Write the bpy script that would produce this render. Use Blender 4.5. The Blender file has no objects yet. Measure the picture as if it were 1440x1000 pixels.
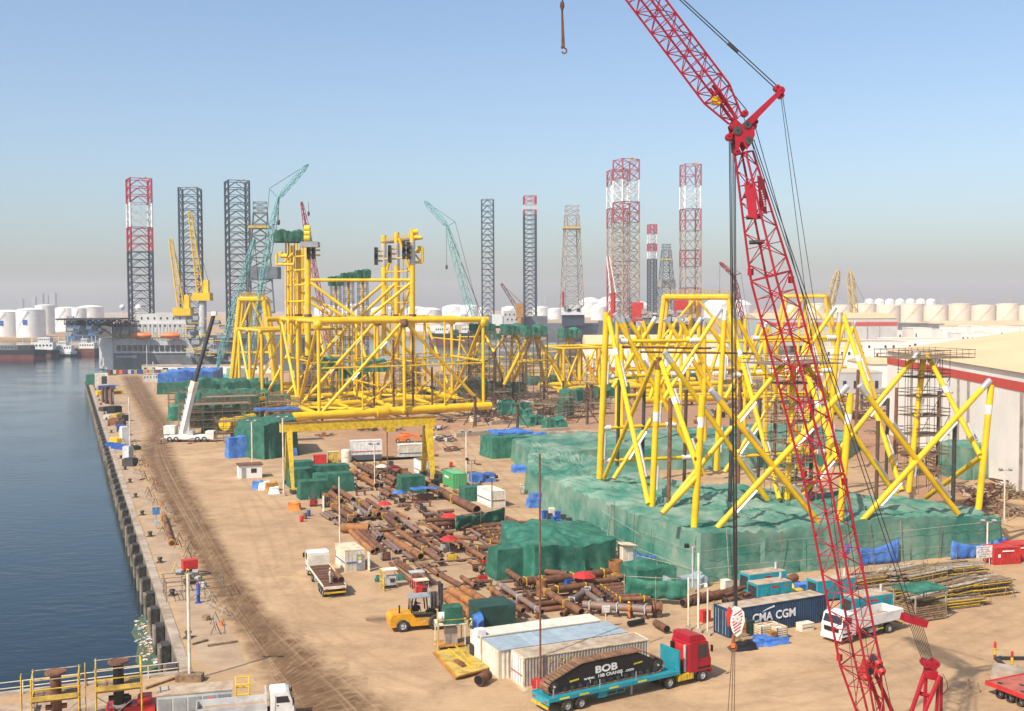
import bpy, bmesh, math, random
from mathutils import Vector as V, Matrix, Quaternion, noise
random.seed(7)
R = math.radians
S = bpy.context.scene
COL = S.collection
# ---------------------------------------------------------------- camera
FPX, CAMH, PITCH, ROLL = 1572.0, 32.0, R(2.66), R(-0.25)      # focal length in pixels of the 1440 wide photograph
cd = bpy.data.cameras.new('camera'); cam = bpy.data.objects.new('camera', cd); COL.objects.link(cam)
cd.sensor_width = 36; cd.lens = FPX / 1440 * 36; cd.clip_start = .5; cd.clip_end = 30000
cam.matrix_world = Matrix.Translation((0, 0, CAMH)) @ (Matrix.Rotation(R(90) - PITCH, 4, 'X') @ Matrix.Rotation(ROLL, 4, 'Z'))
S.camera = cam
# ---------------------------------------------------------------- sky, sun, exposure
SUN_EL, SUN_AZ = R(47), math.atan2(-.66, -.75)                # azimuth measured from +y towards +x, where the sun stands
w = bpy.data.worlds.new('World'); S.world = w; w.use_nodes = True
nt = w.node_tree; bg = nt.nodes['Background']
sk = nt.nodes.new('ShaderNodeTexSky'); sk.sky_type = 'NISHITA'; sk.sun_disc = False
sk.sun_elevation = SUN_EL; sk.sun_rotation = SUN_AZ; sk.air_density = 1.0; sk.dust_density = 2.2; sk.ozone_density = 2.6; sk.altitude = 0
nt.links.new(sk.outputs[0], bg.inputs[0]); bg.inputs[1].default_value = .15
sl = bpy.data.lights.new('sun', 'SUN'); sun = bpy.data.objects.new('sun', sl); COL.objects.link(sun)
sl.energy = 4.8; sl.angle = R(.53); sl.color = (1, .93, .82)
sd = V((math.sin(SUN_AZ) * math.cos(SUN_EL), math.cos(SUN_AZ) * math.cos(SUN_EL), math.sin(SUN_EL)))
sun.rotation_euler = sd.to_track_quat('Z', 'Y').to_euler(); sun.location = (-40, -40, 90)
S.view_settings.view_transform = 'Standard'; S.view_settings.look = 'None'; S.view_settings.gamma = 1
S.view_settings.exposure = .27; S.view_settings.use_curve_mapping = False
HAZE = .00018
S.cycles.use_denoising = True
S.cycles.max_bounces = 6; S.cycles.volume_bounces = 1; S.cycles.transparent_max_bounces = 8
# ---------------------------------------------------------------- pixels to places
def ray(px, py):
    a, b = px - 720, py - 500; c, s = math.cos(ROLL), math.sin(ROLL)
    x, y = c * a + s * b, -s * a + c * b
    x /= FPX; z = -y / FPX
    return V((x, math.cos(PITCH) + z * math.sin(PITCH), -math.sin(PITCH) + z * math.cos(PITCH)))
CAM = V((0, 0, CAMH))
def G(px, py, z=0.0):                                          # where the pixel's line meets the level z
    r = ray(px, py); return CAM + r * ((z - CAMH) / r.z)
def at(px, py, d):                                             # where it is d metres ahead
    r = ray(px, py); return CAM + r * (d / r.y)
def onp(px, py, a, b):                                         # where it meets the upright plane through a and b
    r = ray(px, py); n = V((-(b.y - a.y), b.x - a.x, 0))
    return CAM + r * (n.dot(a - CAM) / n.dot(r))
def yawdir(deg): return V((math.cos(R(deg)), math.sin(R(deg)), 0))
ALONG, ACROSS = yawdir(112), yawdir(22)
# ---------------------------------------------------------------- materials
MATS = {}
def mat(name, col, rough=.6, metal=0., var=.18, scale=.6, bump=0., col2=None, rnd=.12, bscale=None, thr=(.42, .62), spec=.4, grime=None):
    m = bpy.data.materials.new(name); MATS[name] = m; m.use_nodes = True
    n = m.node_tree.nodes; l = m.node_tree.links; bs = n['Principled BSDF']
    geo = n.new('ShaderNodeNewGeometry'); tx = n.new('ShaderNodeTexNoise'); tx.inputs['Scale'].default_value = scale
    tx.inputs['Detail'].default_value = 6; tx.inputs['Roughness'].default_value = .65
    l.new(geo.outputs['Position'], tx.inputs['Vector'])
    rp = n.new('ShaderNodeMapRange'); rp.inputs[1].default_value, rp.inputs[2].default_value = thr
    l.new(tx.outputs[0], rp.inputs[0])
    mx = n.new('ShaderNodeMix'); mx.data_type = 'RGBA'
    c2 = col2 or tuple(c * (1 - var * 2) for c in col)
    mx.inputs[6].default_value = (*col, 1); mx.inputs[7].default_value = (*c2, 1)
    ml = n.new('ShaderNodeMath'); ml.operation = 'MULTIPLY'; ml.inputs[1].default_value = 1.0 if col2 else .8
    l.new(rp.outputs[0], ml.inputs[0]); l.new(ml.outputs[0], mx.inputs[0])
    out = mx.outputs[2]
    if grime:
        g = n.new('ShaderNodeTexNoise'); g.inputs['Scale'].default_value = grime[1]; g.inputs['Detail'].default_value = 7; g.inputs['Roughness'].default_value = .7; l.new(geo.outputs['Position'], g.inputs['Vector'])
        gr = n.new('ShaderNodeMapRange'); gr.inputs[1].default_value, gr.inputs[2].default_value, gr.inputs[4].default_value = grime[2], grime[2] + .12, grime[3]; l.new(g.outputs[0], gr.inputs[0])
        gx = n.new('ShaderNodeMix'); gx.data_type = 'RGBA'; gx.inputs[7].default_value = (*grime[0], 1); l.new(out, gx.inputs[6]); l.new(gr.outputs[0], gx.inputs[0]); out = gx.outputs[2]
    if rnd:
        oi = n.new('ShaderNodeObjectInfo'); mr = n.new('ShaderNodeMapRange')
        mr.inputs[3].default_value = 1 - rnd; mr.inputs[4].default_value = 1 + rnd
        l.new(oi.outputs['Random'], mr.inputs[0])
        hs = n.new('ShaderNodeHueSaturation'); l.new(mr.outputs[0], hs.inputs['Value']); l.new(out, hs.inputs['Color']); out = hs.outputs[0]
    l.new(out, bs.inputs['Base Color'])
    bs.inputs['Roughness'].default_value = rough; bs.inputs['Metallic'].default_value = metal
    bs.inputs['Specular IOR Level'].default_value = spec
    if bump:
        t2 = n.new('ShaderNodeTexNoise'); t2.inputs['Scale'].default_value = bscale or scale * 4; t2.inputs['Detail'].default_value = 5
        l.new(geo.outputs['Position'], t2.inputs['Vector'])
        bp = n.new('ShaderNodeBump'); bp.inputs['Strength'].default_value = 1; bp.inputs['Distance'].default_value = bump
        l.new(t2.outputs[0], bp.inputs['Height']); l.new(bp.outputs[0], bs.inputs['Normal'])
    return m
mat('yellow', (.79, .49, .008), .4, var=.12, scale=.35, rnd=.08, grime=((.33, .17, .04), 1.3, .60, .6))
mat('yellow_pale', (.62, .42, .09), .6, var=.3, scale=1.2)
mat('yellow_paint', (.72, .46, .02), .5, var=.22, scale=1.5, grime=((.30, .16, .06), 2.5, .56, .7))
mat('crane_red', (.35, .008, .022), .4, var=.1, scale=.8, rnd=.06)
mat('red_paint', (.52, .03, .025), .45, var=.2, scale=1.2)
mat('leg_red', (.42, .03, .05), .5, var=.15, scale=.4, rnd=.05)
mat('leg_red_faded', (.36, .10, .11), .6, var=.2, scale=.4, rnd=.08)
mat('leg_white', (.72, .72, .7), .5, var=.15, scale=.4, rnd=.05)
mat('leg_navy', (.035, .05, .07), .5, var=.2, scale=.4, rnd=.08)
mat('leg_grey', (.13, .15, .16), .6, var=.2, scale=.4, rnd=.08)
mat('derrick_tan', (.40, .33, .27), .6, var=.3, scale=.4, rnd=.08)
mat('teal_crane', (.15, .42, .40), .5, var=.15, scale=.5)
mat('teal', (.012, .27, .33), .45, var=.12, scale=1.0, grime=((.22, .22, .19), 2.2, .56, .55))
mat('white_paint', (.72, .70, .66), .45, var=.12, scale=.8, rnd=.05, grime=((.40, .31, .22), 1.8, .56, .6))
mat('cream', (.72, .64, .50), .6, var=.16, scale=.7, rnd=.05)
mat('cream_rust', (.66, .53, .36), .7, col2=(.34, .17, .08), scale=1.3, rnd=.05, thr=(.5, .72))
mat('deck_faded', (.42, .115, .075), .7, var=.2, scale=1.0, grime=((.3, .2, .13), 1.6, .55, .5))
mat('rust', (.20, .085, .038), .8, col2=(.10, .045, .028), scale=1.1, bump=.006, rnd=.25)
mat('rust_orange', (.34, .135, .035), .75, col2=(.17, .075, .035), scale=.8, bump=.006, rnd=.14)
mat('rust_dark', (.075, .042, .032), .8, col2=(.12, .055, .03), scale=1.3, bump=.006, rnd=.25)
mat('pipe_grey', (.16, .13, .115), .55, col2=(.20, .09, .045), scale=.9, rnd=.2)
mat('bore', (.006, .005, .005), .9, rnd=0)  # near-black colour standing in for the shade inside pipes and cans
mat('black', (.012, .012, .013), .5, rnd=.1)
mat('rubber', (.022, .021, .02), .85, col2=(.07, .055, .04), scale=2.5, rnd=.1)
mat('dark_steel', (.05, .047, .045), .6, var=.25, scale=1.5, rnd=.2)
mat('grey_paint', (.30, .31, .31), .55, var=.18, scale=.8)
mat('grey_light', (.50, .50, .48), .55, var=.18, scale=.8)
mat('maroon', (.15, .035, .03), .6, var=.25, scale=.2)
mat('hull_grey', (.13, .14, .15), .55, var=.2, scale=.1)
mat('anode', (.52, .52, .52), .4, .3, var=.15)
mat('green_net', (.010, .095, .058), .8, col2=(.035, .15, .10), scale=.7, bump=.03, bscale=2.2, rnd=.2, grime=((.16, .19, .13), .9, .56, .5))
mat('green_dust', (.022, .145, .10), .85, col2=(.19, .27, .20), scale=.16, bump=.05, bscale=1.6, rnd=.08, thr=(.36, .64), grime=((.30, .26, .19), .5, .58, .6))
mat('green_dark', (.018, .06, .045), .7, var=.2, scale=1.0, bump=.01)
mat('green_box', (.045, .33, .10), .5, col2=(.09, .30, .12), scale=1.2)
mat('green_roof', (.16, .40, .19), .6, var=.15)
mat('blue_tarp', (.03, .115, .38), .6, col2=(.085, .20, .46), scale=.8, bump=.03, bscale=2.5, rnd=.15)
mat('blue_paint', (.02, .09, .35), .5, var=.15)
mat('cat_yellow', (.66, .31, .012), .45, var=.15, scale=1.2, grime=((.20, .12, .06), 2.6, .55, .6))
mat('box_grey', (.33, .31, .275), .65, col2=(.24, .17, .11), scale=1.1, rnd=.05, thr=(.45, .75))
mat('navy', (.02, .055, .105), .55, var=.22, scale=1.0, rnd=0)
mat('orange', (.78, .17, .02), .5, var=.12)
mat('orange_dull', (.50, .22, .04), .6, var=.25)
mat('concrete', (.42, .34, .26), .85, col2=(.26, .19, .13), scale=.4, bump=.01, rnd=.1)
mat('quay_face', (.24, .20, .155), .9, col2=(.07, .065, .05), scale=.5, bump=.03, rnd=.1)
mat('timber', (.30, .20, .11), .8, var=.3, scale=3, rnd=.25)
mat('scaffold', (.20, .15, .10), .7, var=.3, scale=2, rnd=.25)
mat('scaffold_light', (.42, .36, .28), .6, var=.3, scale=2, rnd=.2)
mat('roof_tan', (.66, .47, .26), .8, var=.08, scale=.03, rnd=.05)
mat('roof_bluegrey', (.33, .40, .43), .5, var=.12, scale=1.2)
mat('roof_dust', (.45, .36, .26), .75, col2=(.32, .22, .14), scale=.9, rnd=.05)
mat('wall_cream', (.78, .73, .66), .75, var=.08, scale=.05, rnd=.03)
mat('wall_white', (.76, .73, .68), .75, var=.1, scale=.08, rnd=.06)
mat('wall_grey', (.50, .49, .47), .75, var=.1, scale=.08)
mat('band_red', (.50, .055, .04), .6, var=.08, rnd=0)
mat('tank_white', (.76, .75, .71), .55, var=.1, scale=.05, rnd=.06, grime=((.5, .42, .32), .12, .56, .5))
mat('tank_cream', (.70, .60, .45), .65, var=.08, scale=.05, rnd=.05)
mat('city', (.25, .27, .30), .9, rnd=.1)
mat('glass', (.02, .026, .032), .08, rnd=0, spec=.8)
mat('glass_blue', (.05, .13, .25), .1, rnd=0, spec=.8)
mat('skin', (.24, .12, .075), .6, rnd=.15)
mat('cloth_grey', (.36, .36, .34), .9, rnd=.2)
mat('cloth_navy', (.04, .06, .22), .9, rnd=.2)
mat('cloth_orange', (.6, .2, .04), .9, rnd=.1)
mat('helmet_yellow', (.8, .6, .03), .35, rnd=.05)
mat('helmet_white', (.8, .8, .78), .35, rnd=.05)
mat('rope', (.03, .028, .026), .7, rnd=.1)
mat('sling', (.16, .10, .06), .9, rnd=.1)
mat('white_sack', (.72, .71, .68), .85, bump=.04, bscale=5, rnd=.1)
mat('sign_white', (.74, .72, .66), .7, col2=(.42, .34, .28), scale=3, rnd=.05)
mat('letters', (.80, .80, .78), .5, rnd=0)
mat('letters_yellow', (.70, .62, .05), .5, rnd=0)
mat('letters_dim', (.42, .45, .47), .5, rnd=0)
mat('letters_ochre', (.62, .38, .06), .6, rnd=0)
mat('track_shoe', (.24, .125, .065), .75, col2=(.15, .085, .05), scale=2.2, rnd=.18)
mat('algae', (.09, .12, .04), .6, col2=(.05, .10, .06), scale=.8, rnd=0)
mat('sandpile', (.42, .30, .20), .95, col2=(.30, .20, .13), scale=1.4, bump=.05, rnd=.1)
# ---------------------------------------------------------------- meshes and objects
class MB:
    def __init__(s): s.v = []; s.f = []; s.mi = []; s.cur = 0
    def add(s, vs, fs):
        o = len(s.v); s.v += [tuple(a) for a in vs]
        for f in fs: s.f.append(tuple(i + o for i in f)); s.mi.append(s.cur)
        return s
    def box(s, c, d, rz=0, ry=0, rx=0, taper=1.0):
        hx, hy, hz = d[0] / 2, d[1] / 2, d[2] / 2
        vs = [V((x * hx * (taper if z > 0 else 1), y * hy * (taper if z > 0 else 1), z * hz)) for z in (-1, 1) for y in (-1, 1) for x in (-1, 1)]
        if rz or ry or rx:
            m = Matrix.Rotation(rz, 3, 'Z') @ Matrix.Rotation(ry, 3, 'Y') @ Matrix.Rotation(rx, 3, 'X'); vs = [m @ q for q in vs]
        c = V(c)
        return s.add([q + c for q in vs], [(0, 2, 3, 1), (4, 5, 7, 6), (0, 1, 5, 4), (2, 6, 7, 3), (0, 4, 6, 2), (1, 3, 7, 5)])
    def tube(s, p, q, r, seg=8, r2=None, cap=True):
        p, q = V(p), V(q); d = q - p
        if d.length < 1e-6: return s
        a = d.orthogonal().normalized() if abs(d.normalized().z) > .99 else d.cross(V((0, 0, 1))).normalized()
        b = d.normalized().cross(a); r2 = r if r2 is None else r2; vs = []
        for c, rr in ((p, r), (q, r2)):
            for i in range(seg):
                t = 2 * math.pi * (i + .5) / seg; vs.append(c + a * (rr * math.cos(t)) + b * (rr * math.sin(t)))
        fs = [(i, (i + 1) % seg, seg + (i + 1) % seg, seg + i) for i in range(seg)]
        if cap: fs += [tuple(range(seg))[::-1], tuple(range(seg, 2 * seg))]
        return s.add(vs, fs)
    def path(s, pts, r, seg=5):
        for a, b in zip(pts, pts[1:]): s.tube(a, b, r, seg)
        return s
    def lathe(s, prof, seg=16, axis='Z', c=(0, 0, 0)):
        vs = []; c = V(c)
        for r, h in prof:
            for i in range(seg):
                t = 2 * math.pi * i / seg; x, y = r * math.cos(t), r * math.sin(t)
                vs.append(c + (V((x, y, h)) if axis == 'Z' else V((x, h, y)) if axis == 'Y' else V((h, x, y))))
        n = len(prof)
        fs = [(k * seg + i, k * seg + (i + 1) % seg, (k + 1) * seg + (i + 1) % seg, (k + 1) * seg + i) for k in range(n - 1) for i in range(seg)]
        return s.add(vs, fs)
    def prism(s, poly, h0, h1, axis='Z'):                       # poly extruded along an axis
        f = {'Z': lambda a, b, h: (a, b, h), 'Y': lambda a, b, h: (a, h, b), 'X': lambda a, b, h: (h, a, b)}[axis]
        n = len(poly); vs = [f(a, b, h0) for a, b in poly] + [f(a, b, h1) for a, b in poly]
        return s.add(vs, [tuple(range(n))[::-1], tuple(range(n, 2 * n))] + [(i, (i + 1) % n, n + (i + 1) % n, n + i) for i in range(n)])
    def mesh(s, name, mats, smooth=False):
        me = bpy.data.meshes.new(name); me.from_pydata(s.v, [], s.f)
        for m in (mats if isinstance(mats, (list, tuple)) else [mats]): me.materials.append(MATS[m])
        if any(s.mi): me.polygons.foreach_set('material_index', s.mi)
        bm = bmesh.new(); bm.from_mesh(me); bmesh.ops.recalc_face_normals(bm, faces=bm.faces); bm.to_mesh(me); bm.free()
        if smooth:
            me.polygons.foreach_set('use_smooth', [True] * len(me.polygons))
            try: me.set_sharp_from_angle(angle=R(38))
            except Exception: pass
        me.update(); return me
    def build(s, name, mats, parent=None, loc=None, rz=0, smooth=False, kind=None):
        o = bpy.data.objects.new(name, s.mesh(name, mats, smooth)); COL.objects.link(o)
        if parent: o.parent = parent
        if loc is not None: o.location = loc
        if rz: o.rotation_euler = (0, 0, rz)
        if kind: o['kind'] = kind
        return o
def tag(o, label, cat, group=None, kind=None):
    o['label'] = label; o['category'] = cat
    if group: o['group'] = group
    if kind: o['kind'] = kind
    return o
def thing(name, label, cat, loc=(0, 0, 0), rz=0, group=None):
    o = bpy.data.objects.new(name, None); COL.objects.link(o); o.location = loc; o.rotation_euler = (0, 0, rz); o.empty_display_size = .3
    return tag(o, label, cat, group)
def node(name, parent, loc=(0, 0, 0), rz=0):                    # a part made of sub-parts
    o = bpy.data.objects.new(name, None); COL.objects.link(o); o.parent = parent; o.location = loc; o.rotation_euler = (0, 0, rz); o.empty_display_size = .2
    return o
def copy_tree(o, parent=None, kids=None):
    c = o.copy(); COL.objects.link(c)
    if parent: c.parent = parent
    for ch in KIDS(o): copy_tree(ch, c)
    return c
def KIDS(o): return [x for x in list(o.children)]
UNIT = {}
def unit(seg, m):
    k = (seg, m)
    if k not in UNIT: UNIT[k] = MB().tube((0, 0, 0), (0, 0, 1), 1, seg).mesh('tube_' + m, m, True)
    return UNIT[k]
def rod(name, p, q, r, m, parent, seg=10, base=None):           # a straight round bar from p to q, its mesh shared
    p, q = V(p), V(q); d = q - p
    o = bpy.data.objects.new(name, unit(seg, m)); COL.objects.link(o); o.parent = parent
    o.location = p - (base if base is not None else V((0, 0, 0))); o.rotation_mode = 'QUATERNION'; o.rotation_quaternion = d.to_track_quat('Z', 'Y')
    o.scale = (r, r, d.length); return o
UBOX = {}
def block(name, c, d, m, parent, rz=0):
    if m not in UBOX: UBOX[m] = MB().box((0, 0, 0), (1, 1, 1)).mesh('block_' + m, m)
    o = bpy.data.objects.new(name, UBOX[m]); COL.objects.link(o); o.parent = parent; o.location = c; o.scale = d; o.rotation_euler = (0, 0, rz); return o
def text(name, body, size, m, parent, loc, rot, extrude=.004, sx=1.0, bold=0.0):
    cu = bpy.data.curves.new(name, 'FONT'); cu.body = body; cu.size = size; cu.extrude = extrude; cu.align_x = 'CENTER'; cu.align_y = 'CENTER'; cu.offset = bold; cu.resolution_u = 3
    cu.materials.append(MATS[m]); tmp = bpy.data.objects.new(name, cu); COL.objects.link(tmp); me = bpy.data.meshes.new_from_object(tmp.evaluated_get(bpy.context.evaluated_depsgraph_get())); bpy.data.objects.remove(tmp)
    o = bpy.data.objects.new(name, me); COL.objects.link(o); o.parent = parent; o.location = loc; o.rotation_euler = rot; o.scale = (sx, 1, 1); return o
def nz(x, y, z=0, s=1.0): return noise.noise(V((x * s, y * s, z * s)))
def tarp(name, label, cat, poly, H, m, group=None, wr=.25, fold=1.4, sag=.3, step=.45, rings=10, flare=.25, parent=None, hs=None, seed=0., rows=8, ridge=None):
    """cloth thrown over something: polygon of ground points, height H (or one height for each corner)"""
    n = len(poly); hs = hs or [H] * n; c = sum((V((p[0], p[1], 0)) for p in poly), V()) / n
    pts = []; hh = []
    for i in range(n):
        a, b = V((*poly[i][:2], 0)), V((*poly[(i + 1) % n][:2], 0)); k = max(2, int((b - a).length / step))
        for j in range(k): pts.append(a.lerp(b, j / k)); hh.append(hs[i] + (hs[(i + 1) % n] - hs[i]) * j / k)
    N = len(pts); mb = MB(); vs = []; per = sum((pts[(i + 1) % N] - pts[i]).length for i in range(N)); run = 0.; hmx = max(hh)
    dips = []
    for i, p in enumerate(pts):
        run = per * i / N; dips.append(abs(nz(run * .33 / max(.6, sag), 3.3 + seed)) * sag * 1.6 + abs(nz(run * 1.3, 9.1 + seed)) * sag * .5)
    for r in range(rows):                                         # the hanging sides, gathered into folds
        t = r / (rows - 1)
        for i, p in enumerate(pts):
            o = (p - c).normalized(); l = per * i / N; a0 = nz(l * fold * .55, seed, t * .35); a1 = nz(l * fold * 1.7 + t * .8, seed + 4, t * .5); a2 = nz(l * .3, t * 1.4 + seed, 7)
            wv = (a0 * .75 + a1 * .8) * wr * (1.25 - .75 * t) + a2 * wr * .45 * math.sin(math.pi * t) + flare * (1 - t) ** 2
            zz = (hh[i] - dips[i]) * t
            q = p - c + o * wv; vs.append((q.x, q.y, max(.02, zz) if r else .02))
    hm = sum(hh) / N
    for k in range(1, rings + 1):
        f = 1 - k / rings * (.985 if k == rings else 1)
        if k == 1: f = 1 - .3 / rings
        for i, p in enumerate(pts):
            q = (p - c) * f; z = hh[i] * f + hm * (1 - f) - dips[i] * f ** 6 + nz(q.x * .32 + seed, q.y * .32, seed) * sag * 1.5 + nz(q.x * 1.1, q.y * 1.1 + seed, seed) * sag * .6 + abs(nz(q.x * .7 + 9, q.y * .5 + seed, 2)) * -sag * .6 * (1 - f ** 8)
            if ridge: z += ridge * (1 - f)
            vs.append((q.x, q.y, z))
    T = rows + rings
    fs = [(k * N + i, k * N + (i + 1) % N, (k + 1) * N + (i + 1) % N, (k + 1) * N + i) for k in range(T - 1) for i in range(N)]
    fs.append(tuple(range((T - 1) * N, T * N)))
    mb.add(vs, fs)
    if parent is not None: return mb.build(name, m, parent, loc=c - V(parent.location), smooth=True)
    o = mb.build(name, m, None, loc=c, smooth=True)
    return tag(o, label, cat, group)
def rect(c, L, W, deg):
    e, f = yawdir(deg), yawdir(deg + 90); c = V((c[0], c[1], 0))
    return [c + e * (sx * L / 2) + f * (sy * W / 2) for sx, sy in ((-1, -1), (1, -1), (1, 1), (-1, 1))]
def lattice(mb, p, q, w0, w1, bays, rb, rot=0, seg=4, style='X', d0=None, d1=None, corners=None):
    """lacing of a square lattice from p to q, returns the four chord end pairs"""
    p, q = V(p), V(q); ax = (q - p).normalized(); a = V((1, 0, 0)) if abs(ax.z) > .999 else ax.cross(V((0, 0, 1))).normalized()
    b = ax.cross(a); qu = Quaternion(ax, rot); a, b = qu @ a, qu @ b
    d0 = d0 or w0; d1 = d1 or w1
    def cor(t, k):
        k %= 4; ww, dd = w0 + (w1 - w0) * t, d0 + (d1 - d0) * t
        return p.lerp(q, t) + a * ((ww if k in (0, 3) else -ww) / 2) + b * ((dd if k in (0, 1) else -dd) / 2)
    if rb:
        for i in range(bays):
            t0, t1 = i / bays, (i + 1) / bays; tm = (t0 + t1) / 2
            for k in range(4):
                if style == 'Z':
                    x = (i + k) % 2; mb.tube(cor(t0, k + x), cor(t1, k + 1 - x), rb, seg, cap=False)
                elif style == 'K':
                    mid = (cor(t1, k) + cor(t1, k + 1)) / 2; mb.tube(cor(t0, k), mid, rb, seg, cap=False); mb.tube(cor(t0, k + 1), mid, rb, seg, cap=False)
                else:
                    mb.tube(cor(t0, k), cor(t1, k + 1), rb, seg, cap=False); mb.tube(cor(t0, k + 1), cor(t1, k), rb, seg, cap=False)
                if style != 'Z' or i % 2 == 0: mb.tube(cor(t0, k), cor(t0, k + 1), rb, seg, cap=False)
        for k in range(4): mb.tube(cor(1, k), cor(1, k + 1), rb, seg, cap=False)
    return [(cor(0, k), cor(1, k)) for k in range(4)]
# ================================================================ the setting
QE0, QE1 = G(258, 944), G(122, 529)                           # the quay's edge, near corner and far corner
QD = (QE1 - QE0).normalized(); QN = V((QD.y, -QD.x, 0))        # along the quay, and inland
WATER = -3.3
def sheet(name, pts, z, m, kind='structure', thick=0):
    n = len(pts); mb = MB()
    vs = [(p[0], p[1], z) for p in pts]
    mb.add(vs, [tuple(range(n))])
    if thick:
        mb.add([(p[0], p[1], z) for p in pts] + [(p[0], p[1], z - thick) for p in pts], [(i, (i + 1) % n, n + (i + 1) % n, n + i) for i in range(n)])
    o = mb.build(name, m, kind=kind); return o
def ground_nodes(m, far=False):
    n = m.node_tree.nodes; l = m.node_tree.links; geo = n.new('ShaderNodeNewGeometry')
    def tex(scale, det=6, rough=.6, stretch=None):
        t = n.new('ShaderNodeTexNoise'); t.inputs['Scale'].default_value = scale; t.inputs['Detail'].default_value = det; t.inputs['Roughness'].default_value = rough
        if stretch:
            mp = n.new('ShaderNodeMapping'); mp.inputs['Rotation'].default_value = (0, 0, R(stretch[0])); mp.inputs['Scale'].default_value = stretch[1]
            l.new(geo.outputs['Position'], mp.inputs['Vector']); l.new(mp.outputs[0], t.inputs['Vector'])
        else: l.new(geo.outputs['Position'], t.inputs['Vector'])
        return t.outputs[0]
    def rng(x, a, b, lo=0., hi=1.):
        r = n.new('ShaderNodeMapRange'); r.inputs[1].default_value = a; r.inputs[2].default_value = b; r.inputs[3].default_value = lo; r.inputs[4].default_value = hi; l.new(x, r.inputs[0]); return r.outputs[0]
    def mix(f, a, b):
        x = n.new('ShaderNodeMix'); x.data_type = 'RGBA'
        for s, val in ((6, a), (7, b)):
            if isinstance(val, tuple): x.inputs[s].default_value = (*val, 1)
            else: l.new(val, x.inputs[s])
        if isinstance(f, float): x.inputs[0].default_value = f
        else: l.new(f, x.inputs[0])
        return x.outputs[2]
    def mul(a, b):
        x = n.new('ShaderNodeMath'); x.operation = 'MULTIPLY'
        for s, val in ((0, a), (1, b)):
            if isinstance(val, float): x.inputs[s].default_value = val
            else: l.new(val, x.inputs[s])
        return x.outputs[0]
    base = mix(rng(tex(.035, 8, .7), .35, .65), (.49, .325, .178), (.37, .232, .122))
    base = mix(rng(tex(.22, 7, .65), .44, .66, 0, .7), base, (.25, .152, .085))
    base = mix(rng(tex(.5, 6, .7, (60, (.18, 1.5, 1))), .5, .72, 0, .45), base, (.30, .20, .125))       # wheel ruts across the yard
    base = mix(rng(tex(1.6, 8, .75), .42, .75, 0, .35), base, (.56, .41, .27))
    bmp = n.new('ShaderNodeBump'); bmp.inputs['Distance'].default_value = .05; bmp.inputs['Strength'].default_value = .8
    l.new(tex(1.8, 8, .7), bmp.inputs['Height'])
    return n, l, geo, tex, rng, mix, mul, base, bmp
def make_ground(name):
    m = bpy.data.materials.new(name); m.use_nodes = True; MATS[name] = m
    n, l, geo, tex, rng, mix, mul, base, bmp = ground_nodes(m); bs = n['Principled BSDF']
    l.new(base, bs.inputs['Base Color']); l.new(bmp.outputs[0], bs.inputs['Normal']); bs.inputs['Roughness'].default_value = .95; bs.inputs['Specular IOR Level'].default_value = .15
def make_overlay(name, col, col2, fade=.35, streak=True, amount=1.0):
    """ground of another colour; u runs across the sheet and fades into the sand at both edges"""
    m = bpy.data.materials.new(name); m.use_nodes = True; MATS[name] = m
    n, l, geo, tex, rng, mix, mul, base, bmp = ground_nodes(m); bs = n['Principled BSDF']
    uv = n.new('ShaderNodeUVMap'); sp = n.new('ShaderNodeSeparateXYZ'); l.new(uv.outputs[0], sp.inputs[0])
    pp = n.new('ShaderNodeMath'); pp.operation = 'PINGPONG'; pp.inputs[1].default_value = .5; l.new(sp.outputs[0], pp.inputs[0])
    e = n.new('ShaderNodeMath'); e.operation = 'ADD'; l.new(pp.outputs[0], e.inputs[0]); l.new(rng(tex(.45, 6, .7), .25, .75, -.16, .16), e.inputs[1])
    f = rng(e.outputs[0], .02, .02 + fade * .6)
    ep = n.new('ShaderNodeMath'); ep.operation = 'PINGPONG'; ep.inputs[1].default_value = .5; l.new(sp.outputs[1], ep.inputs[0])
    f = mul(f, rng(ep.outputs[0], .0, .03))
    mp = n.new('ShaderNodeMapping'); mp.inputs['Scale'].default_value = (22, 3.0, 1); l.new(uv.outputs[0], mp.inputs['Vector'])
    st = n.new('ShaderNodeTexNoise'); st.inputs['Scale'].default_value = 1.0; st.inputs['Detail'].default_value = 7; st.inputs['Roughness'].default_value = .7; l.new(mp.outputs[0], st.inputs['Vector'])
    mp2 = n.new('ShaderNodeMapping'); mp2.inputs['Scale'].default_value = (5, 260, 1); l.new(uv.outputs[0], mp2.inputs['Vector'])
    st2 = n.new('ShaderNodeTexNoise'); st2.inputs['Scale'].default_value = 1.0; st2.inputs['Detail'].default_value = 3; l.new(mp2.outputs[0], st2.inputs['Vector'])
    c = mix(rng(tex(.3, 8, .7), .4, .62), col, col2)
    if streak:
        c = mix(rng(st.outputs[0], .52, .7, 0, .7), c, base); c = mix(rng(st2.outputs[0], .52, .66, 0, .3), c, base)
    out = mix(mul(f, amount), base, c)
    l.new(out, bs.inputs['Base Color']); l.new(bmp.outputs[0], bs.inputs['Normal']); bs.inputs['Roughness'].default_value = .95; bs.inputs['Specular IOR Level'].default_value = .15
make_ground('sand')
make_overlay('track_dirt', (.12, .066, .033), (.19, .112, .058), .45)
make_overlay('apron_dust', (.41, .30, .205), (.30, .205, .13), .2, False, .9)
make_overlay('oil_stain', (.10, .065, .04), (.13, .085, .055), .9, False, .9)
make_overlay('soft_stain2', (.24, .15, .088), (.29, .19, .11), 1.0, False, .7)
make_overlay('yard_floor', (.42, .29, .175), (.30, .19, .115), .2, False, .8)
make_overlay('pale_spill', (.62, .53, .43), (.5, .4, .3), .9, False, .7)
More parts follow.
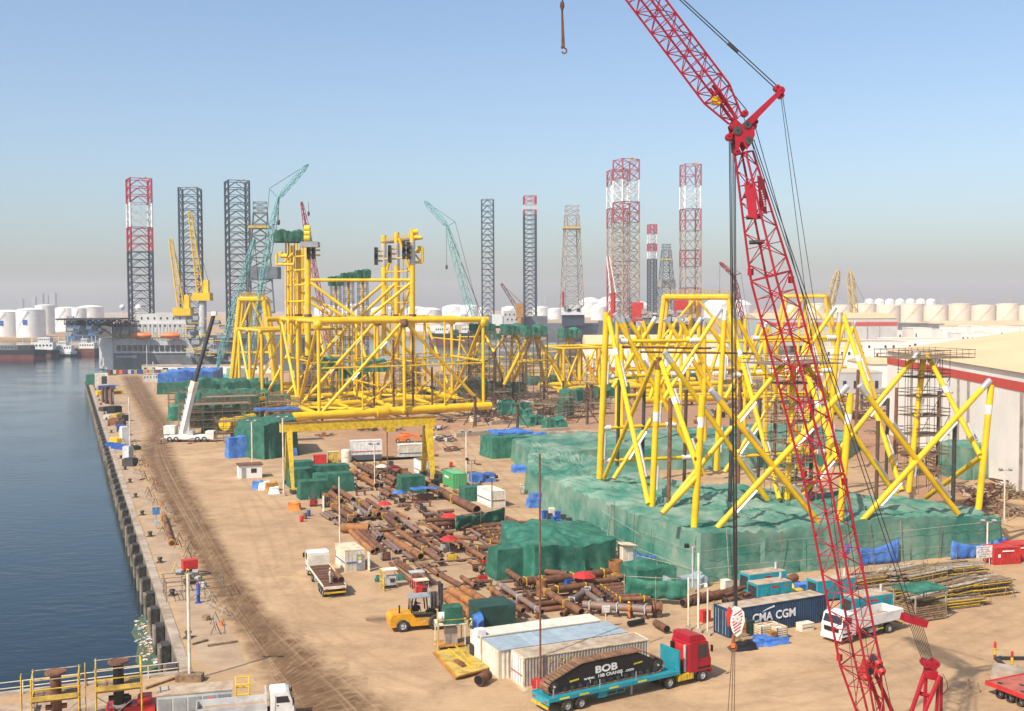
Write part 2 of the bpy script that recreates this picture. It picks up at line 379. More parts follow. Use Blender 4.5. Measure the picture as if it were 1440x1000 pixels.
def ribbon(name, left, right, m, z=.004, sub=6):
    """a strip of ground between two edges given as points"""
    L = [V(p) for p in left]; Rr = [V(p) for p in right]
    def dense(P):
        out = []
        for i in range(len(P) - 1):
            a, b, c, d = P[max(0, i - 1)], P[i], P[i + 1], P[min(len(P) - 1, i + 2)]
            for j in range(sub):
                t = j / sub; out.append(.5 * ((2 * b) + (c - a) * t + (2 * a - 5 * b + 4 * c - d) * t * t + (3 * b - a - 3 * c + d) * t ** 3))
        return out + [P[-1]]
    L, Rr = dense(L), dense(Rr); n = len(L); K = 4; mb = MB(); vs = []; uv = []; run = 0
    for i in range(n):
        for k in range(K + 1):
            p = L[i].lerp(Rr[i], k / K); vs.append((p.x, p.y, z)); uv.append((k / K, i / (n - 1)))
    mb.add(vs, [(i * (K + 1) + k, i * (K + 1) + k + 1, (i + 1) * (K + 1) + k + 1, (i + 1) * (K + 1) + k) for i in range(n - 1) for k in range(K)])
    me = mb.mesh(name, m); u = me.uv_layers.new(name='UVMap')
    for lp in me.loops: u.data[lp.index].uv = uv[lp.vertex_index]
    o = bpy.data.objects.new(name, me); COL.objects.link(o); o['kind'] = 'structure'; return o
# water everywhere, land on top of it
wm = bpy.data.materials.new('sea_water'); wm.use_nodes = True; MATS['sea_water'] = wm
n_, l_ = wm.node_tree.nodes, wm.node_tree.links; b_ = n_['Principled BSDF']
b_.inputs['Base Color'].default_value = (.003, .017, .026, 1); b_.inputs['Roughness'].default_value = .07; b_.inputs['IOR'].default_value = 1.33; b_.inputs['Specular IOR Level'].default_value = .32
g_ = n_.new('ShaderNodeNewGeometry'); mp_ = n_.new('ShaderNodeMapping'); mp_.inputs['Scale'].default_value = (.55, 1.1, 1); mp_.inputs['Rotation'].default_value = (0, 0, R(-15)); l_.new(g_.outputs['Position'], mp_.inputs['Vector'])
t_ = n_.new('ShaderNodeTexNoise'); t_.inputs['Scale'].default_value = .55; t_.inputs['Detail'].default_value = 6; t_.inputs['Roughness'].default_value = .6; l_.new(mp_.outputs[0], t_.inputs['Vector'])
t2_ = n_.new('ShaderNodeTexNoise'); t2_.inputs['Scale'].default_value = .05; t2_.inputs['Detail'].default_value = 4; l_.new(g_.outputs['Position'], t2_.inputs['Vector'])
bp_ = n_.new('ShaderNodeBump'); bp_.inputs['Distance'].default_value = .15; l_.new(t_.outputs[0], bp_.inputs['Height'])
mr_ = n_.new('ShaderNodeMapRange'); mr_.inputs[1].default_value = .35; mr_.inputs[2].default_value = .65; mr_.inputs[3].default_value = .25; mr_.inputs[4].default_value = .75; l_.new(t2_.outputs[0], mr_.inputs[0]); l_.new(mr_.outputs[0], bp_.inputs['Strength'])
l_.new(bp_.outputs[0], b_.inputs['Normal'])
sheet('water', [(-4600, -300), (4600, -300), (4600, 5200), (-4600, 5200)], WATER, 'sea_water')
qback = QE0 + V((-.93, -.37, 0)) * 130                          # the short quay running to the left at the bottom
farR = QE1 + V((.927, .375, 0)) * 420
yard = [QE0, QE1, farR, farR + V((60, 520, 0)), (2600, 2400, 0), (4500, 2400, 0), (4500, -250, 0), (-130, -250, 0), qback]
sheet('ground', [(p[0], p[1]) for p in yard], 0, 'sand', thick=5)
sheet('ground', [(-4500, 1120), (-260, 1120), (-40, 1180), (420, 1165), (700, 1500), (4500, 2395), (4500, 5100), (-4500, 5100)], -.6, 'sand', thick=4)
# quay apron, haul road, dirty yard floor
ap0, ap1 = [QE0 + QD * t for t in (-3, 60, 160, 280, 420)], [QE0 + QD * t + QN * wd for t, wd in ((-3, 11), (60, 12), (160, 13), (280, 16), (420, 16))]
ribbon('quay_apron', [p + QN * .5 for p in ap0], ap1, 'apron_dust', .004)
PX = lambda L: [G(a, b) for a, b in L]
ribbon('haul_road', PX([(164, 527), (172, 548), (188, 580), (200, 606), (190, 632), (204, 680), (248, 770), (286, 830), (330, 900), (358, 960), (372, 1010), (360, 1080)]),
       PX([(200, 526), (216, 545), (235, 577), (254, 600), (249, 622), (264, 660), (300, 720), (338, 790), (380, 850), (445, 902), (530, 962), (660, 1060)]), 'track_dirt', .024)
ribbon('yard_floor', PX([(395, 655), (415, 690), (470, 755), (560, 840), (640, 905)]), PX([(600, 640), (680, 690), (780, 740), (900, 820), (990, 880)]), 'yard_floor', .004)
ribbon('ground_stain', PX([(512, 868), (530, 864), (552, 866)]), PX([(516, 876), (535, 880), (556, 874)]), 'oil_stain', .012)
ribbon('ground_stain', PX([(405, 705), (425, 735), (462, 765)]), PX([(455, 722), (475, 745), (500, 762)]), 'soft_stain2', .012)
ribbon('ground_stain', PX([(690, 940), (716, 958), (734, 975)]), PX([(700, 925), (730, 948), (745, 970)]), 'pale_spill', .012)
ribbon('ground_stain', PX([(398, 790), (404, 800), (416, 815)]), PX([(380, 800), (388, 814), (398, 828)]), 'soft_stain2', .012)

make_overlay('wheel_mark', (.27, .17, .098), (.33, .21, .12), .9, True, .5)
make_overlay('soft_stain', (.26, .165, .095), (.30, .19, .11), 1.0, False, .6)
make_overlay('red_earth', (.30, .155, .085), (.36, .21, .12), .4, False, .9)
def wheelmarks(px, wpx=None, gap=2.0, wd=1.1):
    P = [G(a, b) for a, b in px]
    for s in (-1, 1):
        L, Rr = [], []
        for i, p in enumerate(P):
            d = (P[min(i + 1, len(P) - 1)] - P[max(i - 1, 0)]).normalized(); nn = V((d.y, -d.x, 0)); L.append(p + nn * (s * gap / 2 - wd / 2)); Rr.append(p + nn * (s * gap / 2 + wd / 2))
        ribbon('wheel_track', L, Rr, 'wheel_mark', .005 + random.uniform(0, .002))
for k in ([(330, 655), (375, 700), (410, 745), (425, 800), (440, 870), (520, 930), (640, 975)], [(345, 700), (372, 770), (392, 850), (440, 930), (560, 985)], [(1010, 975), (1120, 955), (1240, 930), (1340, 890), (1430, 850)], [(1040, 1000), (1160, 975), (1290, 945), (1380, 905), (1450, 880)], [(640, 605), (690, 660), (740, 705), (800, 750), (850, 790)], [(600, 600), (670, 668), (730, 715), (790, 765)], [(380, 780), (400, 815), (430, 850), (500, 880), (545, 890)]):
    wheelmarks(k)
ribbon('yard_floor', PX([(415, 600), (440, 630), (470, 652)]), PX([(690, 585), (720, 612), (680, 640)]), 'red_earth', .004)
ribbon('yard_floor', PX([(690, 545), (700, 590), (730, 606)]), PX([(1180, 540), (1180, 580), (1100, 600)]), 'red_earth', .0045)
ribbon('yard_floor', PX([(1150, 580), (1180, 640), (1280, 700)]), PX([(1260, 580), (1350, 640), (1440, 760)]), 'red_earth', .0045)

for k in range(26):                                             # dirt patches of their own shape
    x, y = random.choice([(random.uniform(330, 480), random.uniform(660, 960)), (random.uniform(1000, 1430), random.uniform(850, 990)), (random.uniform(430, 700), random.uniform(880, 985)), (random.uniform(600, 760), random.uniform(600, 720))])
    w_, h_ = random.uniform(12, 40), random.uniform(4, 12); ribbon('ground_stain', PX([(x - w_, y), (x - w_ * .3, y - h_ * .7), (x + w_ * .4, y - h_ * .6), (x + w_, y - h_ * .1)]), PX([(x - w_, y + 1), (x - w_ * .2, y + h_ * .6), (x + w_ * .4, y + h_ * .7), (x + w_, y + 1)]), 'soft_stain', .010 + k * .0003)
MB().box((0, 0, 0), (400, .12, 1.5)).build('tide_mark', 'algae', loc=QE0 + QD * 200 - QN * .24 + V((0, 0, WATER + .3)), rz=math.atan2(QD.y, QD.x), kind='structure')
# ================================================================ the far port
def dgr(py, px=720, z=0): return G(px, py, z).y
def leg_part(rig, base, px, ytop, d, width, secs, zbot, rot=R(18), bay=4.2, rc=.55, rb=.24, style='K', name='leg'):
    """a square lattice leg; secs = [(share of height from the top, material)]"""
    top = at(px, ytop, d); zt = top.z; x = top.x; lean = V((-.0, 0, 0))
    nd = node(name, rig, V((x, d, zbot)) - base)
    z1 = zt
    for i, (share, m) in enumerate(secs):
        z0 = zbot if i == len(secs) - 1 else zt - (zt - zbot) * share
        mb = MB(); n = max(1, round((z1 - z0) / bay))
        ch = lattice(mb, (0, 0, z0 - zbot), (0, 0, z1 - zbot), width, width, n, rb, rot, 4, style)
        mb.build('bracing', m, nd, kind='stuff')
        for a, b in ch: rod('chord', a, b, rc, m, nd, 8)
        z1 = z0
    block('beacon', (width * .3, 0, zt - zbot + .6), (1.4, 1.4, 1.2), 'yellow_pale', nd)
    return nd
def derrick_part(rig, base, px, ytop, ybot, d, wt, wb, m, name='derrick'):
    p, q = at(px, ybot, d) - base, at(px, ytop, d) - base
    nd = node(name, rig, p); mb = MB(); q = q - p
    ch = lattice(mb, (0, 0, 0), q, wb, wt, 9, .28, R(12), 4, 'X')
    mb.build('bracing', m, nd, kind='stuff')
    for a, b in ch: rod('chord', a, b, .45, m, nd, 6)
    block('crown_deck', q * .86, (wt * 1.5, wt * 1.5, 1.5), 'yellow_pale', nd)
    mb = MB(); lattice(mb, q, q + V((0, 0, wt * .8)), wt, wt, 2, .2, R(12)); mb.build('crown_frame', m, nd, kind='stuff')
    return nd
def boom_part(parent, p, q, w, m, name='boom', rb=.12, rc=.2, rot=R(45), taper=.35, bays=None, style='Z'):
    """three lengths of lattice, narrowing at both ends"""
    nd = node(name, parent, p); v = V(q) - V(p); L = v.length; mb = MB(); chs = []
    for t0, t1, a, b in ((0, .12, taper, 1), (.12, .85, 1, 1), (.85, 1, 1, taper)):
        n = max(2, int(L * (t1 - t0) / (w * 1.1))) if bays is None else max(2, int(bays * (t1 - t0)))
        chs += lattice(mb, v * t0, v * t1, w * a, w * b, n, rb, rot, 4, style)
    mb.build('lacing', m, nd, kind='stuff')
    for a, b in chs: rod('chord', a, b, rc, m, nd, 6)
    return nd
def lattice_crane(label, foot, tip, d, w, m, jib=None, strut=None, hook=None, backstay=None, bodyk=1.0, zfoot=2.5, group=None, rb=.14, rc=.24):
    f = at(*foot, d); base = V((f.x, d, 0)); t = thing('lattice_crane', label, 'crane', base, 0, group)
    f0 = f - base; q = at(*tip, d) - base
    boom_part(t, f0, q, w, m, rb=rb, rc=rc)
    tops = q
    if jib: j = at(*jib, d) - base; boom_part(t, q, j, w * .62, m, 'jib', rb=rb * .8, rc=rc * .8); tops = j
    if strut: s = at(*strut, d) - base; rod('strut', q, s, rc * 1.4, m, t, 6); rod('pendant_line', s, tops, .09, 'rope', t, 4); rod('pendant_line', s, f0 + V((3, 2, 1)), .09, 'rope', t, 4)
    if backstay: rod('backstay', q, at(*backstay, d) - base, .14, 'rope', t, 4)
    if hook:
        h = at(*hook, d) - base; top = V((h.x, h.y, tops.z if abs(h.x - tops.x) < abs(h.x - q.x) else q.z))
        rod('hoist_line', h, top, .08, 'rope', t, 4); mb = MB(); mb.lathe([(0, -1.4), (.5, -.9), (.55, .3), (.2, .9), (0, 1)], 8); mb.build('hook_block', 'dark_steel', t, loc=h)
    if bodyk:
        k = bodyk; mb = MB(); mb.box((2 * k, 0, 1.9 * k), (8 * k, 3 * k, .8 * k)); mb.box((4.5 * k, 0, 3.2 * k), (3.4 * k, 3.2 * k, 1.9 * k)); mb.build('upper_deck', m, t)
        block('cab', (-1.2 * k, -2 * k, 3.1 * k), (1.8 * k, 1.3 * k, 2 * k), m, t); block('counterweight', (7 * k, 0, 2.8 * k), (2 * k, 4 * k, 2.4 * k), 'grey_paint', t)
        for s in (-1, 1):
            mb = MB(); mb.prism([(-4 * k, .4 * k), (-3.4 * k, 0), (3.4 * k, 0), (4 * k, .4 * k), (4 * k, 1 * k), (3.4 * k, 1.4 * k), (-3.4 * k, 1.4 * k), (-4 * k, 1 * k)], 2.4 * k * s - .5 * k, 2.4 * k * s + .5 * k, 'Y'); mb.build('crawler_track', 'dark_steel', t)
    return t
def fbox(mb, px0, px1, y0, y1, d, depth, base, dy=0):
    a, b = at(px0, y1, d + dy), at(px1, y0, d + dy); c = (a + b) / 2
    mb.box(c + V((0, depth / 2, 0)) - base, (abs(b.x - a.x), depth, abs(b.z - a.z))); return mb
# ---- the jack-up rig behind the quay's end
d = 600; base = at(230, 519, d); base.z = WATER
rig = thing('jack_up_rig', 'large grey jack-up rig with orange lifeboats, helideck and three tall lattice legs', 'drilling rig', base)
mb = MB(); a, b, c = at(160, 519, d), at(425, 475, d), at(141, 519, d + 18)
mb.prism([(a.x - base.x, 0), (c.x - base.x, 18), (c.x - base.x, 62), (b.x - base.x, 62), (b.x - base.x, 0)], -6, b.z - base.z); hull = mb.build('hull', 'hull_grey', rig)
fbox(MB(), 160, 300, 475.3, 497, d, .5, base, -.6).build('window_band', 'grey_light', hull); MB().prism([(a.x - base.x - .3, -.3), (c.x - base.x - .3, 17.7), (c.x - base.x, 18), (a.x - base.x, 0)], .5, b.z - base.z - .2).build('bow_panel', 'grey_light', hull)
for i in range(13): x = 164 + i * 7.6; fbox(MB(), x, x + 5.2, 485.5, 493.5, d, .4, base, -1.0).build('window', 'glass', hull)
for k in range(9): fbox(MB(), 163 + k * 2.7, 165 + k * 2.7, 500.4 + (k % 2) * .3, 503, d, .2, base, -.25).build('hull_letter', 'letters_dim', hull)
fbox(MB(), 186, 192, 499.5, 504, d, .2, base, -.25).build('hull_emblem', 'letters_dim', hull)
dk = fbox(MB(), 157, 262, 455, 475, d, 34, base, 2).build('deckhouse', 'wall_grey', rig)
fbox(MB(), 192, 261, 441, 455.2, d, 26, base, 4).build('upper_deckhouse', 'wall_grey', rig)
for i in range(14): x = 161 + i * 7; fbox(MB(), x, x + 1.6, 456.5, 459.5, d, .3, base, 1.75).build('window', 'glass', dk)
for i in range(7): x = 198 + i * 9; fbox(MB(), x, x + 1.8, 446, 449, d, .3, base, 3.75).build('window', 'glass', dk)
for i in range(22): x = 158 + i * 4.8; fbox(MB(), x, x + .5, 456, 474.5, d, .25, base, 1.9).build('rib', 'grey_paint', dk)
for x in (187, 227):
    mb = MB(); p, q = at(x, 476.5, d - 4), at(x + 25.5, 467, d - 4); L, h = q.x - p.x, q.z - p.z
    vs = []; n = 9
    for i in range(n):
        t = i / (n - 1); s = math.sin(math.pi * min(1, max(.12, t * .9 + .05))) ** .45
        for k in range(8): g = 2 * math.pi * k / 8; vs.append((t * L, math.cos(g) * 1.8 * s, h / 2 + math.sin(g) * h / 2 * s))
    mb.add(vs, [(i * 8 + k, i * 8 + (k + 1) % 8, (i + 1) * 8 + (k + 1) % 8, (i + 1) * 8 + k) for i in range(n - 1) for k in range(8)] + [tuple(range(8)), tuple(range((n - 1) * 8, n * 8))])
    lb = mb.build('lifeboat', 'orange', rig, loc=p - base, smooth=True); lb['label'] = 'enclosed orange lifeboat hung on the side of the deckhouse'
    for u in (.2, .8): rod('davit', p + V((L * u, 1, h)) - base, p + V((L * u, 3.5, h + 3)) - base, .25, 'grey_light', rig, 6)
mb = MB(); a, b = at(92, 447, d - 6), at(178, 450, d - 6); mb.box((a + b) / 2 - base, (b.x - a.x, 26, .8)); hd = mb.build('helideck', 'dark_steel', rig)
mb = MB(); lattice(mb, a - base + V((0, 0, -2)), b - base + V((6, 0, -2)), 3, 3, 12, .22, 0); mb.build('helideck_truss', 'dark_steel', hd, kind='stuff')
for x in (130, 170): rod('helideck_brace', at(x, 453, d - 6) - base, at(168, 478, d) - base, .5, 'grey_paint', rig, 6)
leg_part(rig, base, 195, 252, 622, 11.4, [(.17, 'leg_red'), (.34, 'leg_white'), (.51, 'leg_red'), (1, 'leg_navy')], at(195, 452, 622).z, R(28))
leg_part(rig, base, 267, 265, 690, 11.4, [(1, 'leg_navy')], at(267, 452, 690).z, R(4))
leg_part(rig, base, 333, 255, 640, 11.6, [(1, 'leg_navy')], at(333, 470, 640).z, R(24))
derrick_part(rig, base, 366, 300, 440, 625, 7.5, 15.5, 'leg_grey')
mb = MB(); fbox(mb, 350, 390, 375, 392, 618, 10, base); mb.build('monkey_board', 'leg_grey', rig)
for (fx, fy, tx, ty, pb) in ((258, 441, 240, 336, 446), (285, 420, 267, 298, 476)):
    t = node('deck_crane', rig); f, q = at(fx, fy, d + 6) - base, at(tx, ty, d + 6) - base
    rod('pedestal', at(fx, pb + 8, d + 6) - base, f, 2.1, 'grey_light', t, 12); block('machinery_house', f + V((0, 0, 1)), (9.5, 7, 4.2), 'yellow', t); block('gantry', f + V((2.2, 0, 6)), (2.6, 3, 8), 'yellow', t)
    mb = MB(); ch = lattice(mb, f + V((-1, 0, 2)), q, 3.4, 1.6, 16, .16, R(10), 4, 'Z'); mb.build('boom_lacing', 'yellow', t, kind='stuff')
    for a, b in ch: rod('boom_chord', a, b, .3, 'yellow', t, 6)
    rod('boom_line', f + V((3, 0, 10)), q, .12, 'rope', t, 4)
mb = MB()
for i in range(30):
    x = random.uniform(96, 180); p = at(x, random.uniform(447, 470), d + random.uniform(-4, 2)) - base; mb.box(p, (random.uniform(.8, 3.5), 2, random.uniform(.8, 3)))
for i in range(40):
    x = random.uniform(262, 330); p = at(x, random.uniform(446, 505), d + random.uniform(-6, -2)) - base; mb.box(p, (random.uniform(1, 6), 2, random.uniform(.4, 3)))
mb.build('deck_clutter', 'grey_paint', rig, kind='stuff')
mb = MB()
for i in range(26):
    x = random.uniform(262, 325); p = at(x, random.uniform(446, 500), d - 7) - base; mb.box(p, (random.uniform(3, 9), .3, .35))
for x in range(140, 265, 4): mb.box(at(x, 473, d - 1.5) - base, (.25, .2, 2.2))
mb.box(at(200, 471, d - 1.6) - base, (50, .2, .25)); mb.build('guard_rail', 'yellow_paint', rig, kind='stuff')
for x, y, r in ((172, 432, 1.6), (195, 433, 2.0)):
    rod('radome_post', at(x, 443, d + 8) - base, at(x, y + 3, d + 8) - base, .3, 'white_paint', rig, 6); mb = MB(); mb.lathe([(0, -r), (r * .7, -r * .7), (r, 0), (r * .7, r * .7), (0, r)], 10); mb.build('radome', 'white_paint', rig, loc=at(x, y, d + 8) - base, smooth=True)
# ---- rigs out in the far basin
def far_rig(label, d, hull_px, hull_y, m='hull_grey', water=True):
    base = at((hull_px[0] + hull_px[1]) / 2, hull_y[1], d); base.z = WATER if water else 0
    t = thing('jack_up_rig', label, 'drilling rig', base)
    mb = MB(); fbox(mb, hull_px[0], hull_px[1], hull_y[0], hull_y[1], d, 40, base); mb.build('hull', m, t); return t, base
t, base = far_rig('far jack-up rig with two slender dark lattice legs, one tipped in red', 960, (672, 770), (445, 462))
leg_part(t, base, 685.5, 281, 980, 10.2, [(1, 'leg_navy')], at(685, 452, 980).z, R(3), rb=.3, bay=5)
leg_part(t, base, 745, 276, 980, 10.2, [(.07, 'leg_red'), (.11, 'leg_white'), (.15, 'leg_red'), (1, 'leg_navy')], at(745, 452, 980).z, R(5), rb=.3, bay=4)
fbox(MB(), 692, 707, 442, 458, 955, 10, base).build('deckhouse', 'white_paint', t); fbox(MB(), 708, 736, 437, 456, 955, 10, base).build('accommodation', 'grey_light', t)
for i in range(8): fbox(MB(), 710 + i * 3, 711.6 + i * 3, 441 + (i % 2) * 7, 443.5 + (i % 2) * 7, 955, .4, base, -.3).build('window', 'glass', t)
tc = node('deck_crane', t); f, q = at(731, 440, 950) - base, at(705, 399, 950) - base
rod('pedestal', f + V((0, 0, -10)), f, 2.5, 'orange_dull', tc, 8); block('machinery_house', f + V((0, 0, 2)), (6, 5, 12), 'orange_dull', tc)
mb = MB(); ch = lattice(mb, f, q, 3, 1.8, 10, .25, 0, 4, 'Z'); mb.build('boom_lacing', 'rust', tc, kind='stuff'); [rod('boom_chord', a, b, .35, 'rust', tc, 5) for a, b in ch]; rod('boom_line', f + V((2, 0, 8)), q, .2, 'rope', tc, 4)
t, base = far_rig('far rig with a tan derrick tower standing on a white deckhouse', 900, (770, 862), (455, 482), 'hull_grey')
derrick_part(t, base, 804, 303, 431, 890, 9.5, 15.5, 'derrick_tan'); fbox(MB(), 790, 819, 429, 443, 884, 14, base).build('deckhouse', 'white_paint', t)
for x in (798, 811): fbox(MB(), x, x + 5, 434, 438, 884, .4, base, -.4).build('window', 'glass', t)
fbox(MB(), 791, 822, 443, 458, 886, 12, base).build('substructure', 'leg_navy', t); rod('flare_mast', at(792, 432, 882) - base, at(792, 410, 882) - base, .9, 'crane_red', t, 6)
for i in range(26): fbox(MB(), 816 + i * 1.8, 817 + i * 1.8, 459, 473, 898, .3, base, -.2).build('fender_rib', 'grey_paint', t)
t, base = far_rig('rig with two overlapping red and white banded legs and a third apart', 560, (850, 990), (452, 480), 'hull_grey')
PK = [(.12, 'leg_red_faded'), (.25, 'leg_white'), (.38, 'leg_red_faded'), (.5, 'derrick_tan'), (1, 'leg_red_faded')]
leg_part(t, base, 880.5, 225, 560, 9.4, [(.12, 'leg_red_faded'), (.25, 'leg_white'), (.37, 'leg_red_faded'), (.6, 'derrick_tan'), (1, 'derrick_tan')], at(880, 462, 560).z, R(24), rb=.2, rc=.42, style='X', bay=4.6)
leg_part(t, base, 868, 240, 590, 8.6, [(.1, 'leg_red_faded'), (.24, 'leg_white'), (.36, 'leg_red_faded'), (.6, 'derrick_tan'), (1, 'leg_red_faded')], at(868, 462, 590).z, R(12), rb=.2, rc=.4, bay=4.6)
leg_part(t, base, 971, 232, 580, 8.4, [(.13, 'leg_red_faded'), (.27, 'leg_white'), (.4, 'leg_red_faded'), (.52, 'derrick_tan'), (.62, 'leg_red_faded'), (.75, 'derrick_tan'), (1, 'leg_red_faded')], at(971, 462, 580).z, R(10), rb=.2, rc=.42, bay=4.4)
fbox(MB(), 889, 905, 425, 452, 556, 8, base).build('elevating_house', 'red_paint', t); fbox(MB(), 950, 968, 422, 452, 560, 8, base).build('elevating_house', 'red_paint', t)
tc = node('deck_crane', t); f, q = at(862, 412, 552) - base, at(855, 360, 552) - base
mb = MB(); ch = lattice(mb, f, q, 2.6, 1.2, 10, .16, 0, 4, 'Z'); mb.build('boom_lacing', 'red_paint', tc, kind='stuff'); [rod('boom_chord', a, b, .28, 'leg_white', tc, 5) for a, b in ch]; rod('hoist_line', q, q + V((-.4, 0, -24)), .1, 'rope', tc, 4); rod('pedestal', f + V((0, 0, -12)), f, 1.3, 'red_paint', tc, 8)
for nm, m in (('deck_pipework', 'derrick_tan'), ('deck_plant', 'grey_light'), ('deck_cabin', 'grey_paint')):
    mb = MB()
    for i in range(22): mb.box(at(random.uniform(896, 985), random.uniform(436, 456), 556 + random.uniform(-3, 6)) - base, (random.uniform(.6, 5), 2, random.uniform(.4, 3)))
    mb.build(nm, m, t, kind='stuff')
t, base = far_rig('distant rig with one thin dark leg tipped red and white beside a squat derrick', 1050, (900, 960), (440, 462))
leg_part(t, base, 917, 316, 1060, 6.6, [(.1, 'leg_red'), (.2, 'leg_white'), (.28, 'leg_red'), (.36, 'leg_white'), (1, 'leg_navy')], at(917, 450, 1060).z, R(16), rb=.28, bay=4.4, style='X')
derrick_part(t, base, 937, 352, 446, 1050, 7, 16, 'leg_grey'); fbox(MB(), 926, 951, 393, 404, 1046, 12, base).build('monkey_board', 'derrick_tan', t)
# ---- cranes
lattice_crane('teal luffing crane with its jib pointing up, behind the tall yellow jacket', (346, 520), (391, 279), 430, 2.1, 'teal_crane', jib=(433, 231), strut=(379, 265), hook=(392, 312), rb=.1, rc=.16)
lattice_crane('teal crane with a single sloping boom ending among the rig legs', (306, 516), (358, 336), 455, 2.0, 'teal_crane', backstay=(372, 500), rb=.1, rc=.16, bodyk=1.5)
lattice_crane('slender dark red lattice crane rising behind the left yellow tower', (468, 515), (424, 284), 500, 1.9, 'crane_red', strut=(436, 345), hook=(434, 300), rb=.09, rc=.15)
lattice_crane('pale teal luffing crane standing alone left of the thin dark legs', (683, 515), (629, 318), 520, 2.5, 'teal_crane', jib=(597, 283), strut=(640, 312), hook=(628, 375), backstay=(692, 480), rb=.11, rc=.17)
lattice_crane('thin red crane in the distance beside the big red boom', (1051, 492), (1032, 388), 620, 2.2, 'crane_red', jib=(1012, 369), strut=(1042, 384), hook=(1012, 410), rb=.16, rc=.22)
lattice_crane('yellow lattice boom on the skyline leaning right', (1157, 468), (1179, 381), 1000, 5, 'yellow_pale', rb=.35, rc=.45)
lattice_crane('yellow lattice boom on the skyline leaning left with a backstay', (1204, 468), (1195, 381), 1000, 5, 'yellow_pale', backstay=(1218, 428), rb=.35, rc=.45)
ORD = 'first second third fourth fifth sixth seventh eighth ninth tenth eleventh twelfth thirteenth fourteenth fifteenth'.split()
def nth(i): return ORD[i] if i < 15 else ('%dth' % (i + 1) if (i + 1) % 10 not in (1, 2, 3) else '%d%s' % (i + 1, {1: 'st', 2: 'nd', 3: 'rd'}[(i + 1) % 10]))
# ---- tank farms
def tank(px, yb, wpx, hpx, label, m='tank_white', dome=.16, group='tanks', z=-.6):
    b = G(px, yb, z); k = b.y / FPX; r, h = wpx * k / 2, hpx * k
    t = thing('storage_tank', label, 'storage tank', b, 0, group)
    MB().lathe([(r, 0), (r, h), (r * 1.012, h), (r * 1.012, h + .4), (r * .98, h + .4)], 28).build('shell', m, t, smooth=True)
    MB().lathe([(r * .98, h + .35), (r * .7, h + r * dome * .55), (r * .35, h + r * dome * .9), (.01, h + r * dome)], 28).build('roof', m, t, smooth=True)
    mb = MB(); n = 26
    for i in range(n):
        a0 = -2.6 + i * .05; mb.box((r * 1.03 * math.cos(a0), r * 1.03 * math.sin(a0), h * i / n), (1.2, .8, .3), rz=a0)
    mb.build('stair', 'grey_light', t, kind='stuff')
    for q in (.25, .5, .75): MB().lathe([(r, h * q - .15), (r + .12, h * q), (r, h * q + .15)], 28).build('wind_girder', m, t)
    return t
for i, (px, yb, wp, hp) in enumerate([(12, 473, 44, 34), (44, 474, 39, 38), (64, 470, 26, 40), (94, 466, 34, 32), (128, 462, 36, 30), (-20, 470, 40, 32), (112, 472, 20, 38)]):
    t = tank(px, yb, wp, hp, ['white tank with a blue emblem at the far left across the basin', 'tallest white tank with a blue emblem across the basin', 'narrow white tank behind the taller emblem tank', 'white tank behind the helideck truss', 'white tank just left of the banded rig leg', 'white tank cut off by the left edge', 'slim white tank behind the blue glazed building'][i], group='white tanks beyond the basin')
    if i in (0, 1):
        p = ray(px, yb); b = V(t.location); k = b.y / FPX; mb = MB(); mb.box((0, -wp * k / 2 - .12, hp * k * .55), (6 * k, .3, 7 * k)); mb.build('blue_emblem', 'blue_paint', t)
for i, (px, yb, wp, hp) in enumerate(sorted([(604, 455, 34, 19), (640, 452, 36, 20), (612, 452, 20, 16), (660, 453, 26, 22), (585, 450, 30, 16), (677, 450, 22, 16), (648, 456, 20, 14), (718, 449, 26, 16), (760, 447, 24, 14), (780, 449, 20, 14), (500, 450, 44, 18), (540, 449, 40, 14), (462, 450, 40, 17), (420, 449, 36, 15)])):
    tank(px, yb, wp, hp, nth(i) + ' small white skyline tank from the left behind the huge jacket and thin legs', group='white tanks on the skyline', dome=.22)
for i, (px, yb, wp, hp) in enumerate(sorted([(830, 446, 34, 21), (856, 446, 34, 22), (842, 450, 22, 18), (1010, 447, 40, 20), (900, 447, 30, 17), (1040, 447, 36, 18)])):
    tank(px, yb, wp, hp, nth(i) + ' white domed tank from the left behind the banded legs', group='domed tanks behind the rigs', dome=.42)
for i in range(11):
    tank(1115 + i * 33.5, 455 - (i % 2) * 2, 33, 25, nth(i) + ' cream tank from the left in the long row along the horizon', 'tank_cream', .1, 'cream tanks along the horizon')
for i in range(7):
    tank(1222 + i * 14.5, 440, 13, 17, nth(i) + ' small white tank from the left above the cream tank row', 'tank_white', .5, 'small white tanks above the cream row')
# ---- hazy towers of the city
for px, yt, wp in [(48, 418, 5), (58, 414, 6), (66, 416, 4), (75, 412, 7), (30, 421, 6), (758, 416, 3), (766, 415, 3), (1325, 421, 6), (1420, 420, 5), (1180, 422, 8)]:
    p = at(px, yt, 3300); k = 3300 / FPX; mb = MB(); mb.box((0, 0, (p.z + .6) / 2), (wp * k, wp * k, p.z + .6)); mb.box((wp * k * .2, 0, p.z + 2), (wp * k * .4, wp * k * .4, 5))
    tag(mb.build('city_tower', 'city', loc=(p.x, 3300, -.6)), 'faint tall block in the haze on the horizon', 'tower block', 'towers of the distant city')
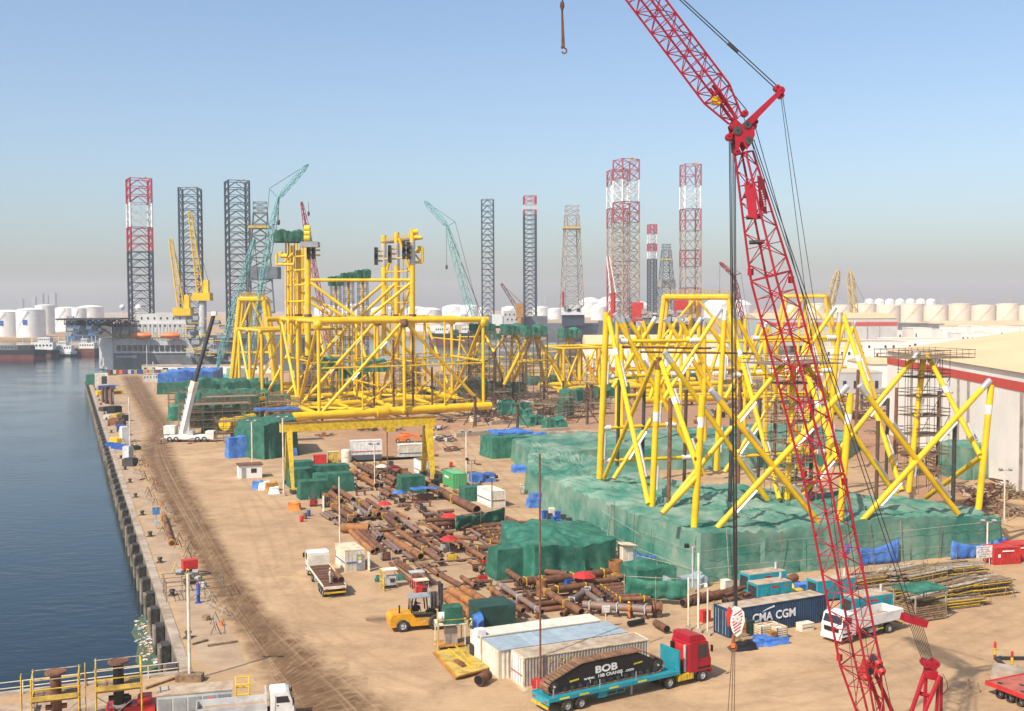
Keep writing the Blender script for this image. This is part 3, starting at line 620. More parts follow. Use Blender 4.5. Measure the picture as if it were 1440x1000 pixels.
# ---- buildings on the right and beyond
def building(label, px0, px1, yt, yb, depth, wall='wall_white', roof='roof_tan', z=0, win=None, band=None, name='building', ridge=0, cat='building', parapet=.5, yaw=0):
    a, b = G(px0, yb, z), G(px1, yb, z); dm = (a.y + b.y) / 2; c = V(((a.x + b.x) / 2, dm, z)); k = dm / FPX; W = (px1 - px0) * k; H = (yb - yt) * k
    t = thing(name, label, cat, c, R(yaw))
    mb = MB(); mb.box((0, depth / 2, H / 2), (W, depth, H)); mb.build('wall', wall, t)
    if ridge: MB().add([(-W / 2 - .4, -.5, H), (W / 2 + .4, -.5, H), (W / 2 + .4, depth / 2, H + ridge), (-W / 2 - .4, depth / 2, H + ridge), (-W / 2 - .4, depth + .5, H), (W / 2 + .4, depth + .5, H)], [(0, 1, 2, 3), (3, 2, 5, 4), (0, 3, 4), (1, 5, 2), (0, 4, 5, 1)]).build('roof', roof, t)
    else:
        mb = MB(); mb.box((0, depth / 2, H + .1), (W - .6, depth - .6, .2)); mb.build('roof', roof, t)
        mb = MB(); [mb.box(q, s) for q, s in (((0, .1, H + parapet / 2), (W + .3, .4, parapet)), ((0, depth - .1, H + parapet / 2), (W + .3, .4, parapet)), ((-W / 2, depth / 2, H + parapet / 2), (.4, depth, parapet)), ((W / 2, depth / 2, H + parapet / 2), (.4, depth, parapet)))]; mb.build('parapet', wall, t)
    if band: mb = MB(); mb.box((0, -.2, H - H * band[0]), (W + .5, .35, H * band[1])); mb.build('red_band', 'band_red', t)
    if win:
        nx, ny, ww, wh = win
        for i in range(nx):
            for j in range(ny):
                if random.random() < .2: continue
                x = -W / 2 + W * (i + .5) / nx; zz = H * (j + .55) / ny
                wn = MB().box((x, -.06, zz), (W / nx * ww, .2, H / ny * wh)).build('window', 'glass', t)
    if wall in ('wall_cream', 'wall_grey') and not win:
        for i in range(1, int(W / 9)): MB().box((-W / 2 + i * 9, -.08, H * .45), (.8, .2, H * .88)).build('rib', 'wall_grey' if wall == 'wall_cream' else 'derrick_tan', t)
    return t
p0, p1 = V((83.5, 170, 0)), V((91.5, 272, 0)); e = (p1 - p0).normalized(); nrm = V((e.y, -e.x, 0)); p0 = p0 - e * 40
t = thing('warehouse', 'huge cream warehouse with tan roof and red band beside the right jacket', 'warehouse', p0); L = (p1 - p0).length; WD, HE, HR = 95, 20.2, 27
q = lambda s, w_, z: e * s + nrm * w_ + V((0, 0, z))
mb = MB(); mb.add([q(0, 0, 0), q(L, 0, 0), q(L, 0, HE), q(0, 0, HE)], [(0, 1, 2, 3)]); mb.add([q(L, 0, 0), q(L, WD, 0), q(L, WD, HE), q(L, WD / 2, HR), q(L, 0, HE)], [(0, 1, 2, 3, 4)]); mb.add([q(0, 0, 0), q(0, WD, 0), q(0, WD, HE), q(0, WD / 2, HR), q(0, 0, HE)], [(0, 1, 2, 3, 4)]); mb.add([q(0, WD, 0), q(L, WD, 0), q(L, WD, HE), q(0, WD, HE)], [(0, 1, 2, 3)]); mb.build('wall', 'wall_cream', t)
mb = MB(); mb.add([q(-.5, -.6, HE + .05), q(L + .5, -.6, HE + .05), q(L + .5, WD / 2, HR + .1), q(-.5, WD / 2, HR + .1), q(-.5, WD + .6, HE), q(L + .5, WD + .6, HE)], [(0, 1, 2, 3), (3, 2, 5, 4)]); mb.build('roof', 'roof_tan', t)
def strip(s0, s1, z0, z1, off, nm, m):
    MB().add([q(s0, -off, z0), q(s1, -off, z0), q(s1, -off, z1), q(s0, -off, z1), q(s0, -.01, z0), q(s1, -.01, z0), q(s1, -.01, z1), q(s0, -.01, z1)], [(0, 1, 2, 3), (0, 4, 5, 1), (3, 2, 6, 7), (0, 3, 7, 4), (1, 5, 6, 2)]).build(nm, m, t)
strip(0, L + .02, HE - 3.2, HE - 1.6, .12, 'red_band', 'band_red')
for s in (L - 22, L - 28.5, L - 55, L - 61, L - 88): strip(s, s + 1.5, 0, HE - 3.25, .1, 'downpipe_panel', 'derrick_tan')
for s in range(1, int(L), 2): strip(s, s + .1, .1, HE - 3.3, .025, 'cladding_rib', 'wall_cream')
building('grey warehouse with red eave band far behind the right jacket', 1066, 1262, 448, 486, 60, 'wall_grey', 'roof_tan', band=(.2, .13), name='warehouse', ridge=4, cat='warehouse')
building('long low cream shed with red band under the tank row', 1326, 1460, 458, 472, 90, 'wall_cream', 'roof_tan', band=(.75, .2), name='warehouse', ridge=4, cat='warehouse')
building('white two storey block with a row of dark windows beyond the warehouse roof', 1351, 1403, 469, 486, 25, win=(8, 1, .3, .3))
building('white office block with dark windows beside the grey warehouse', 1160, 1218, 492, 525, 30, win=(6, 3, .3, .4))
building('cream office with scattered windows behind the scaffold tower', 1205, 1285, 482, 506, 40, 'wall_white', 'roof_dust', win=(7, 2, .25, .3))
building('low white workshop with flat roof next to the cream office', 1262, 1345, 478, 495, 40, 'wall_white', 'roof_tan', win=(5, 1, .2, .3))
building('small grey hut below the white office block', 1180, 1240, 525, 560, 20, 'wall_grey', 'roof_tan', win=(4, 1, .3, .3))
building('tan roofed store beside the scaffold tower', 1225, 1262, 512, 545, 30, 'wall_white', 'roof_tan', ridge=2)
building('long pale shed with red base stripe behind the crossed yellow tubes', 826, 1024, 488, 527, 40, 'wall_cream', 'roof_tan', band=(.78, .12), ridge=5, name='warehouse', cat='warehouse')
building('grey industrial plant under the cream tanks', 1278, 1328, 456, 472, 30, 'hull_grey', 'leg_grey')
building('low white store behind the crane boom', 1060, 1160, 505, 528, 30, 'wall_white', 'roof_tan', win=(8, 1, .2, .3))
building('blue glazed terminal building across the dark basin', 93, 140, 452, 480, 30, 'glass_blue', 'wall_white', z=-.6, win=(8, 3, .75, .6))
building('pale quay shed across the basin behind the thin teal crane', 560, 640, 458, 466, 30, 'wall_cream', 'roof_tan', z=-.6)
building('white store near the far quay between the legs', 700, 742, 452, 462, 30, 'wall_white', 'roof_tan', z=-.6)
for i in range(9):
    building('small pale building among the distant sheds by the tank row', 1085 + i * 40, 1085 + i * 40 + random.randint(16, 34), 462 + random.randint(-3, 5), 478 + (i % 3) * 4, 25, random.choice(['wall_white', 'wall_cream', 'wall_grey']), random.choice(['roof_tan', 'roof_dust']), win=(4, 1, .25, .3))['group'] = 'small buildings among the sheds'
# ---- moored ships
def ship(label, px0, px1, yw, d_, hullm, boot, houses, hh=5):
    a, b = at(px0, yw, d_), at(px1, yw, d_); L = b.x - a.x; t = thing('ship', label, 'ship', V(((a.x + b.x) / 2, d_, WATER)))
    def out(k): return [(-L / 2 * k, 0), (-L * .42 * k, -5), (L * .36 * k, -5), (L / 2 * k, 0), (L * .36 * k, 5), (-L * .42 * k, 5)]
    mb = MB(); mb.prism(out(.97), -1, hh * .45); mb.build('lower_hull', boot, t); mb = MB(); mb.prism(out(1), hh * .45, hh); mb.build('hull', hullm, t)
    for x, w_, h, z0, m in houses: hs = MB().box((x * L, 0, hh + z0 + h / 2), (w_ * L, 6, h)).build('superstructure', m, t); [MB().box((x * L - w_ * L * .4 + i * w_ * L * .8 / 5, -3.05, hh + z0 + h * .6), (w_ * L * .08, .1, h * .25)).build('window', 'glass', hs) for i in range(6)]
    for x in (-.2, .15, .3): rod('mast', (x * L, 0, hh), (x * L, 0, hh + random.uniform(7, 12)), .2, 'white_paint', t, 5)
    return t
ship('black tug with red lower hull moored at the far left', -30, 66, 500, 745, 'black', 'maroon', [(-.05, .3, 3, 0, 'leg_grey'), (.2, .2, 3, 0, 'dark_steel')], 6)
ship('white decked supply vessel with black hull beyond the dark basin', 28, 84, 497, 770, 'black', 'rust', [(.1, .55, 5, 0, 'white_paint'), (.15, .3, 3.5, 5, 'white_paint')], 5)
ship('small white motor launch between tug and rig', 72, 108, 496, 780, 'white_paint', 'black', [(.05, .6, 4, 0, 'white_paint'), (.0, .3, 3, 4, 'white_paint')], 3.5)
ship('maroon hulled workboat next to the grey rig hull', 106, 142, 494, 790, 'rust', 'maroon', [(.0, .6, 4, 0, 'white_paint'), (-.1, .25, 3, 4, 'grey_light')], 5)
ship('dark workboat moored across the far basin right of the tower', 603, 640, 488, 1000, 'black', 'maroon', [(.0, .5, 6, 0, 'white_paint'), (.05, .2, 4, 6, 'grey_light')], 9)
ship('second dark workboat across the far basin', 634, 668, 488, 1010, 'black', 'rust', [(.15, .4, 6, 0, 'white_paint')], 9)
# ================================================================ the yellow jackets
def tubes(t, lst, r, m='yellow', name='brace', seg=12):
    for a, b in lst: rod(name, a, b, r, m, t, seg, V(t.location))
def anode(t, p, q, r, f0=.6, f1=.75, side=None):
    """a pale zinc bar riding on a tube"""
    p, q = V(p), V(q); d = (q - p).normalized(); o = side or V((.8, -.5, .1)); o = (o - d * o.dot(d)).normalized() * (r + .22)
    a, b = p.lerp(q, f0) + o, p.lerp(q, f1) + o; rod('anode', a, b, .17, 'anode', t, 4, V(t.location))
def collar(t, p, q, r, f, m='white_paint', w=.9):
    p, q = V(p), V(q); d = (q - p).normalized(); c = p.lerp(q, f); rod('collar', c - d * w / 2, c + d * w / 2, r * 1.06, m, t, 12, V(t.location))
def scaffold(name, label, c, w, l, h, deg, lev=2.0, group=None, m='scaffold', bay=2.2, parent=None, planks=True, rr=.05, toprail=True, jitter=0):
    """tube scaffold with boards at some lifts"""
    t = parent or thing(name, label, 'scaffold', V((c[0], c[1], c[2] if len(c) > 2 else 0)), R(deg), group)
    nx, ny, nl = max(1, round(l / bay)), max(1, round(w / bay)), max(1, round(h / lev)); mb = MB()
    xs = [-l / 2 + l * i / nx for i in range(nx + 1)]; ys = [-w / 2 + w * i / ny for i in range(ny + 1)]
    for x in xs:
        for y in ys:
            if (x in (xs[0], xs[-1]) or y in (ys[0], ys[-1])): mb.tube((x, y, 0), (x, y, h + (1.1 if toprail else random.uniform(0, .8))), rr, 4, cap=False)
    for k in range(1, nl + 1):
        z = k * h / nl
        for zz in (z, z + .55, z + 1.05) if toprail else (z,):
            for y in (ys[0], ys[-1]): mb.tube((xs[0] - .2, y, zz), (xs[-1] + .2, y, zz), rr, 4, cap=False)
            for x in (xs[0], xs[-1]): mb.tube((x, ys[0] - .2, zz), (x, ys[-1] + .2, zz), rr, 4, cap=False)
        for i in range(nx):
            if (i + k) % 2 == 0: mb.tube((xs[i], ys[0], z - h / nl), (xs[i + 1], ys[0], z), rr, 4, cap=False)
    mb.build('scaffold_tube', m, t, kind='stuff')
    if planks:
        for k in range(1, nl + 1):
            nb = max(2, int(w / .5))
            for b in range(nb): block('plank', (random.uniform(-.1, .1), -w / 2 + w * (b + .5) / nb, k * h / nl + .06), (l * random.uniform(.9, 1.05), w / nb * .86, .06), 'timber', t)
    return t
def stool(t, p, z1, h=None, m='rust_dark', r=.35):
    """a steel support under a tube: post and three splayed legs"""
    b = V(t.location); p = V(p); rod('support_post', V((p.x, p.y, 0)), V((p.x, p.y, z1)), r, m, t, 8, b)
    for k in range(3):
        g = k * 2.1 + .5; o = V((math.cos(g), math.sin(g), 0)); rod('support_strut', V((p.x, p.y, z1 * .75)), V((p.x, p.y, 0)) + o * z1 * .55, r * .5, m, t, 6, b)
# ---- the big jacket with its two towers
Z0, Z1 = 3.2, 27.6
rowsA = [[G(x, y, Z0) for x, y in pts] for pts in ([(449, 584), (569, 578), (680, 571)], [(420, 572), (532, 565), (636, 558)], [(397, 561), (499, 554.5), (598, 548)])]
bs = V((rowsA[0][1].x, rowsA[0][1].y, 0))
J = thing('offshore_jacket', 'huge yellow tubular jacket with two tall towers, lying across the middle of the yard', 'steel jacket', bs)
up = V((0, 0, Z1 - Z0))
for k, row in enumerate(rowsA):
    e = (row[2] - row[0]).normalized(); ext = 7 if k == 0 else 4
    rod('bottom_chord', row[0] - e * ext, row[2] + e * (2.2 if k == 0 else 1.5), 1.12 if k == 0 else .95, 'yellow', J, 16, bs)
    rod('top_chord', row[0] + up - e * (1 + 2 * k), row[2] + up + e * 1.5, .78, 'yellow', J, 14, bs)
    for i, p in enumerate(row):
        rod('column', p, p + up, .46, 'yellow', J, 12, bs); stool(J, p + e * .8, Z0 - .7)
        MB().lathe([(.9, -1.1), (1.25, -.3), (1.25, .3), (.9, 1.1)], 12).build('node_can', 'rust' if i == 1 else 'yellow', J, loc=p + up * (1 - .03) - bs)
    for i in (0, 1):
        a, b = (row[1] + up, row[0]) if i == 0 else (row[1] + up, row[2]); rod('brace', a, b, .48, 'yellow', J, 12, bs); anode(J, a, b, .48, .55, .63); anode(J, a, b, .48, .22, .3)
for i in range(3):
    a, b, c = rowsA[0][i], rowsA[1][i], rowsA[2][i]
    for p, q in ((a + up, b), (c + up, b)): rod('brace', p, q, .42, 'yellow', J, 12, bs); anode(J, p, q, .42, .3, .38); anode(J, p, q, .42, .62, .7)
    for p, q in ((a, b), (b, c)):
        rod('transverse_chord', p, q, .7, 'yellow', J, 12, bs); rod('transverse_chord', p + up, q + up, .6, 'yellow', J, 12, bs)
    for p, q in ((a, b), (b, c)):
        if i == 2: rod('strut', p + up * .52, q + up * .52, .34, 'yellow', J, 10, bs)
for i in (0, 1):
    for k in (0, 1):
        a, b, c, d_ = rowsA[k][i], rowsA[k][i + 1], rowsA[k + 1][i + 1], rowsA[k + 1][i]
        rod('plan_brace', a, c, .4, 'yellow', J, 10, bs); rod('plan_brace', b, d_, .4, 'yellow', J, 10, bs)
        rod('plan_brace', (a + b) / 2, (c + d_) / 2, .55, 'yellow', J, 10, bs); rod('plan_brace', (a + b) / 2 + V((0, 0, 1.5)), b.lerp(c, .5) + V((0, 0, 7)), .3, 'yellow', J, 10, bs)
        rod('mid_strut', b.lerp(a, .45) + up * .50, b.lerp(c, .4) + up * .52, .3, 'yellow', J, 10, bs)
e = (rowsA[0][2] - rowsA[0][0]).normalized(); cc = rowsA[0][0].lerp(rowsA[0][2], .36)
rod('clamp_ring', cc - e * 1.6, cc + e * 1.6, 1.65, 'yellow', J, 16, bs); collar(J, rowsA[1][0] - e * 4, rowsA[1][2], .95, .05, 'white_paint', 2.4)
# towers standing above it
TL = [((433, 340), 338), ((420, 352), 352), ((408, 345), 366)]; TR = [((580, 322), 338), ((558, 327), 352), ((540, 331), 366)]
low = {433: 470, 420: 468, 408: 466, 580: 520, 558: 505, 540: 500}
for side, T in (('l', TL), ('r', TR)):
    for (px, yt), dd in T:
        p, q = at(px, low[px] + (30 if side == 'l' else 0), dd), at(px, yt, dd); rod('tower_leg', p, q, .82 if side == 'r' else .9, 'yellow', J, 14, bs)
        c = at(px, 445, dd); rod('collar', c - V((0, 0, .7)), c + V((0, 0, .7)), 1.15, 'rust', J, 14, bs)
        if side == 'r': collar(J, p, q, .82, .83, 'anode', 7)
for k in range(9):
    x = 402 + k * 3.9; rod('guide_tube', at(x, 470, 345 + k * 2), at(x, 338 + (k % 3) * 4, 345 + k * 2), .28, 'yellow', J, 8, bs)
for k in range(6): x = 545 + k * 5.5; rod('guide_tube', at(x, 450, 356), at(x, 352, 356), .16, 'yellow_pale', J, 6, bs)
for y in (362, 381, 402, 425): rod('tower_ring', at(401, y, 347), at(432, y - 2, 340), .3, 'yellow', J, 8, bs); rod('tower_ring', at(541, y + 2, 362), at(580, y, 340), .22, 'yellow', J, 8, bs)
for (x0, y0, x1, y1, dd) in [(436, 394, 582, 394, 338), (422, 394, 558, 394, 352), (410, 394, 540, 394, 366), (436, 397, 498, 443, 338), (424, 410, 482, 444, 352), (436, 425, 466, 444, 366), (579, 397, 522, 443, 338), (557, 398, 508, 444, 352), (538, 400, 496, 436, 366), (539, 398, 556, 440, 360), (579, 398, 562, 444, 345), (539, 392, 549, 365, 366), (561, 335, 579, 388, 345), (405, 398, 406, 398.1, 350)]:
    rod('tower_brace', at(x0, y0, dd), at(x1, y1, dd), .5, 'yellow', J, 10, bs)
for (pts, dd, r) in [([(389, 357), (389, 372), (413, 372)], 340, .42), ([(395, 354), (395, 360), (404, 360)], 342, .7), ([(594, 348), (594, 369), (582, 369)], 340, .42), ([(584, 353), (590, 353), (590, 346)], 341, .7), ([(396, 372), (412, 356)], 342, .3), ([(584, 358), (592, 368)], 340, .3), ([(413, 372), (414, 361)], 342, .3)]:
    for (xa, ya), (xb, yb) in zip(pts, pts[1:]): rod('padeye_arm', at(xa, ya, dd), at(xb, yb, dd), r, 'yellow', J, 10, bs)
rod('lifting_trunnion', at(581, 326, 336), at(588, 326, 336), .8, 'yellow', J, 10, bs); rod('lifting_trunnion', at(582, 334, 336), at(593, 334, 336), .55, 'yellow', J, 10, bs)
for y in (322, 328, 335): rod('lifting_trunnion', at(428, y, 336), at(436, y, 336), 1.1, 'yellow', J, 10, bs)
for x, y in ((529, 360), (548, 357), (568, 352), (574, 352), (434, 352), (441, 352)):
    MB().box((0, 0, 0), (.9, 2.2, 3.4)).build('boat_fender', 'black', J, loc=at(x, y - 4, 337) - bs); MB().box((0, 0, 0), (.9, 2.2, 3.2)).build('boat_fender', 'black', J, loc=at(x, y + 5, 337) - bs)
    for yy in (-7, 0, 7): rod('fender_arm', at(x + 1, y + yy, 337), at(x + 9, y + yy, 338), .3, 'yellow', J, 8, bs)
p, q = at(536, 340, 362), at(582, 334, 340); e = (q - p).normalized(); f = V((-e.y, e.x, 0)); mb = MB()
for s in range(0, int((q - p).length), 2): mb.tube(p + e * s - bs, p + e * s - bs + V((0, 0, 1.3)), .07, 4); mb.tube(p + e * s + f * 3 - bs, p + e * s + f * 3 - bs + V((0, 0, 1.3)), .07, 4)
for zz in (.7, 1.3): mb.tube(p - bs + V((0, 0, zz)), q - bs + V((0, 0, zz)), .07, 4); mb.tube(p + f * 3 - bs + V((0, 0, zz)), q + f * 3 - bs + V((0, 0, zz)), .07, 4)
mb.build('walkway_rail', 'yellow_paint', J, kind='stuff'); mb = MB(); mb.add([a - bs for a in (p, q, q + f * 3, p + f * 3, p - V((0, 0, .5)), q - V((0, 0, .5)), q + f * 3 - V((0, 0, .5)), p + f * 3 - V((0, 0, .5)))], [(0, 1, 2, 3), (7, 6, 5, 4), (0, 4, 5, 1), (1, 5, 6, 2), (2, 6, 7, 3), (3, 7, 4, 0)]); mb.build('walkway', 'timber', J)
block('work_platform', at(436, 344, 334) - bs, (5.2, 4, 1.6), 'grey_paint', J)
nt_ = tarp('netting', '', '', rect(at(411, 336, 345), 10.5, 8, 20), 3.4, 'green_net', parent=J, sag=1.0, wr=.5, flare=0); nt_.location.z = at(411, 341, 345).z
# scaffold columns with green wrapped heads between the towers
for x, yt in ((472, 397), (490, 392), (510, 388)):
    c = at(x, yt, 372); t = scaffold('scaffold_tower', {472: 'left', 490: 'middle', 510: 'right'}[x] + ' of three slim scaffold columns with green wrapped heads between the towers', (c.x, c.y, 0), 3, 3, c.z, 20, 2.6, 'wrapped scaffold columns', bay=1.5, planks=False, rr=.08)
    rod('core_tube', (0, 0, 0), (0, 0, c.z + 1), .45, 'yellow', t, 8); o = tarp('wrapping', '', '', rect((0, 0), 4.6, 4.6, 0), 3.2, 'green_net', parent=t, sag=.6, wr=.4, flare=-.3); o.location = (0, 0, c.z - 1.2)
# ---- the jacket section left of it
Z0, Z1 = 2.6, 23.5
rw = [[G(x, y, Z0) for x, y in pts] for pts in ([(369, 556), (398, 553)], [(352, 549), (380, 547)], [(337, 545), (365, 543)])]
bs = V((rw[0][0].x, rw[0][0].y, 0)); J = thing('offshore_jacket', 'smaller yellow jacket section standing left of the huge one', 'steel jacket', bs); up = V((0, 0, Z1 - Z0))
for k, row in enumerate(rw):
    e = (row[1] - row[0]); row.append(row[1] + e * 3.2)
    rod('top_chord', row[0] + up - e * .1, row[2] + up, .55, 'yellow', J, 12, bs); rod('bottom_chord', row[0] - e * .5, row[2], .8, 'yellow', J, 12, bs)
    rod('column', row[0], row[0] + up, .48, 'yellow', J, 12, bs); stool(J, row[0], Z0 - .5)
    rod('column', row[2], row[2] + up, .48, 'yellow', J, 12, bs)
    rod('brace', row[0] + e * .2, row[0] + up * .98 + e * 1.9, .46, 'yellow', J, 12, bs); anode(J, row[0] + e * .2, row[0] + up + e * 1.9, .46, .4, .5)
    rod('brace', row[0] + e * 3.4, row[0] + up * .98 + e * 2.2, .46, 'yellow', J, 12, bs)
for i in (0, 2):
    rod('brace', rw[0][i] + up, rw[1][i], .4, 'yellow', J, 12, bs); rod('brace', rw[2][i] + up, rw[1][i], .4, 'yellow', J, 12, bs)
    for k in (0, 1): rod('transverse_chord', rw[k][i] + up, rw[k + 1][i] + up, .5, 'yellow', J, 12, bs); rod('transverse_chord', rw[k][i], rw[k + 1][i], .6, 'yellow', J, 12, bs)
# ---- yellow portal frames (lifting frames) far behind
def portal(label, x0, x1, yt, yb0, yb1, d_, dd2=14, spread=4):
    c = at((x0 + x1) / 2, yt, d_); b = V((c.x, d_, 0)); t = thing('portal_frame', label, 'steel frame', b)
    a0, a1, c0, c1 = at(x0, yt, d_), at(x1, yt, d_), at(x0 + 5, yt, d_ + dd2), at(x1 + 5, yt, d_ + dd2)
    for p, q in ((a0, a1), (c0, c1), (a0, c0), (a1, c1)): rod('deck_beam', p, q, 1.1, 'yellow', t, 8, b)
    mid = (a0 + a1) / 2
    for p, s in ((a0, -1), (c0, -1), (a1, 1), (c1, 1)):
        f = V((p.x + s * spread, p.y, 0)); rod('portal_leg', f, p, .9, 'yellow', t, 8, b)
    for s in (-1, 1): rod('portal_leg', V((mid.x + s * 2.5, d_ + 4, 0)), mid + V((s * 1.2, 4, 0)), .8, 'yellow', t, 8, b)
    rod('portal_brace', V((a0.x - spread * .5, d_, a0.z * .5)), mid, .5, 'yellow', t, 8, b); rod('portal_brace', V((a1.x + spread * .5, d_, a1.z * .5)), mid, .5, 'yellow', t, 8, b)
    rod('portal_tie', V((a0.x - spread * .6, d_, a0.z * .4)), V((a1.x + spread * .6, d_, a1.z * .4)), .4, 'yellow', t, 8, b)
    mb = MB(); n = 16
    for i in range(n + 1): p = a0.lerp(a1, i / n) - b; mb.tube(p, p + V((0, 0, 2.6)), .1, 4); p2 = c0.lerp(c1, i / n) - b; mb.tube(p2, p2 + V((0, 0, 2.6)), .1, 4)
    for z in (1.4, 2.6): mb.tube(a0 - b + V((0, 0, z)), a1 - b + V((0, 0, z)), .1, 4); mb.tube(c0 - b + V((0, 0, z)), c1 - b + V((0, 0, z)), .1, 4)
    mb.build('guard_rail', 'yellow_pale', t, kind='stuff'); return t
portal('yellow portal frame with railed deck behind the crossed tubes of the right jacket', 934, 1024, 418, 0, 0, 420)
portal('yellow portal frame with railed deck beside the teal crane on the left', 337, 371, 421, 0, 0, 430)
portal('smaller yellow portal frame peeping out right of the red boom', 1102, 1160, 417, 0, 0, 640, spread=6)
# ---- braced yellow tripods wrapped in green netting, mid distance
def tripod(label, top, feet, d_, r=.5, scaf=True, wrap=True, group=None, horiz=True):
    c = at(*top, d_); b = V((c.x, c.y, 0)); t = thing('jacket_frame', label, 'steel jacket', b, 0, group)
    for fx, fy, off in feet:
        f = at(fx, fy, d_ + off); f.z = max(1.5, f.z); rod('leg', f, c + V((random.uniform(-.8, .8), off * .1, 0)), r, 'yellow', t, 10, b)
        rod('support_post', V((f.x, f.y, 0)), f, .4, 'rust_dark', t, 8, b)
    if horiz:
        fs = [at(fx, fy, d_ + off).lerp(c, .42) for fx, fy, off in feet]
        for p, q in zip(fs, fs[1:] + fs[:1]): rod('ring_brace', p, q, r * .65, 'yellow', t, 8, b)
    if scaf: scaffold('', '', (0, 0), 7, 9, c.z * .92, 20, 2.4, parent=t, bay=2.2, planks=False, rr=.09)
    if wrap: o = tarp('netting', '', '', rect((0, 0), 7, 6, 20), 3.6, 'green_net', parent=t, sag=.8, wr=.5, flare=-.2); o.location = (0, 0, c.z - 2)
    return t
tripod('yellow braced frame with green wrapped top right of the huge jacket', (678, 462), [(660, 492, 4), (695, 495, -6), (706, 530, 10), (652, 560, 0)], 365)
tripod('yellow braced frame with netted scaffold, second right of the huge jacket', (721, 463), [(696, 492, 2), (716, 540, 8), (735, 500, -4), (740, 495, 8)], 385)
tripod('yellow splayed frame around a tall scaffold in front of the far basin', (750, 465), [(709, 541, 0), (792, 535, 2), (765, 535, 12), (722, 535, 14)], 360, r=.62)
tripod('small yellow frame with dark netted cabin near the basin edge', (801, 468), [(787, 496, 0), (802, 500, 6), (812, 498, 2)], 420, horiz=False)
for (x, y, w_, l_, h_, k) in [(700, 556, 10, 30, 5.2, 0), (668, 552, 8, 12, 6, 1), (765, 540, 10, 26, 3.5, 0), (735, 588, 5, 8, 3.2, 0), (748, 597, 6, 9, 3, 1), (722, 583, 5, 14, 4.4, 1), (795, 585, 5, 5, 5, 0), (803, 572, 6, 10, 6.5, 0), (778, 604, 5, 9, 3, 1), (680, 505, 5, 10, 14, 1), (697, 508, 5, 9, 14, 0), (845, 565, 5, 9, 5, 1), (868, 560, 6, 11, 6, 0), (640, 497, 4, 6, 14, 0), (885, 545, 7, 14, 5, 1), (960, 540, 8, 24, 5, 0)]:
    hs = h_ if h_ < 10 else 4; b = G(x, y)
    o = tarp('netting', 'green mesh sheet wrapped round steelwork in the congested middle of the yard', 'netting', rect(b, l_ * .62, w_ * .7, 22 + (x % 7) * 4), hs * .85, 'green_net', 'green mesh wrappings in the middle of the yard', wr=.8, sag=.9, flare=.5, seed=x * .1, step=.5, rings=8)
    if h_ > 10: o.location.z = 12; rod_t = None
# ---- lying jacket panel in the middle, behind the right jacket
Z0, Z1 = 2.4, 16.5
r0 = [G(793, 548, Z0), G(843, 545, Z0), G(900, 541, Z0)]; r1 = [p + V((-6, 20, 0)) for p in r0]; bs = V((r0[0].x, r0[0].y, 0)); up = V((0, 0, Z1 - Z0))
J = thing('offshore_jacket', 'low yellow jacket panel lying behind the left legs of the right jacket', 'steel jacket', bs)
for row in (r0, r1):
    rod('bottom_chord', row[0] - V((2, 0, 0)), row[2] + V((30, 6, 0)), 1.0, 'yellow', J, 12, bs); rod('top_chord', row[0] + up, row[2] + up + V((20, 4, 0)), .45, 'yellow', J, 10, bs)
    for p in row: rod('column', p, p + up, .5, 'yellow', J, 10, bs); stool(J, p, Z0 - .6)
    for i in (0, 1): m_ = row[i].lerp(row[i + 1], .45); rod('brace', row[i], m_ + up, .42, 'yellow', J, 10, bs); rod('brace', m_ + up, row[i + 1], .42, 'yellow', J, 10, bs); rod('column', m_, m_ + up, .35, 'yellow', J, 10, bs)
for a, b in zip(r0, r1): rod('transverse_chord', a, b, .6, 'yellow', J, 10, bs); rod('transverse_chord', a + up, b + up, .4, 'yellow', J, 10, bs); rod('brace', a, b + up, .35, 'yellow', J, 10, bs)
for k, (x0, y0, x1, y1, r) in enumerate([(900, 552, 1060, 543, 1.1), (905, 563, 1070, 556, 1.15), (880, 545, 1040, 536, .8), (1040, 560, 1180, 552, 1.0)]):
    a, b = G(x0, y0, 2.2), G(x1, y1, 2.2); t = thing('yellow_tube', 'thick yellow tube lying on stands behind the right jacket', 'steel tube', V((a.x, a.y, 0)), 0, 'thick tubes lying behind the right jacket'); rod('tube', a, b, r, 'yellow', t, 14, V(t.location))
    for f in (.12, .4, .7, .95): stool(t, a.lerp(b, f), 2.2 - r, r=.3)
# ---- the right jacket on its green sheeted mounds
TZ = 5.6
bc, bb, ba, bf = G(976, 745, TZ), G(917, 712, TZ), G(843, 673, TZ), G(1376, 716, TZ)
eF = (bf - bc); eF.z = 0; eF.normalize()
PF, PM, PB = (bc, bc + eF), (bb, bb + eF), (ba, ba + eF)
bi = lambda px, py: onp(px, py, *PF); mi = lambda px, py: onp(px, py, *PM); ki = lambda px, py: onp(px, py, *PB)
bs = V((bc.x + 12, bc.y + 12, TZ)); RJ = thing('offshore_jacket', 'tall yellow jacket of crossed tubes rising from green sheeted mounds', 'steel jacket', bs)
def member(p, q, r=.52, name='brace', cap=None, an=True, col=None, m='yellow'):
    r *= .66
    rod(name, p, q, r, m, RJ, 16, bs)
    if an: anode(RJ, p, q, r, .12, .28); anode(RJ, p, q, r, .58, .72)
    if cap: collar(RJ, p, q, r, .985, cap, 1.6)
    if col: collar(RJ, p, q, r, col, 'white_paint', 1.2)
F, M_, B_ = bi, mi, ki
fp = {'c': (F(976, 745), F(988, 556)), 'e': (F(1181, 733), F(1196, 553)), 'f': (F(1376, 716), F(1394, 541))}
for k, (p, q) in fp.items(): member(p, q, .62, 'leg', None, False, .80)
member(M_(917, 712), M_(926, 508), .6, 'leg', 'rust', col=.62); member(B_(843, 673), B_(853, 443), .72, 'leg', 'yellow')
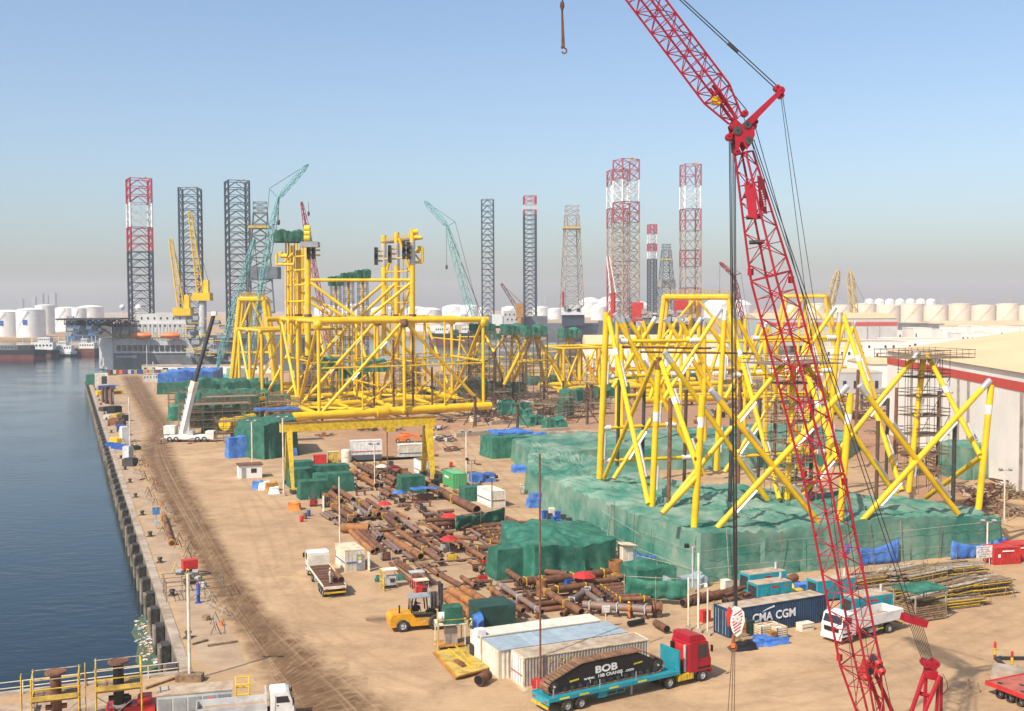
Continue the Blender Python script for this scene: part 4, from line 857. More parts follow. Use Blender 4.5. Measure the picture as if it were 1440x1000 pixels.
member(B_(1007, 662), B_(1019, 440), .62, 'leg', 'white_paint'); member(B_(1163, 655), B_(1181, 443), .62, 'leg', 'anode')
member(M_(1107, 702), M_(1116, 510), .6, 'leg', None, False); member(M_(1278, 692), M_(1298, 508), .62, 'leg', 'yellow')
L_ = lambda a, b: (a, b)
for p, q, r in [(F(1008, 743), F(1188, 547), .56), (F(1150, 733), F(1003, 552), .56), (F(1212, 733), F(1389, 538), .56), (F(1347, 722), F(1212, 546), .56),
                (M_(930, 722), M_(1108, 504), .52), (M_(1079, 703), M_(937, 499), .54), (M_(1120, 706), M_(1290, 498), .54), (M_(1260, 697), M_(1130, 508), .52),
                (B_(863, 673), B_(1012, 436), .52), (B_(990, 668), B_(866, 444), .56), (B_(1019, 664), B_(1173, 435), .54), (B_(1150, 660), B_(1032, 440), .54)]:
    member(p, q, r, 'brace', 'anode')
for (p, q, r, c) in [(M_(912, 709), B_(855, 444), .52, .78), (B_(849, 674), M_(922, 504), .46, None), (F(985, 668), M_(929, 508), .50, .62), (M_(1096, 702), B_(1026, 442), .52, .76), (M_(1268, 690), B_(1186, 443), .54, .72), (F(1378, 640), M_(1304, 499), .5, .62), (M_(1302, 700), F(1380, 642), .5, None), (M_(1112, 706), B_(1135, 575), .45, None), (F(1178, 648), M_(1130, 512), .5, .55), (F(931, 722), F(985, 665), .5, None)]:
    member(p, q, r, 'brace', None, c is not None, c, 'yellow')
for p, q in [(B_(872, 480), B_(981, 479)), (B_(853, 530), B_(955, 526)), (B_(849, 602), B_(948, 597)), (B_(849, 648), B_(972, 643)), (B_(1057, 476), B_(1174, 475)), (B_(1030, 528), B_(1168, 521)), (B_(1036, 642), B_(1160, 635))]: member(p, q, .4, 'strut', None, False); collar(RJ, p, q, .4, .95, 'white_paint', 1.6); collar(RJ, p, q, .4, .04, 'white_paint', 1.2)
BK = (ba + V((-5, 22, 0)), ba + V((-5, 22, 0)) + eF); K = lambda x, y: onp(x, y, *BK)
for p, q, r in [(K(882, 447), K(945, 545), .42), (K(921, 448), K(862, 545), .42), (K(936, 449), K(1010, 560), .42), (K(985, 449), K(925, 545), .42), (K(955, 447), K(1000, 530), .36), (K(991, 449), K(1040, 520), .4), (K(876, 448), K(905, 545), .36), (K(990, 452), K(991, 620), .4), (K(874, 475), K(875, 620), .38), (K(1078, 455), K(1020, 560), .4), (K(1076, 455), K(1076, 620), .4)]:
    rod('rear_brace', p, q, r, 'yellow', RJ, 10, bs); collar(RJ, p, q, r, .02, 'anode', 1.0)
for x, y0, y1, pl, m in [(868, 655, 534, B_, 'dark_steel'), (903, 665, 545, B_, 'dark_steel'), (940, 708, 560, M_, 'rust'), (962, 682, 548, B_, 'rust_dark'), (1026, 722, 588, M_, 'dark_steel'), (1038, 690, 520, B_, 'rust'), (1066, 676, 560, B_, 'dark_steel'), (1088, 660, 560, B_, 'rust'), (1232, 708, 592, M_, 'rust_dark'), (1246, 670, 560, B_, 'dark_steel'), (1258, 640, 545, B_, 'rust'), (1340, 706, 588, F, 'dark_steel'), (1318, 676, 550, M_, 'rust'), (1204, 600, 520, B_, 'rust'), (1140, 690, 540, M_, 'dark_steel')]:
    rod('temporary_prop', pl(x, y0), pl(x + 3, y1), .27, m, RJ, 8, bs)
for i in range(6): rod('stub_plate', F(978 - i * .3, 745 - 22 - i * 26), F(980.5 - i * .3, 745 - 22 - i * 26), .25, 'rust', RJ, 6, bs)
for k, (x0, x1, y) in enumerate([(900, 1060, 497), (875, 1000, 490)]): rod('lashing_pipe', B_(x0, y - 2), B_(x1, y), .16, 'rust', RJ, 6, bs)
# platforms with scaffold towers on the jacket
for (x, yt, yb, w_, lab) in [(1298, 502, 690, 7, 'tall scaffold tower with railed platform round the right leg of the jacket'), (1110, 510, 700, 6.5, 'scaffold with railed platform round the middle leg behind the red boom')]:
    c = M_(x, yb); top = M_(x, yt); H = top.z - 5.2
    t = scaffold('scaffold_tower', lab, (c.x + .5, c.y + 1.6, 5.0), 4.5, 5.2, H, 20, 2.6, bay=1.5, rr=.055)
    for b in range(8): block('platform_board', (0, -3.5 + b, H + .1), (11, .9, .12), 'timber', t)
    mb = MB()
    for sx in range(-5, 6): mb.tube((sx * 1.08, -4, H), (sx * 1.08, -4, H + 1.3), .05, 4); mb.tube((sx * 1.08, 4, H), (sx * 1.08, 4, H + 1.3), .05, 4)
    for z in (.6, 1.2): [mb.tube((-5.5, y, H + z), (5.5, y, H + z), .05, 4) for y in (-4, 4)]; [mb.tube((x_, -4, H + z), (x_, 4, H + z), .05, 4) for x_ in (-5.5, 5.5)]
    mb.build('platform_rail', 'scaffold', t, kind='stuff')
# mounds under green sheets
PXG = lambda L: [G(a, b) for a, b in L]
front = PXG([(853, 757), (905, 792), (985, 820), (1100, 806), (1250, 790), (1408, 776)]); back = [front[-1] + V((-6, 13, 0)), front[3] + V((-8, 36, 0)), front[0] + V((-8, 22, 0))]
mound = tarp('sheeted_mound', 'long dusty green sheet covering the mound at the foot of the right jacket', 'tarpaulin', front + back, TZ, 'green_dust', wr=.45, fold=1.3, sag=.55, step=.6, rings=26, rows=9, flare=.5, hs=[5.0, 5.9, 6.0, 5.4, 5.8, 4.7, 4.8, 5.4, 5.3], seed=2.)
p = PXG([(741, 693), (811, 727), (856, 758)]); tarp('sheeted_mound', 'lower green sheeted mound with a peaked top, left of the long one', 'tarpaulin', p + [p[2] + V((10, 20, 0)), p[2] + V((6, 44, 0)), p[0] + V((1, 36, 0))], 4.4, 'green_dust', wr=.4, fold=1.3, sag=.55, step=.6, rings=20, rows=9, flare=.5, seed=5.)
p = PXG([(716, 640), (742, 664)]); tarp('sheeted_mound', 'wide green sheet stretched behind the legs of the right jacket', 'tarpaulin', [p[0], p[1], p[1] + V((60, 6, 0)), p[1] + V((72, 30, 0)), p[0] + V((62, 22, 0))], 4.2, 'green_dust', wr=.4, fold=1.2, sag=.5, step=.7, rings=20, rows=8, flare=.6, seed=9.)
tarp('tent', 'green tent with blue roof sheet at the corner of the mound', 'tent', rect(G(712, 641), 9, 7, 22), 4.4, 'green_net', sag=.2, wr=.2)
o = tarp('blue_sheet', 'blue sheet spread over the green corner tent', 'tarpaulin', rect(G(717, 637), 8, 6.8, 22), .5, 'blue_tarp', sag=.25, wr=.2, flare=0); o.location.z = 4.35
for k, (x, y, L, W, lab) in enumerate([(752, 613, 26, .6, 'blue strip edging the far green sheet')]):
    tarp('blue_sheet', lab, 'tarpaulin', rect(G(x, y), L, 1.6, 20), .7, 'blue_tarp', sag=.3)
tarp('sheeted_shed', 'green sheeted shelter with blue roof by the wall of the warehouse', 'tarpaulin', rect(G(1380, 668), 14, 8, 20), 6.2, 'green_dust', wr=.4, sag=.5, seed=4)
for lab, x0, x1, y, h in [('blue sheet hung along the mound behind the red boom', 1185, 1262, 796, 3.0), ('blue sheet sagging along the mound near the red containers', 1335, 1412, 786, 2.4), ('blue sheet beside the small hut at the mound corner', 893, 938, 803, 2.6)]:
    a, b = G(x0, y), G(x1, y - 6); L = (b - a).length; mb = MB(); n = 24; vs = []
    for i in range(n + 1):
        t_ = i / n; p = a.lerp(b, t_); hh = h * (1 - .35 * math.sin(math.pi * t_)) 
        for k in range(5): z = hh * k / 4; vs.append((p.x - a.x + nz(t_ * 9, k * .4) * .3, p.y - a.y - .6 + nz(t_ * 12, k * .5, 3) * .35 + .25 * (k / 4), z + .02))
    mb.add(vs, [(i * 5 + k, (i + 1) * 5 + k, (i + 1) * 5 + k + 1, i * 5 + k + 1) for i in range(n) for k in range(4)]); o = tag(mb.build('blue_sheet', 'blue_tarp', loc=a, smooth=True), lab, 'tarpaulin'); sm = o.modifiers.new('thick', 'SOLIDIFY'); sm.thickness = .02
# ---- the yellow gantry crane over the pipe yard
gl = [G(402, 680), G(412.5, 694)]; gr = [G(595, 668), G(609.5, 679)]; ml, mr = (gl[0] + gl[1]) / 2, (gr[0] + gr[1]) / 2; HT = 11.2
t = thing('gantry_crane', 'yellow gantry crane straddling the pipe yard', 'gantry crane', ml); e = (mr - ml).normalized(); f = V((-e.y, e.x, 0))
for p, mid in ((gl[0], ml), (gl[1], ml), (gr[0], mr), (gr[1], mr)):
    s = 1 if (p - mid).dot(f) > 0 else -1; k = 1 if mid is mr else .7
    a, b = p - ml, mid + f * s * .5 - ml + V((0, 0, HT - 1.3)); mb = MB(); w0, w1 = .3 * k, .62 * k
    u, v = e * 1, (b - a).normalized().cross(e); mb.add([a + u * sx * w0 + v * sy * w0 for sx, sy in ((-1, -1), (1, -1), (1, 1), (-1, 1))] + [b + u * sx * w1 + v * sy * w1 for sx, sy in ((-1, -1), (1, -1), (1, 1), (-1, 1))], [(0, 1, 2, 3), (7, 6, 5, 4), (0, 4, 5, 1), (1, 5, 6, 2), (2, 6, 7, 3), (3, 7, 4, 0)]); mb.build('gantry_leg', 'yellow_paint', t)
    MB().box((p - ml) + V((0, 0, .3)), (2.2, .8, .6), rz=math.atan2(f.y, f.x)).build('bogie', 'dark_steel', t)
L = (mr - ml).length; MB().box((mr - ml) / 2 + V((0, 0, HT - .55)), (L + 3, 1.1, 1.5), rz=math.atan2(e.y, e.x)).build('girder', 'yellow_paint', t); MB().box((mr - ml) / 2 + V((0, 0, HT + .26)), (L + 3.1, 1.3, .1), rz=math.atan2(e.y, e.x)).build('girder_flange', 'rust_orange', t)
MB().box((mr - ml) * .72 + V((0, 0, HT - 1.7)), (1.6, 1.5, .8), rz=math.atan2(e.y, e.x)).build('hoist_trolley', 'yellow_paint', t)
# ---- tents and netting left of the jackets
tarp('tent', 'big dark green sheeted shelter left of the gantry crane', 'tent', [G(330, 641), G(372, 646), G(418, 640), G(418, 640) + V((-4, 14, 0)), G(330, 641) + V((-3, 16, 0))], 7.2, 'green_net', wr=.5, fold=.7, sag=.5, hs=[5.5, 7.4, 7.8, 7.8, 6.2], flare=.6, seed=3)
tarp('blue_sheet', 'blue flap at the left corner of the big green shelter', 'tarpaulin', rect(G(333, 643), 4, 2.5, 30), 4.4, 'blue_tarp', sag=.3)
o = tarp('blue_sheet', 'blue patch on the roof of the big green shelter', 'tarpaulin', rect(G(390, 622), 10, 4, 20), .4, 'blue_tarp', sag=.2, flare=0); o.location.z = 7.6
tarp('blue_sheet', 'blue sheet across the foot of the big green shelter', 'tarpaulin', rect(G(390, 642), 8, 1.2, 20), 1.8, 'blue_tarp', sag=.2)
tarp('sheeted_store', 'long store under a bright blue sheet beside the road', 'tarpaulin', [G(222, 553), G(258, 552), G(300, 550), G(300, 550) + V((-3, 26, 0)), G(222, 553) + V((-2, 26, 0))], 8.5, 'blue_tarp', wr=.5, sag=.8, hs=[7, 8.2, 7.6, 7.6, 7.4], rings=9, step=.7)
tarp('netting', 'green skirt sheet along the foot of the blue covered store', 'netting', [G(221, 555), G(262, 554), G(302, 551), G(302, 551) + V((0, 3, 0)), G(221, 555) + V((0, 3, 0))], 4.2, 'green_net', wr=.3, sag=.3)
for i, (x, y, L, W, h) in enumerate([(300, 583, 20, 8, 6.5), (320, 592, 16, 7, 8), (288, 574, 14, 8, 6), (308, 572, 18, 9, 8.5), (340, 578, 16, 8, 6), (256, 590, 7, 6, 4), (312, 608, 9, 6, 6.5), (330, 563, 18, 7, 6), (360, 560, 16, 7, 5), (283, 597, 8, 5, 5.5)]):
    tarp('netting', 'green mesh netting bunched over scaffolding left of the big shelter', 'netting', rect(G(x, y), L, W, 22), h, 'green_net', 'green nettings left of the big shelter', wr=.9, fold=.9, sag=1.1, step=.5, rings=8, seed=i * 3.1, flare=.2)
for i, (x, y, L, W, h) in enumerate([(305, 610, 16, 5, 7.5), (285, 600, 12, 4, 6), (335, 622, 10, 4, 5), (262, 580, 10, 4, 6), (325, 600, 14, 5, 8)]):
    scaffold('scaffold', 'rusty tube scaffold showing through the green netting', (*G(x, y)[:2],), W, L, h, 22, 2.0, 'scaffolds among the green netting', planks=True)
for i, (x0, y0, x1, y1) in enumerate([(288, 556, 322, 553), (318, 557, 352, 552), (336, 566, 372, 560), (358, 577, 400, 569), (300, 548, 330, 546)]):
    a, b = G(x0, y0, 4.2), G(x1, y1, 4.2); t = thing('yellow_walkway', 'yellow railed steel walkway beside the left end of the huge jacket', 'walkway', V((a.x, a.y, 0)), 0, 'yellow walkways by the jacket'); b0 = V(t.location); rod('deck_tube', a, b, .6, 'yellow', t, 8, b0); d_ = (b - a)
    for k in range(9): p = a + d_ * (k / 8); rod('rail_post', p, p + V((0, 0, 1.6)), .12, 'yellow', t, 6, b0)
    rod('handrail', a + V((0, 0, 1.6)), b + V((0, 0, 1.6)), .12, 'yellow', t, 6, b0); rod('handrail', a + V((0, 0, .8)), b + V((0, 0, .8)), .1, 'black', t, 6, b0)
    for k in (.1, .5, .9): p = a + d_ * k; rod('support_post', V((p.x, p.y, 0)), p, .25, 'scaffold', t, 6, b0)
a, b = G(317, 596, 4), G(356, 588, 4); t = thing('yellow_tube', 'short thick yellow tube end with flanges on top of the green netting', 'steel tube', V((a.x, a.y, 0))); b0 = V(t.location); rod('tube', a, b, 1.2, 'yellow', t, 16, b0); rod('flange', a - (b - a).normalized() * .4, a, 1.6, 'yellow', t, 16, b0); c = a.lerp(b, .25); rod('branch', c - V((0, 0, 2.5)), c, .9, 'yellow', t, 12, b0); rod('support_post', V((b.x, b.y, 0)), b, .5, 'rust_dark', t, 8, b0); rod('support_post', V((c.x, c.y, 0)), c - V((0, 0, 2.4)), .6, 'rust_dark', t, 8, b0)

# poles and ropes holding the long sheet
o_ = V(mound.location); run = [(a, b) for a, b in zip(front, front[1:])]
for a, b in run:
    n_ = max(2, int((b - a).length / 4.5)); dv = (b - a).normalized(); out = V((dv.y, -dv.x, 0)) * .75
    for i in range(n_): p = a.lerp(b, (i + random.uniform(.1, .9)) / n_) - o_ + out; rod('holding_pole', p + V((0, 0, .1)), p - out * .5 + V((random.uniform(-.5, .5), 0, random.uniform(4.2, 6.6))), .04, random.choice(['scaffold', 'scaffold_light', 'rust']), mound, 5)
    for z in (1.7, 3.9): rod('holding_rope', a - o_ + out * (1.05 - z * .06) + V((0, 0, z + random.uniform(-.3, .3))), b - o_ + out * (1.05 - z * .06) + V((0, 0, z + random.uniform(-.3, .3))), .022, 'scaffold_light', mound, 4)
for i in range(9): c = front[0].lerp(front[2], random.random()) - o_; p = V((c.x + random.uniform(4, 40), c.y + random.uniform(2, 16), 5.5)); rod('holding_rope', p, p + V((random.uniform(-3, 3), random.uniform(4, 9), random.uniform(-.1, .4))), .025, 'rope', mound, 4)
# scaffolds, netting and heaps inside and under the huge jacket
for i in range(15):
    x, y = random.uniform(430, 668), random.uniform(545, 583); h = random.choice([4, 6, 8, 11, 13])
    scaffold('scaffold', 'rusty scaffold bay standing inside the huge yellow jacket', (*G(x, y)[:2],), 4, random.uniform(4, 8), h, 22 + random.uniform(-10, 10), 2.0, 'scaffolds inside the huge jacket', planks=i % 3 == 0, rr=.07)
for i in range(9):
    x, y = random.uniform(440, 640), random.uniform(548, 590); o = tarp('netting', 'green mesh wrap on the steelwork inside the huge jacket', 'netting', rect(G(x, y), random.uniform(4, 8), 4, 22), random.uniform(2.5, 4), 'green_net', 'green wraps inside the huge jacket', wr=.5, sag=.5, seed=i * 2.7, rings=6)
    if i % 3 == 0: o.location.z = random.uniform(8, 14)
for k in range(18):
    row = rowsA[k % 3]; i = (k // 3) % 2; u = random.uniform(.1, .9); z = random.choice([.3, .52, .76]); JJ = [o for o in COL.objects if o.name == 'offshore_jacket'][0]; b_ = V(JJ.location); a = row[i].lerp(row[i + 1], u); c = rowsA[min(2, k % 3 + 1)][i].lerp(rowsA[min(2, k % 3 + 1)][i + 1], u)
    rod('secondary_brace', a + V((0, 0, 24.4 * z)), c + V((random.uniform(-3, 3), 0, 24.4 * random.choice([z, z, .05]))), .2, 'yellow', JJ, 8, b_)
for k in range(10): row = rowsA[k % 3]; rod('conductor_tube', row[0].lerp(row[2], .3 + .04 * k) + V((0, 6, 0)), row[0].lerp(row[2], .3 + .04 * k) + V((0, 6, random.uniform(10, 24))), .3, 'yellow' if k % 3 else 'rust', JJ, 8, b_)
# more thin yellow frames in the middle distance
for i, (x, y, yt) in enumerate([(660, 545, 470), (692, 540, 500), (735, 538, 497), (775, 540, 492), (815, 538, 500), (845, 530, 498)]):
    c = G(x, y); t = thing('jacket_frame', nth(i) + ' thin yellow braced frame from the left in the middle distance', 'steel jacket', c); H = at(x, yt, c.y).z
    for s_ in (-1, 1): rod('leg', (s_ * 5, 0, 0), (s_ * 3.4, 2, H), .38, 'yellow', t, 8); rod('brace', (s_ * 5, 0, 1), (-s_ * 3.6, 2, H * .85), .28, 'yellow', t, 8)
    for z in (.3, .62, .95): rod('strut', (-4.6, 0, H * z), (4.6, 1, H * z), .24, 'yellow', t, 8)
    scaffold('', '', (0, 0), 5, 6, H * .7, 20, 2.2, parent=t, planks=False, rr=.07)

# layered frames behind the right jacket, and second order bracing in the huge one
BK2 = (BK[0] + V((-6, 24, 0)), BK[1] + V((-6, 24, 0))); K2 = lambda x, y: onp(x, y, *BK2); rb_ = V(RJ.location)
for i, x in enumerate(range(868, 1200, 30)):
    a, b = (K2(x, 452), K2(x + 34, 560)) if i % 2 else (K2(x, 560), K2(x + 34, 452)); rod('rear_brace', a, b, .36, 'yellow', RJ, 10, rb_); collar(RJ, a, b, .36, .97 if i % 2 == 0 else .03, 'anode', 1)
    if i % 3 == 0: rod('rear_brace', K2(x, 448), K2(x - 1, 600), .36, 'yellow', RJ, 10, rb_)
    if i % 4 == 1: rod('rear_brace', K(x + 6, 452), K(x + 40, 560), .34, 'yellow', RJ, 10, rb_); rod('rear_brace', K(x + 50, 456), K(x + 16, 560), .34, 'yellow', RJ, 10, rb_)
for y in (482, 520, 556): rod('rear_strut', K2(872, y), K2(1190, y - 4), .3, 'yellow', RJ, 10, rb_)
for k, row in enumerate(rowsA):
    for i in (0, 1):
        a, b = row[i], row[i + 1]; u_ = V((0, 0, 24.4)); rod('secondary_brace', a + u_ * .5, b + u_ * .5, .22, 'yellow', JJ, 8, b_)
        mid = (a + b) / 2; rod('secondary_brace', mid + u_ * .5, (a if i else b) + u_ * (.02 if i == 0 else .98) if k == 1 else mid + u_ * .98, .2, 'yellow', JJ, 8, b_); rod('secondary_brace', mid + u_ * .5, mid, .2, 'yellow', JJ, 8, b_)

# packed ground left of and under the huge jacket
for i in range(34):
    x, y = random.uniform(292, 430), random.uniform(548, 612)
    if x < 300 and y > 596: continue
    c = G(x, y); k = i % 4
    if k == 0: scaffold('scaffold', 'small rusty scaffold bay in the packed ground left of the huge jacket', (c.x, c.y), 3, random.uniform(4, 8), random.uniform(3, 8), 22 + random.uniform(-12, 12), 2.0, 'scaffolds left of the huge jacket', planks=i % 8 == 0, rr=.06)
    elif k == 1: tarp('netting', 'ragged green cover in the packed ground left of the huge jacket', 'netting', rect(c, random.uniform(3, 7), random.uniform(2.5, 5), 22 + random.uniform(-20, 20)), random.uniform(2, 5), 'green_net', 'ragged covers left of the huge jacket', wr=.5, sag=.7, seed=i * 1.9, rings=6, step=.4)
    elif k == 2 and i % 8 == 2: tarp('blue_sheet', 'small blue cover in the packed ground left of the huge jacket', 'tarpaulin', rect(c, 4, 3, 22), 2.2, 'blue_tarp', 'blue covers left of the huge jacket', wr=.4, sag=.4, seed=i, rings=6, step=.4)
    else:
        t = thing('steel_heap', 'heap of yellow and rusty fittings in the packed ground left of the huge jacket', 'scrap heap', c, R(random.uniform(0, 60)), 'heaps left of the huge jacket'); mb = MB()
        for j in range(20): a = V((random.uniform(-2.5, 2.5), random.uniform(-2, 2), random.uniform(.1, 1.8))); mb.tube(a, a + V((random.uniform(-2.2, 2.2), random.uniform(-1, 1), random.uniform(-.3, .6))), random.uniform(.07, .18), 5)
        mb.build('offcut', random.choice(['rust', 'rust_dark', 'yellow', 'scaffold']), t, kind='stuff'); block('box', (0, 0, .7), (random.uniform(1, 2.4), 1.4, 1.4), random.choice(['rust', 'timber', 'yellow', 'grey_light', 'green_dark']), t)
# ================================================================ containers, vehicles and the pipe yard
def corr(mb, p, q, h0, h1, depth=.04, pitch=.28, out=None):
    """corrugated sheet from p to q between two heights"""
    p, q = V(p), V(q); d = q - p; L = d.length; d.normalize(); o = out or V((d.y, -d.x, 0)); n = max(2, int(L / pitch)); pr = []
    for i in range(n):
        s = L * i / n; w_ = L / n
        pr += [(s, 0), (s + w_ * .3, 0), (s + w_ * .5, -1), (s + w_ * .8, -1)]
    pr.append((L, 0)); vs = []
    for s, t in pr: b = p + d * s + o * (t * depth); vs += [(b.x, b.y, h0), (b.x, b.y, h1)]
    return mb.add(vs, [(2 * i, 2 * i + 2, 2 * i + 3, 2 * i + 1) for i in range(len(pr) - 1)])
def container(label, corner, yaw, L=12.19, W=2.44, H=2.59, body='cream', roof='roof_dust', door='cream', post=None, z=0, door_end=0, group=None, stripe=None, name='shipping_container'):
    """x runs along the box from its near corner, y across it"""
    t = thing(name, label, 'container', V((corner[0], corner[1], z)), R(yaw), group); post = post or body
    for y, o in ((.03, V((0, -1, 0))), (W - .03, V((0, 1, 0)))):
        mb = MB(); a, b = (V((.1, y, 0)), V((L - .1, y, 0))); corr(mb, a, b, .14, H - .1, .045, .28, o); mb.build('side_panel', body, t)
    for x, o in ((.03, -1), (L - .03, 1)):
        if (x < 1) == (door_end == 0):
            for k in (0, 1):
                dr = MB().box((x, W * (.27 + .46 * k), H / 2), (.05, W * .45, H - .3)).build('door', door, t)
                for u in (.16, .34): rod('locking_bar', (x + o * .05, W * (.05 + .46 * k + u), .2), (x + o * .05, W * (.05 + .46 * k + u), H - .2), .02, 'grey_light' if door != 'white_paint' else 'grey_paint', dr, 6)
                MB().box((x + o * .04, W * (.27 + .46 * k), H * .38), (.03, W * .3, .04)).build('hinge_bar', post, dr)
        else:
            mb = MB(); corr(mb, (x, .1, 0), (x, W - .1, 0), .14, H - .1, .04, .28, V((o, 0, 0))); mb.build('end_panel', body, t)
    mb = MB(); n = int(L / .6); vs = []
    for i in range(n + 1):
        for y in (.06, W - .06): vs.append((L * i / n * .995 + .02, y, H - .02 - (.03 if i % 2 else 0)))
    mb.add(vs, [(2 * i, 2 * i + 1, 2 * i + 3, 2 * i + 2) for i in range(n)]); mb.build('roof', roof, t)
    MB().box((L / 2, W / 2, .1), (L - .04, W - .04, .1)).build('floor', 'rust_dark', t)
    for x in (.08, L - .08):
        for y in (.08, W - .08): MB().box((x, y, H / 2), (.16, .16, H)).build('corner_post', post, t)
        MB().box((x, W / 2, H - .06), (.14, W - .3, .12)).build('top_rail', post, t); MB().box((x, W / 2, .07), (.14, W - .3, .14)).build('bottom_rail', post, t)
    for y in (.05, W - .05): MB().box((L / 2, y, H - .05), (L - .3, .1, .1)).build('top_rail', post, t); MB().box((L / 2, y, .07), (L - .3, .1, .14)).build('bottom_rail', post, t)
    if stripe:
        for y in (-.012, W + .012): MB().box((L / 2, y, H * stripe[1]), (L - .3, .02, .13)).build('stripe', stripe[0], t)
        for x in (-.03, L + .03): MB().box((x, W / 2, H * stripe[1]), (.06, W - .3, .13)).build('stripe', stripe[0], t)
    return t
def wheel(t, x, y, r=.5, w_=.3, steer=0, rimm='grey_light'):
    o = MB().lathe([(r * .55, -w_ / 2), (r * .9, -w_ / 2), (r, -w_ * .32), (r, w_ * .32), (r * .9, w_ / 2), (r * .55, w_ / 2)], 20, 'Y').build('wheel', 'rubber', t, loc=(x, y, r), rz=steer, smooth=True)
    s = 1 if y > 0 else -1
    MB().lathe([(r * .56, s * w_ * .40), (r * .5, s * w_ * .2), (r * .25, s * w_ * .12), (r * .22, s * w_ * .42), (.01, s * w_ * .44)], 16, 'Y').build('rim', rimm, o, smooth=True)
    return o
def cab(t, x0, m, L=2.2, W=2.4, H=2.9, z0=.75, dark='black', roofm=None, name='cab'):
    """lorry cab with its front at x0+L"""
    f = x0 + L; prof = [(x0, z0), (f - .05, z0), (f, z0 + .9), (f - .12, z0 + 1.15), (f - .35, H - .15), (f - .6, H), (x0 + .1, H), (x0, H - .15)]
    c = MB().prism(prof, -W / 2, W / 2, 'Y').build(name, m, t)
    a, b = V((f - .1, 0, z0 + 1.17)), V((f - .36, 0, H - .2)); n = V((b.z - a.z, 0, a.x - b.x)).normalized() * .03
    MB().add([a + n + V((0, s * W * .44, 0)) for s in (-1, 1)] + [b + n + V((0, s * W * .42, 0)) for s in (1, -1)], [(0, 1, 2, 3)]).build('windscreen', 'glass', c)
    for s in (-1, 1):
        y = s * (W / 2 + .012); MB().add([(f - 1.35, y, z0 + 1.1), (f - .32, y, z0 + 1.1), (f - .5, y, H - .3), (f - 1.35, y, H - .3)], [(0, 1, 2, 3)]).build('side_window', 'glass', c)
        d = MB().add([(f - 1.42, y, z0 + .1), (f - 1.39, y, z0 + .1), (f - 1.39, y, H - .2), (f - 1.42, y, H - .2)], [(0, 1, 2, 3)]).build('door_seam', 'black', c); MB().box((f - 1.25, y, z0 + .92), (.16, .04, .05)).build('handle', 'black', c)
        MB().box((f - .1, s * (W / 2 + .2), H - .7), (.1, .22, .55)).build('mirror', dark, c); MB().box((f + .01, s * W * .36, z0 + .22), (.06, .4, .2)).build('headlight', 'letters', c)
        MB().box((f - .75, s * (W / 2 - .01), z0 + .28), (1.25, .05, .16)).build('wheel_arch', dark, c)
    MB().box((f + .02, 0, z0 + .6), (.06, W * .7, .4)).build('grille', dark, c); MB().box((f + .03, 0, z0 - .12), (.2, W * .98, .36)).build('bumper', m, c)
    return c
# ---- three boxes behind the low-loader
OA = G(735.8, 968.6); ya = 24.3; eA, fA = yawdir(ya), yawdir(ya + 90)
container('grey rust-streaked long container with white doors, behind the crawler track load', OA, ya, body='box_grey', roof='roof_dust', door='white_paint', post='cream_rust', stripe=None)
t = [o for o in COL.objects if o.name.startswith('shipping_container') and o.parent is None][-1]
MB().box((-.06, 1.25, 1.05), (.05, 2.2, .06)).build('red_stripe', 'red_paint', t); text('painted_mark', 'P  O O', .85, 'letters_ochre', t, (3.6, -.012, 1.9), (R(90), 0, R(0)), .003)
co = OA + fA * 2.9 + eA * -.9; t = thing('site_cabin', 'cabin with flat blue-grey roof wedged between two long containers', 'cabin', co, R(ya)); Lm, Wm, Hm = 12.6, 3.7, 2.45
for x, o in ((0, -1), (Lm, 1)): mb = MB(); corr(mb, (x, 0, 0), (x, Wm, 0), 0, Hm, .05, .4, V((o, 0, 0))); mb.build('end_panel', 'cream', t)
for y, o in ((.03, -1), (Wm, 1)): mb = MB(); corr(mb, (0, y, 0), (Lm, y, 0), 0, Hm, .05, .4, V((0, o, 0))); mb.build('side_panel', 'cream', t)
for i in range(8): MB().box((Lm / 8 * (i + .5), Wm / 2, Hm + .05), (Lm / 8 - .03, Wm + .1, .06)).build('roof_sheet', 'roof_bluegrey', t)
MB().box((-.02, .1, Hm / 2), (.14, .14, Hm)).build('corner_post', 'cream_rust', t)
t = container('cream long container with rounded ribs and an air conditioner, rearmost of three', OA + fA * 7.0 + eA * -.9, ya, body='white_paint', roof='cream', door='white_paint', door_end=1, post='cream')
MB().box((.2, .6, 2.85), (.8, .8, .55)).build('air_conditioner', 'white_paint', t); MB().box((-.1, 1.9, .8), (.08, .8, 1.3)).build('cooler_grille', 'dark_steel', t)
tarp('tent', 'small dark green square canopy behind the cream container', 'tent', rect(G(692, 884), 3.8, 3.2, 22), 2.7, 'green_dark', wr=.06, sag=.08, flare=0)
tarp('blue_sheet', 'bright blue sheet hanging at the corner of the dark green canopy', 'tarpaulin', [G(664, 896), G(673, 910), G(673, 910) + V((.5, 1.2, 0)), G(664, 896) + V((.8, 1.2, 0))], 2.3, 'blue_tarp', wr=.25, sag=.2)
o = tarp('blue_sheet', 'blue sheet lying across the end of the cream container roof', 'tarpaulin', rect(G(700, 880), 3.6, .8, 22), .25, 'blue_tarp', flare=0, sag=.05); o.location.z = 2.0
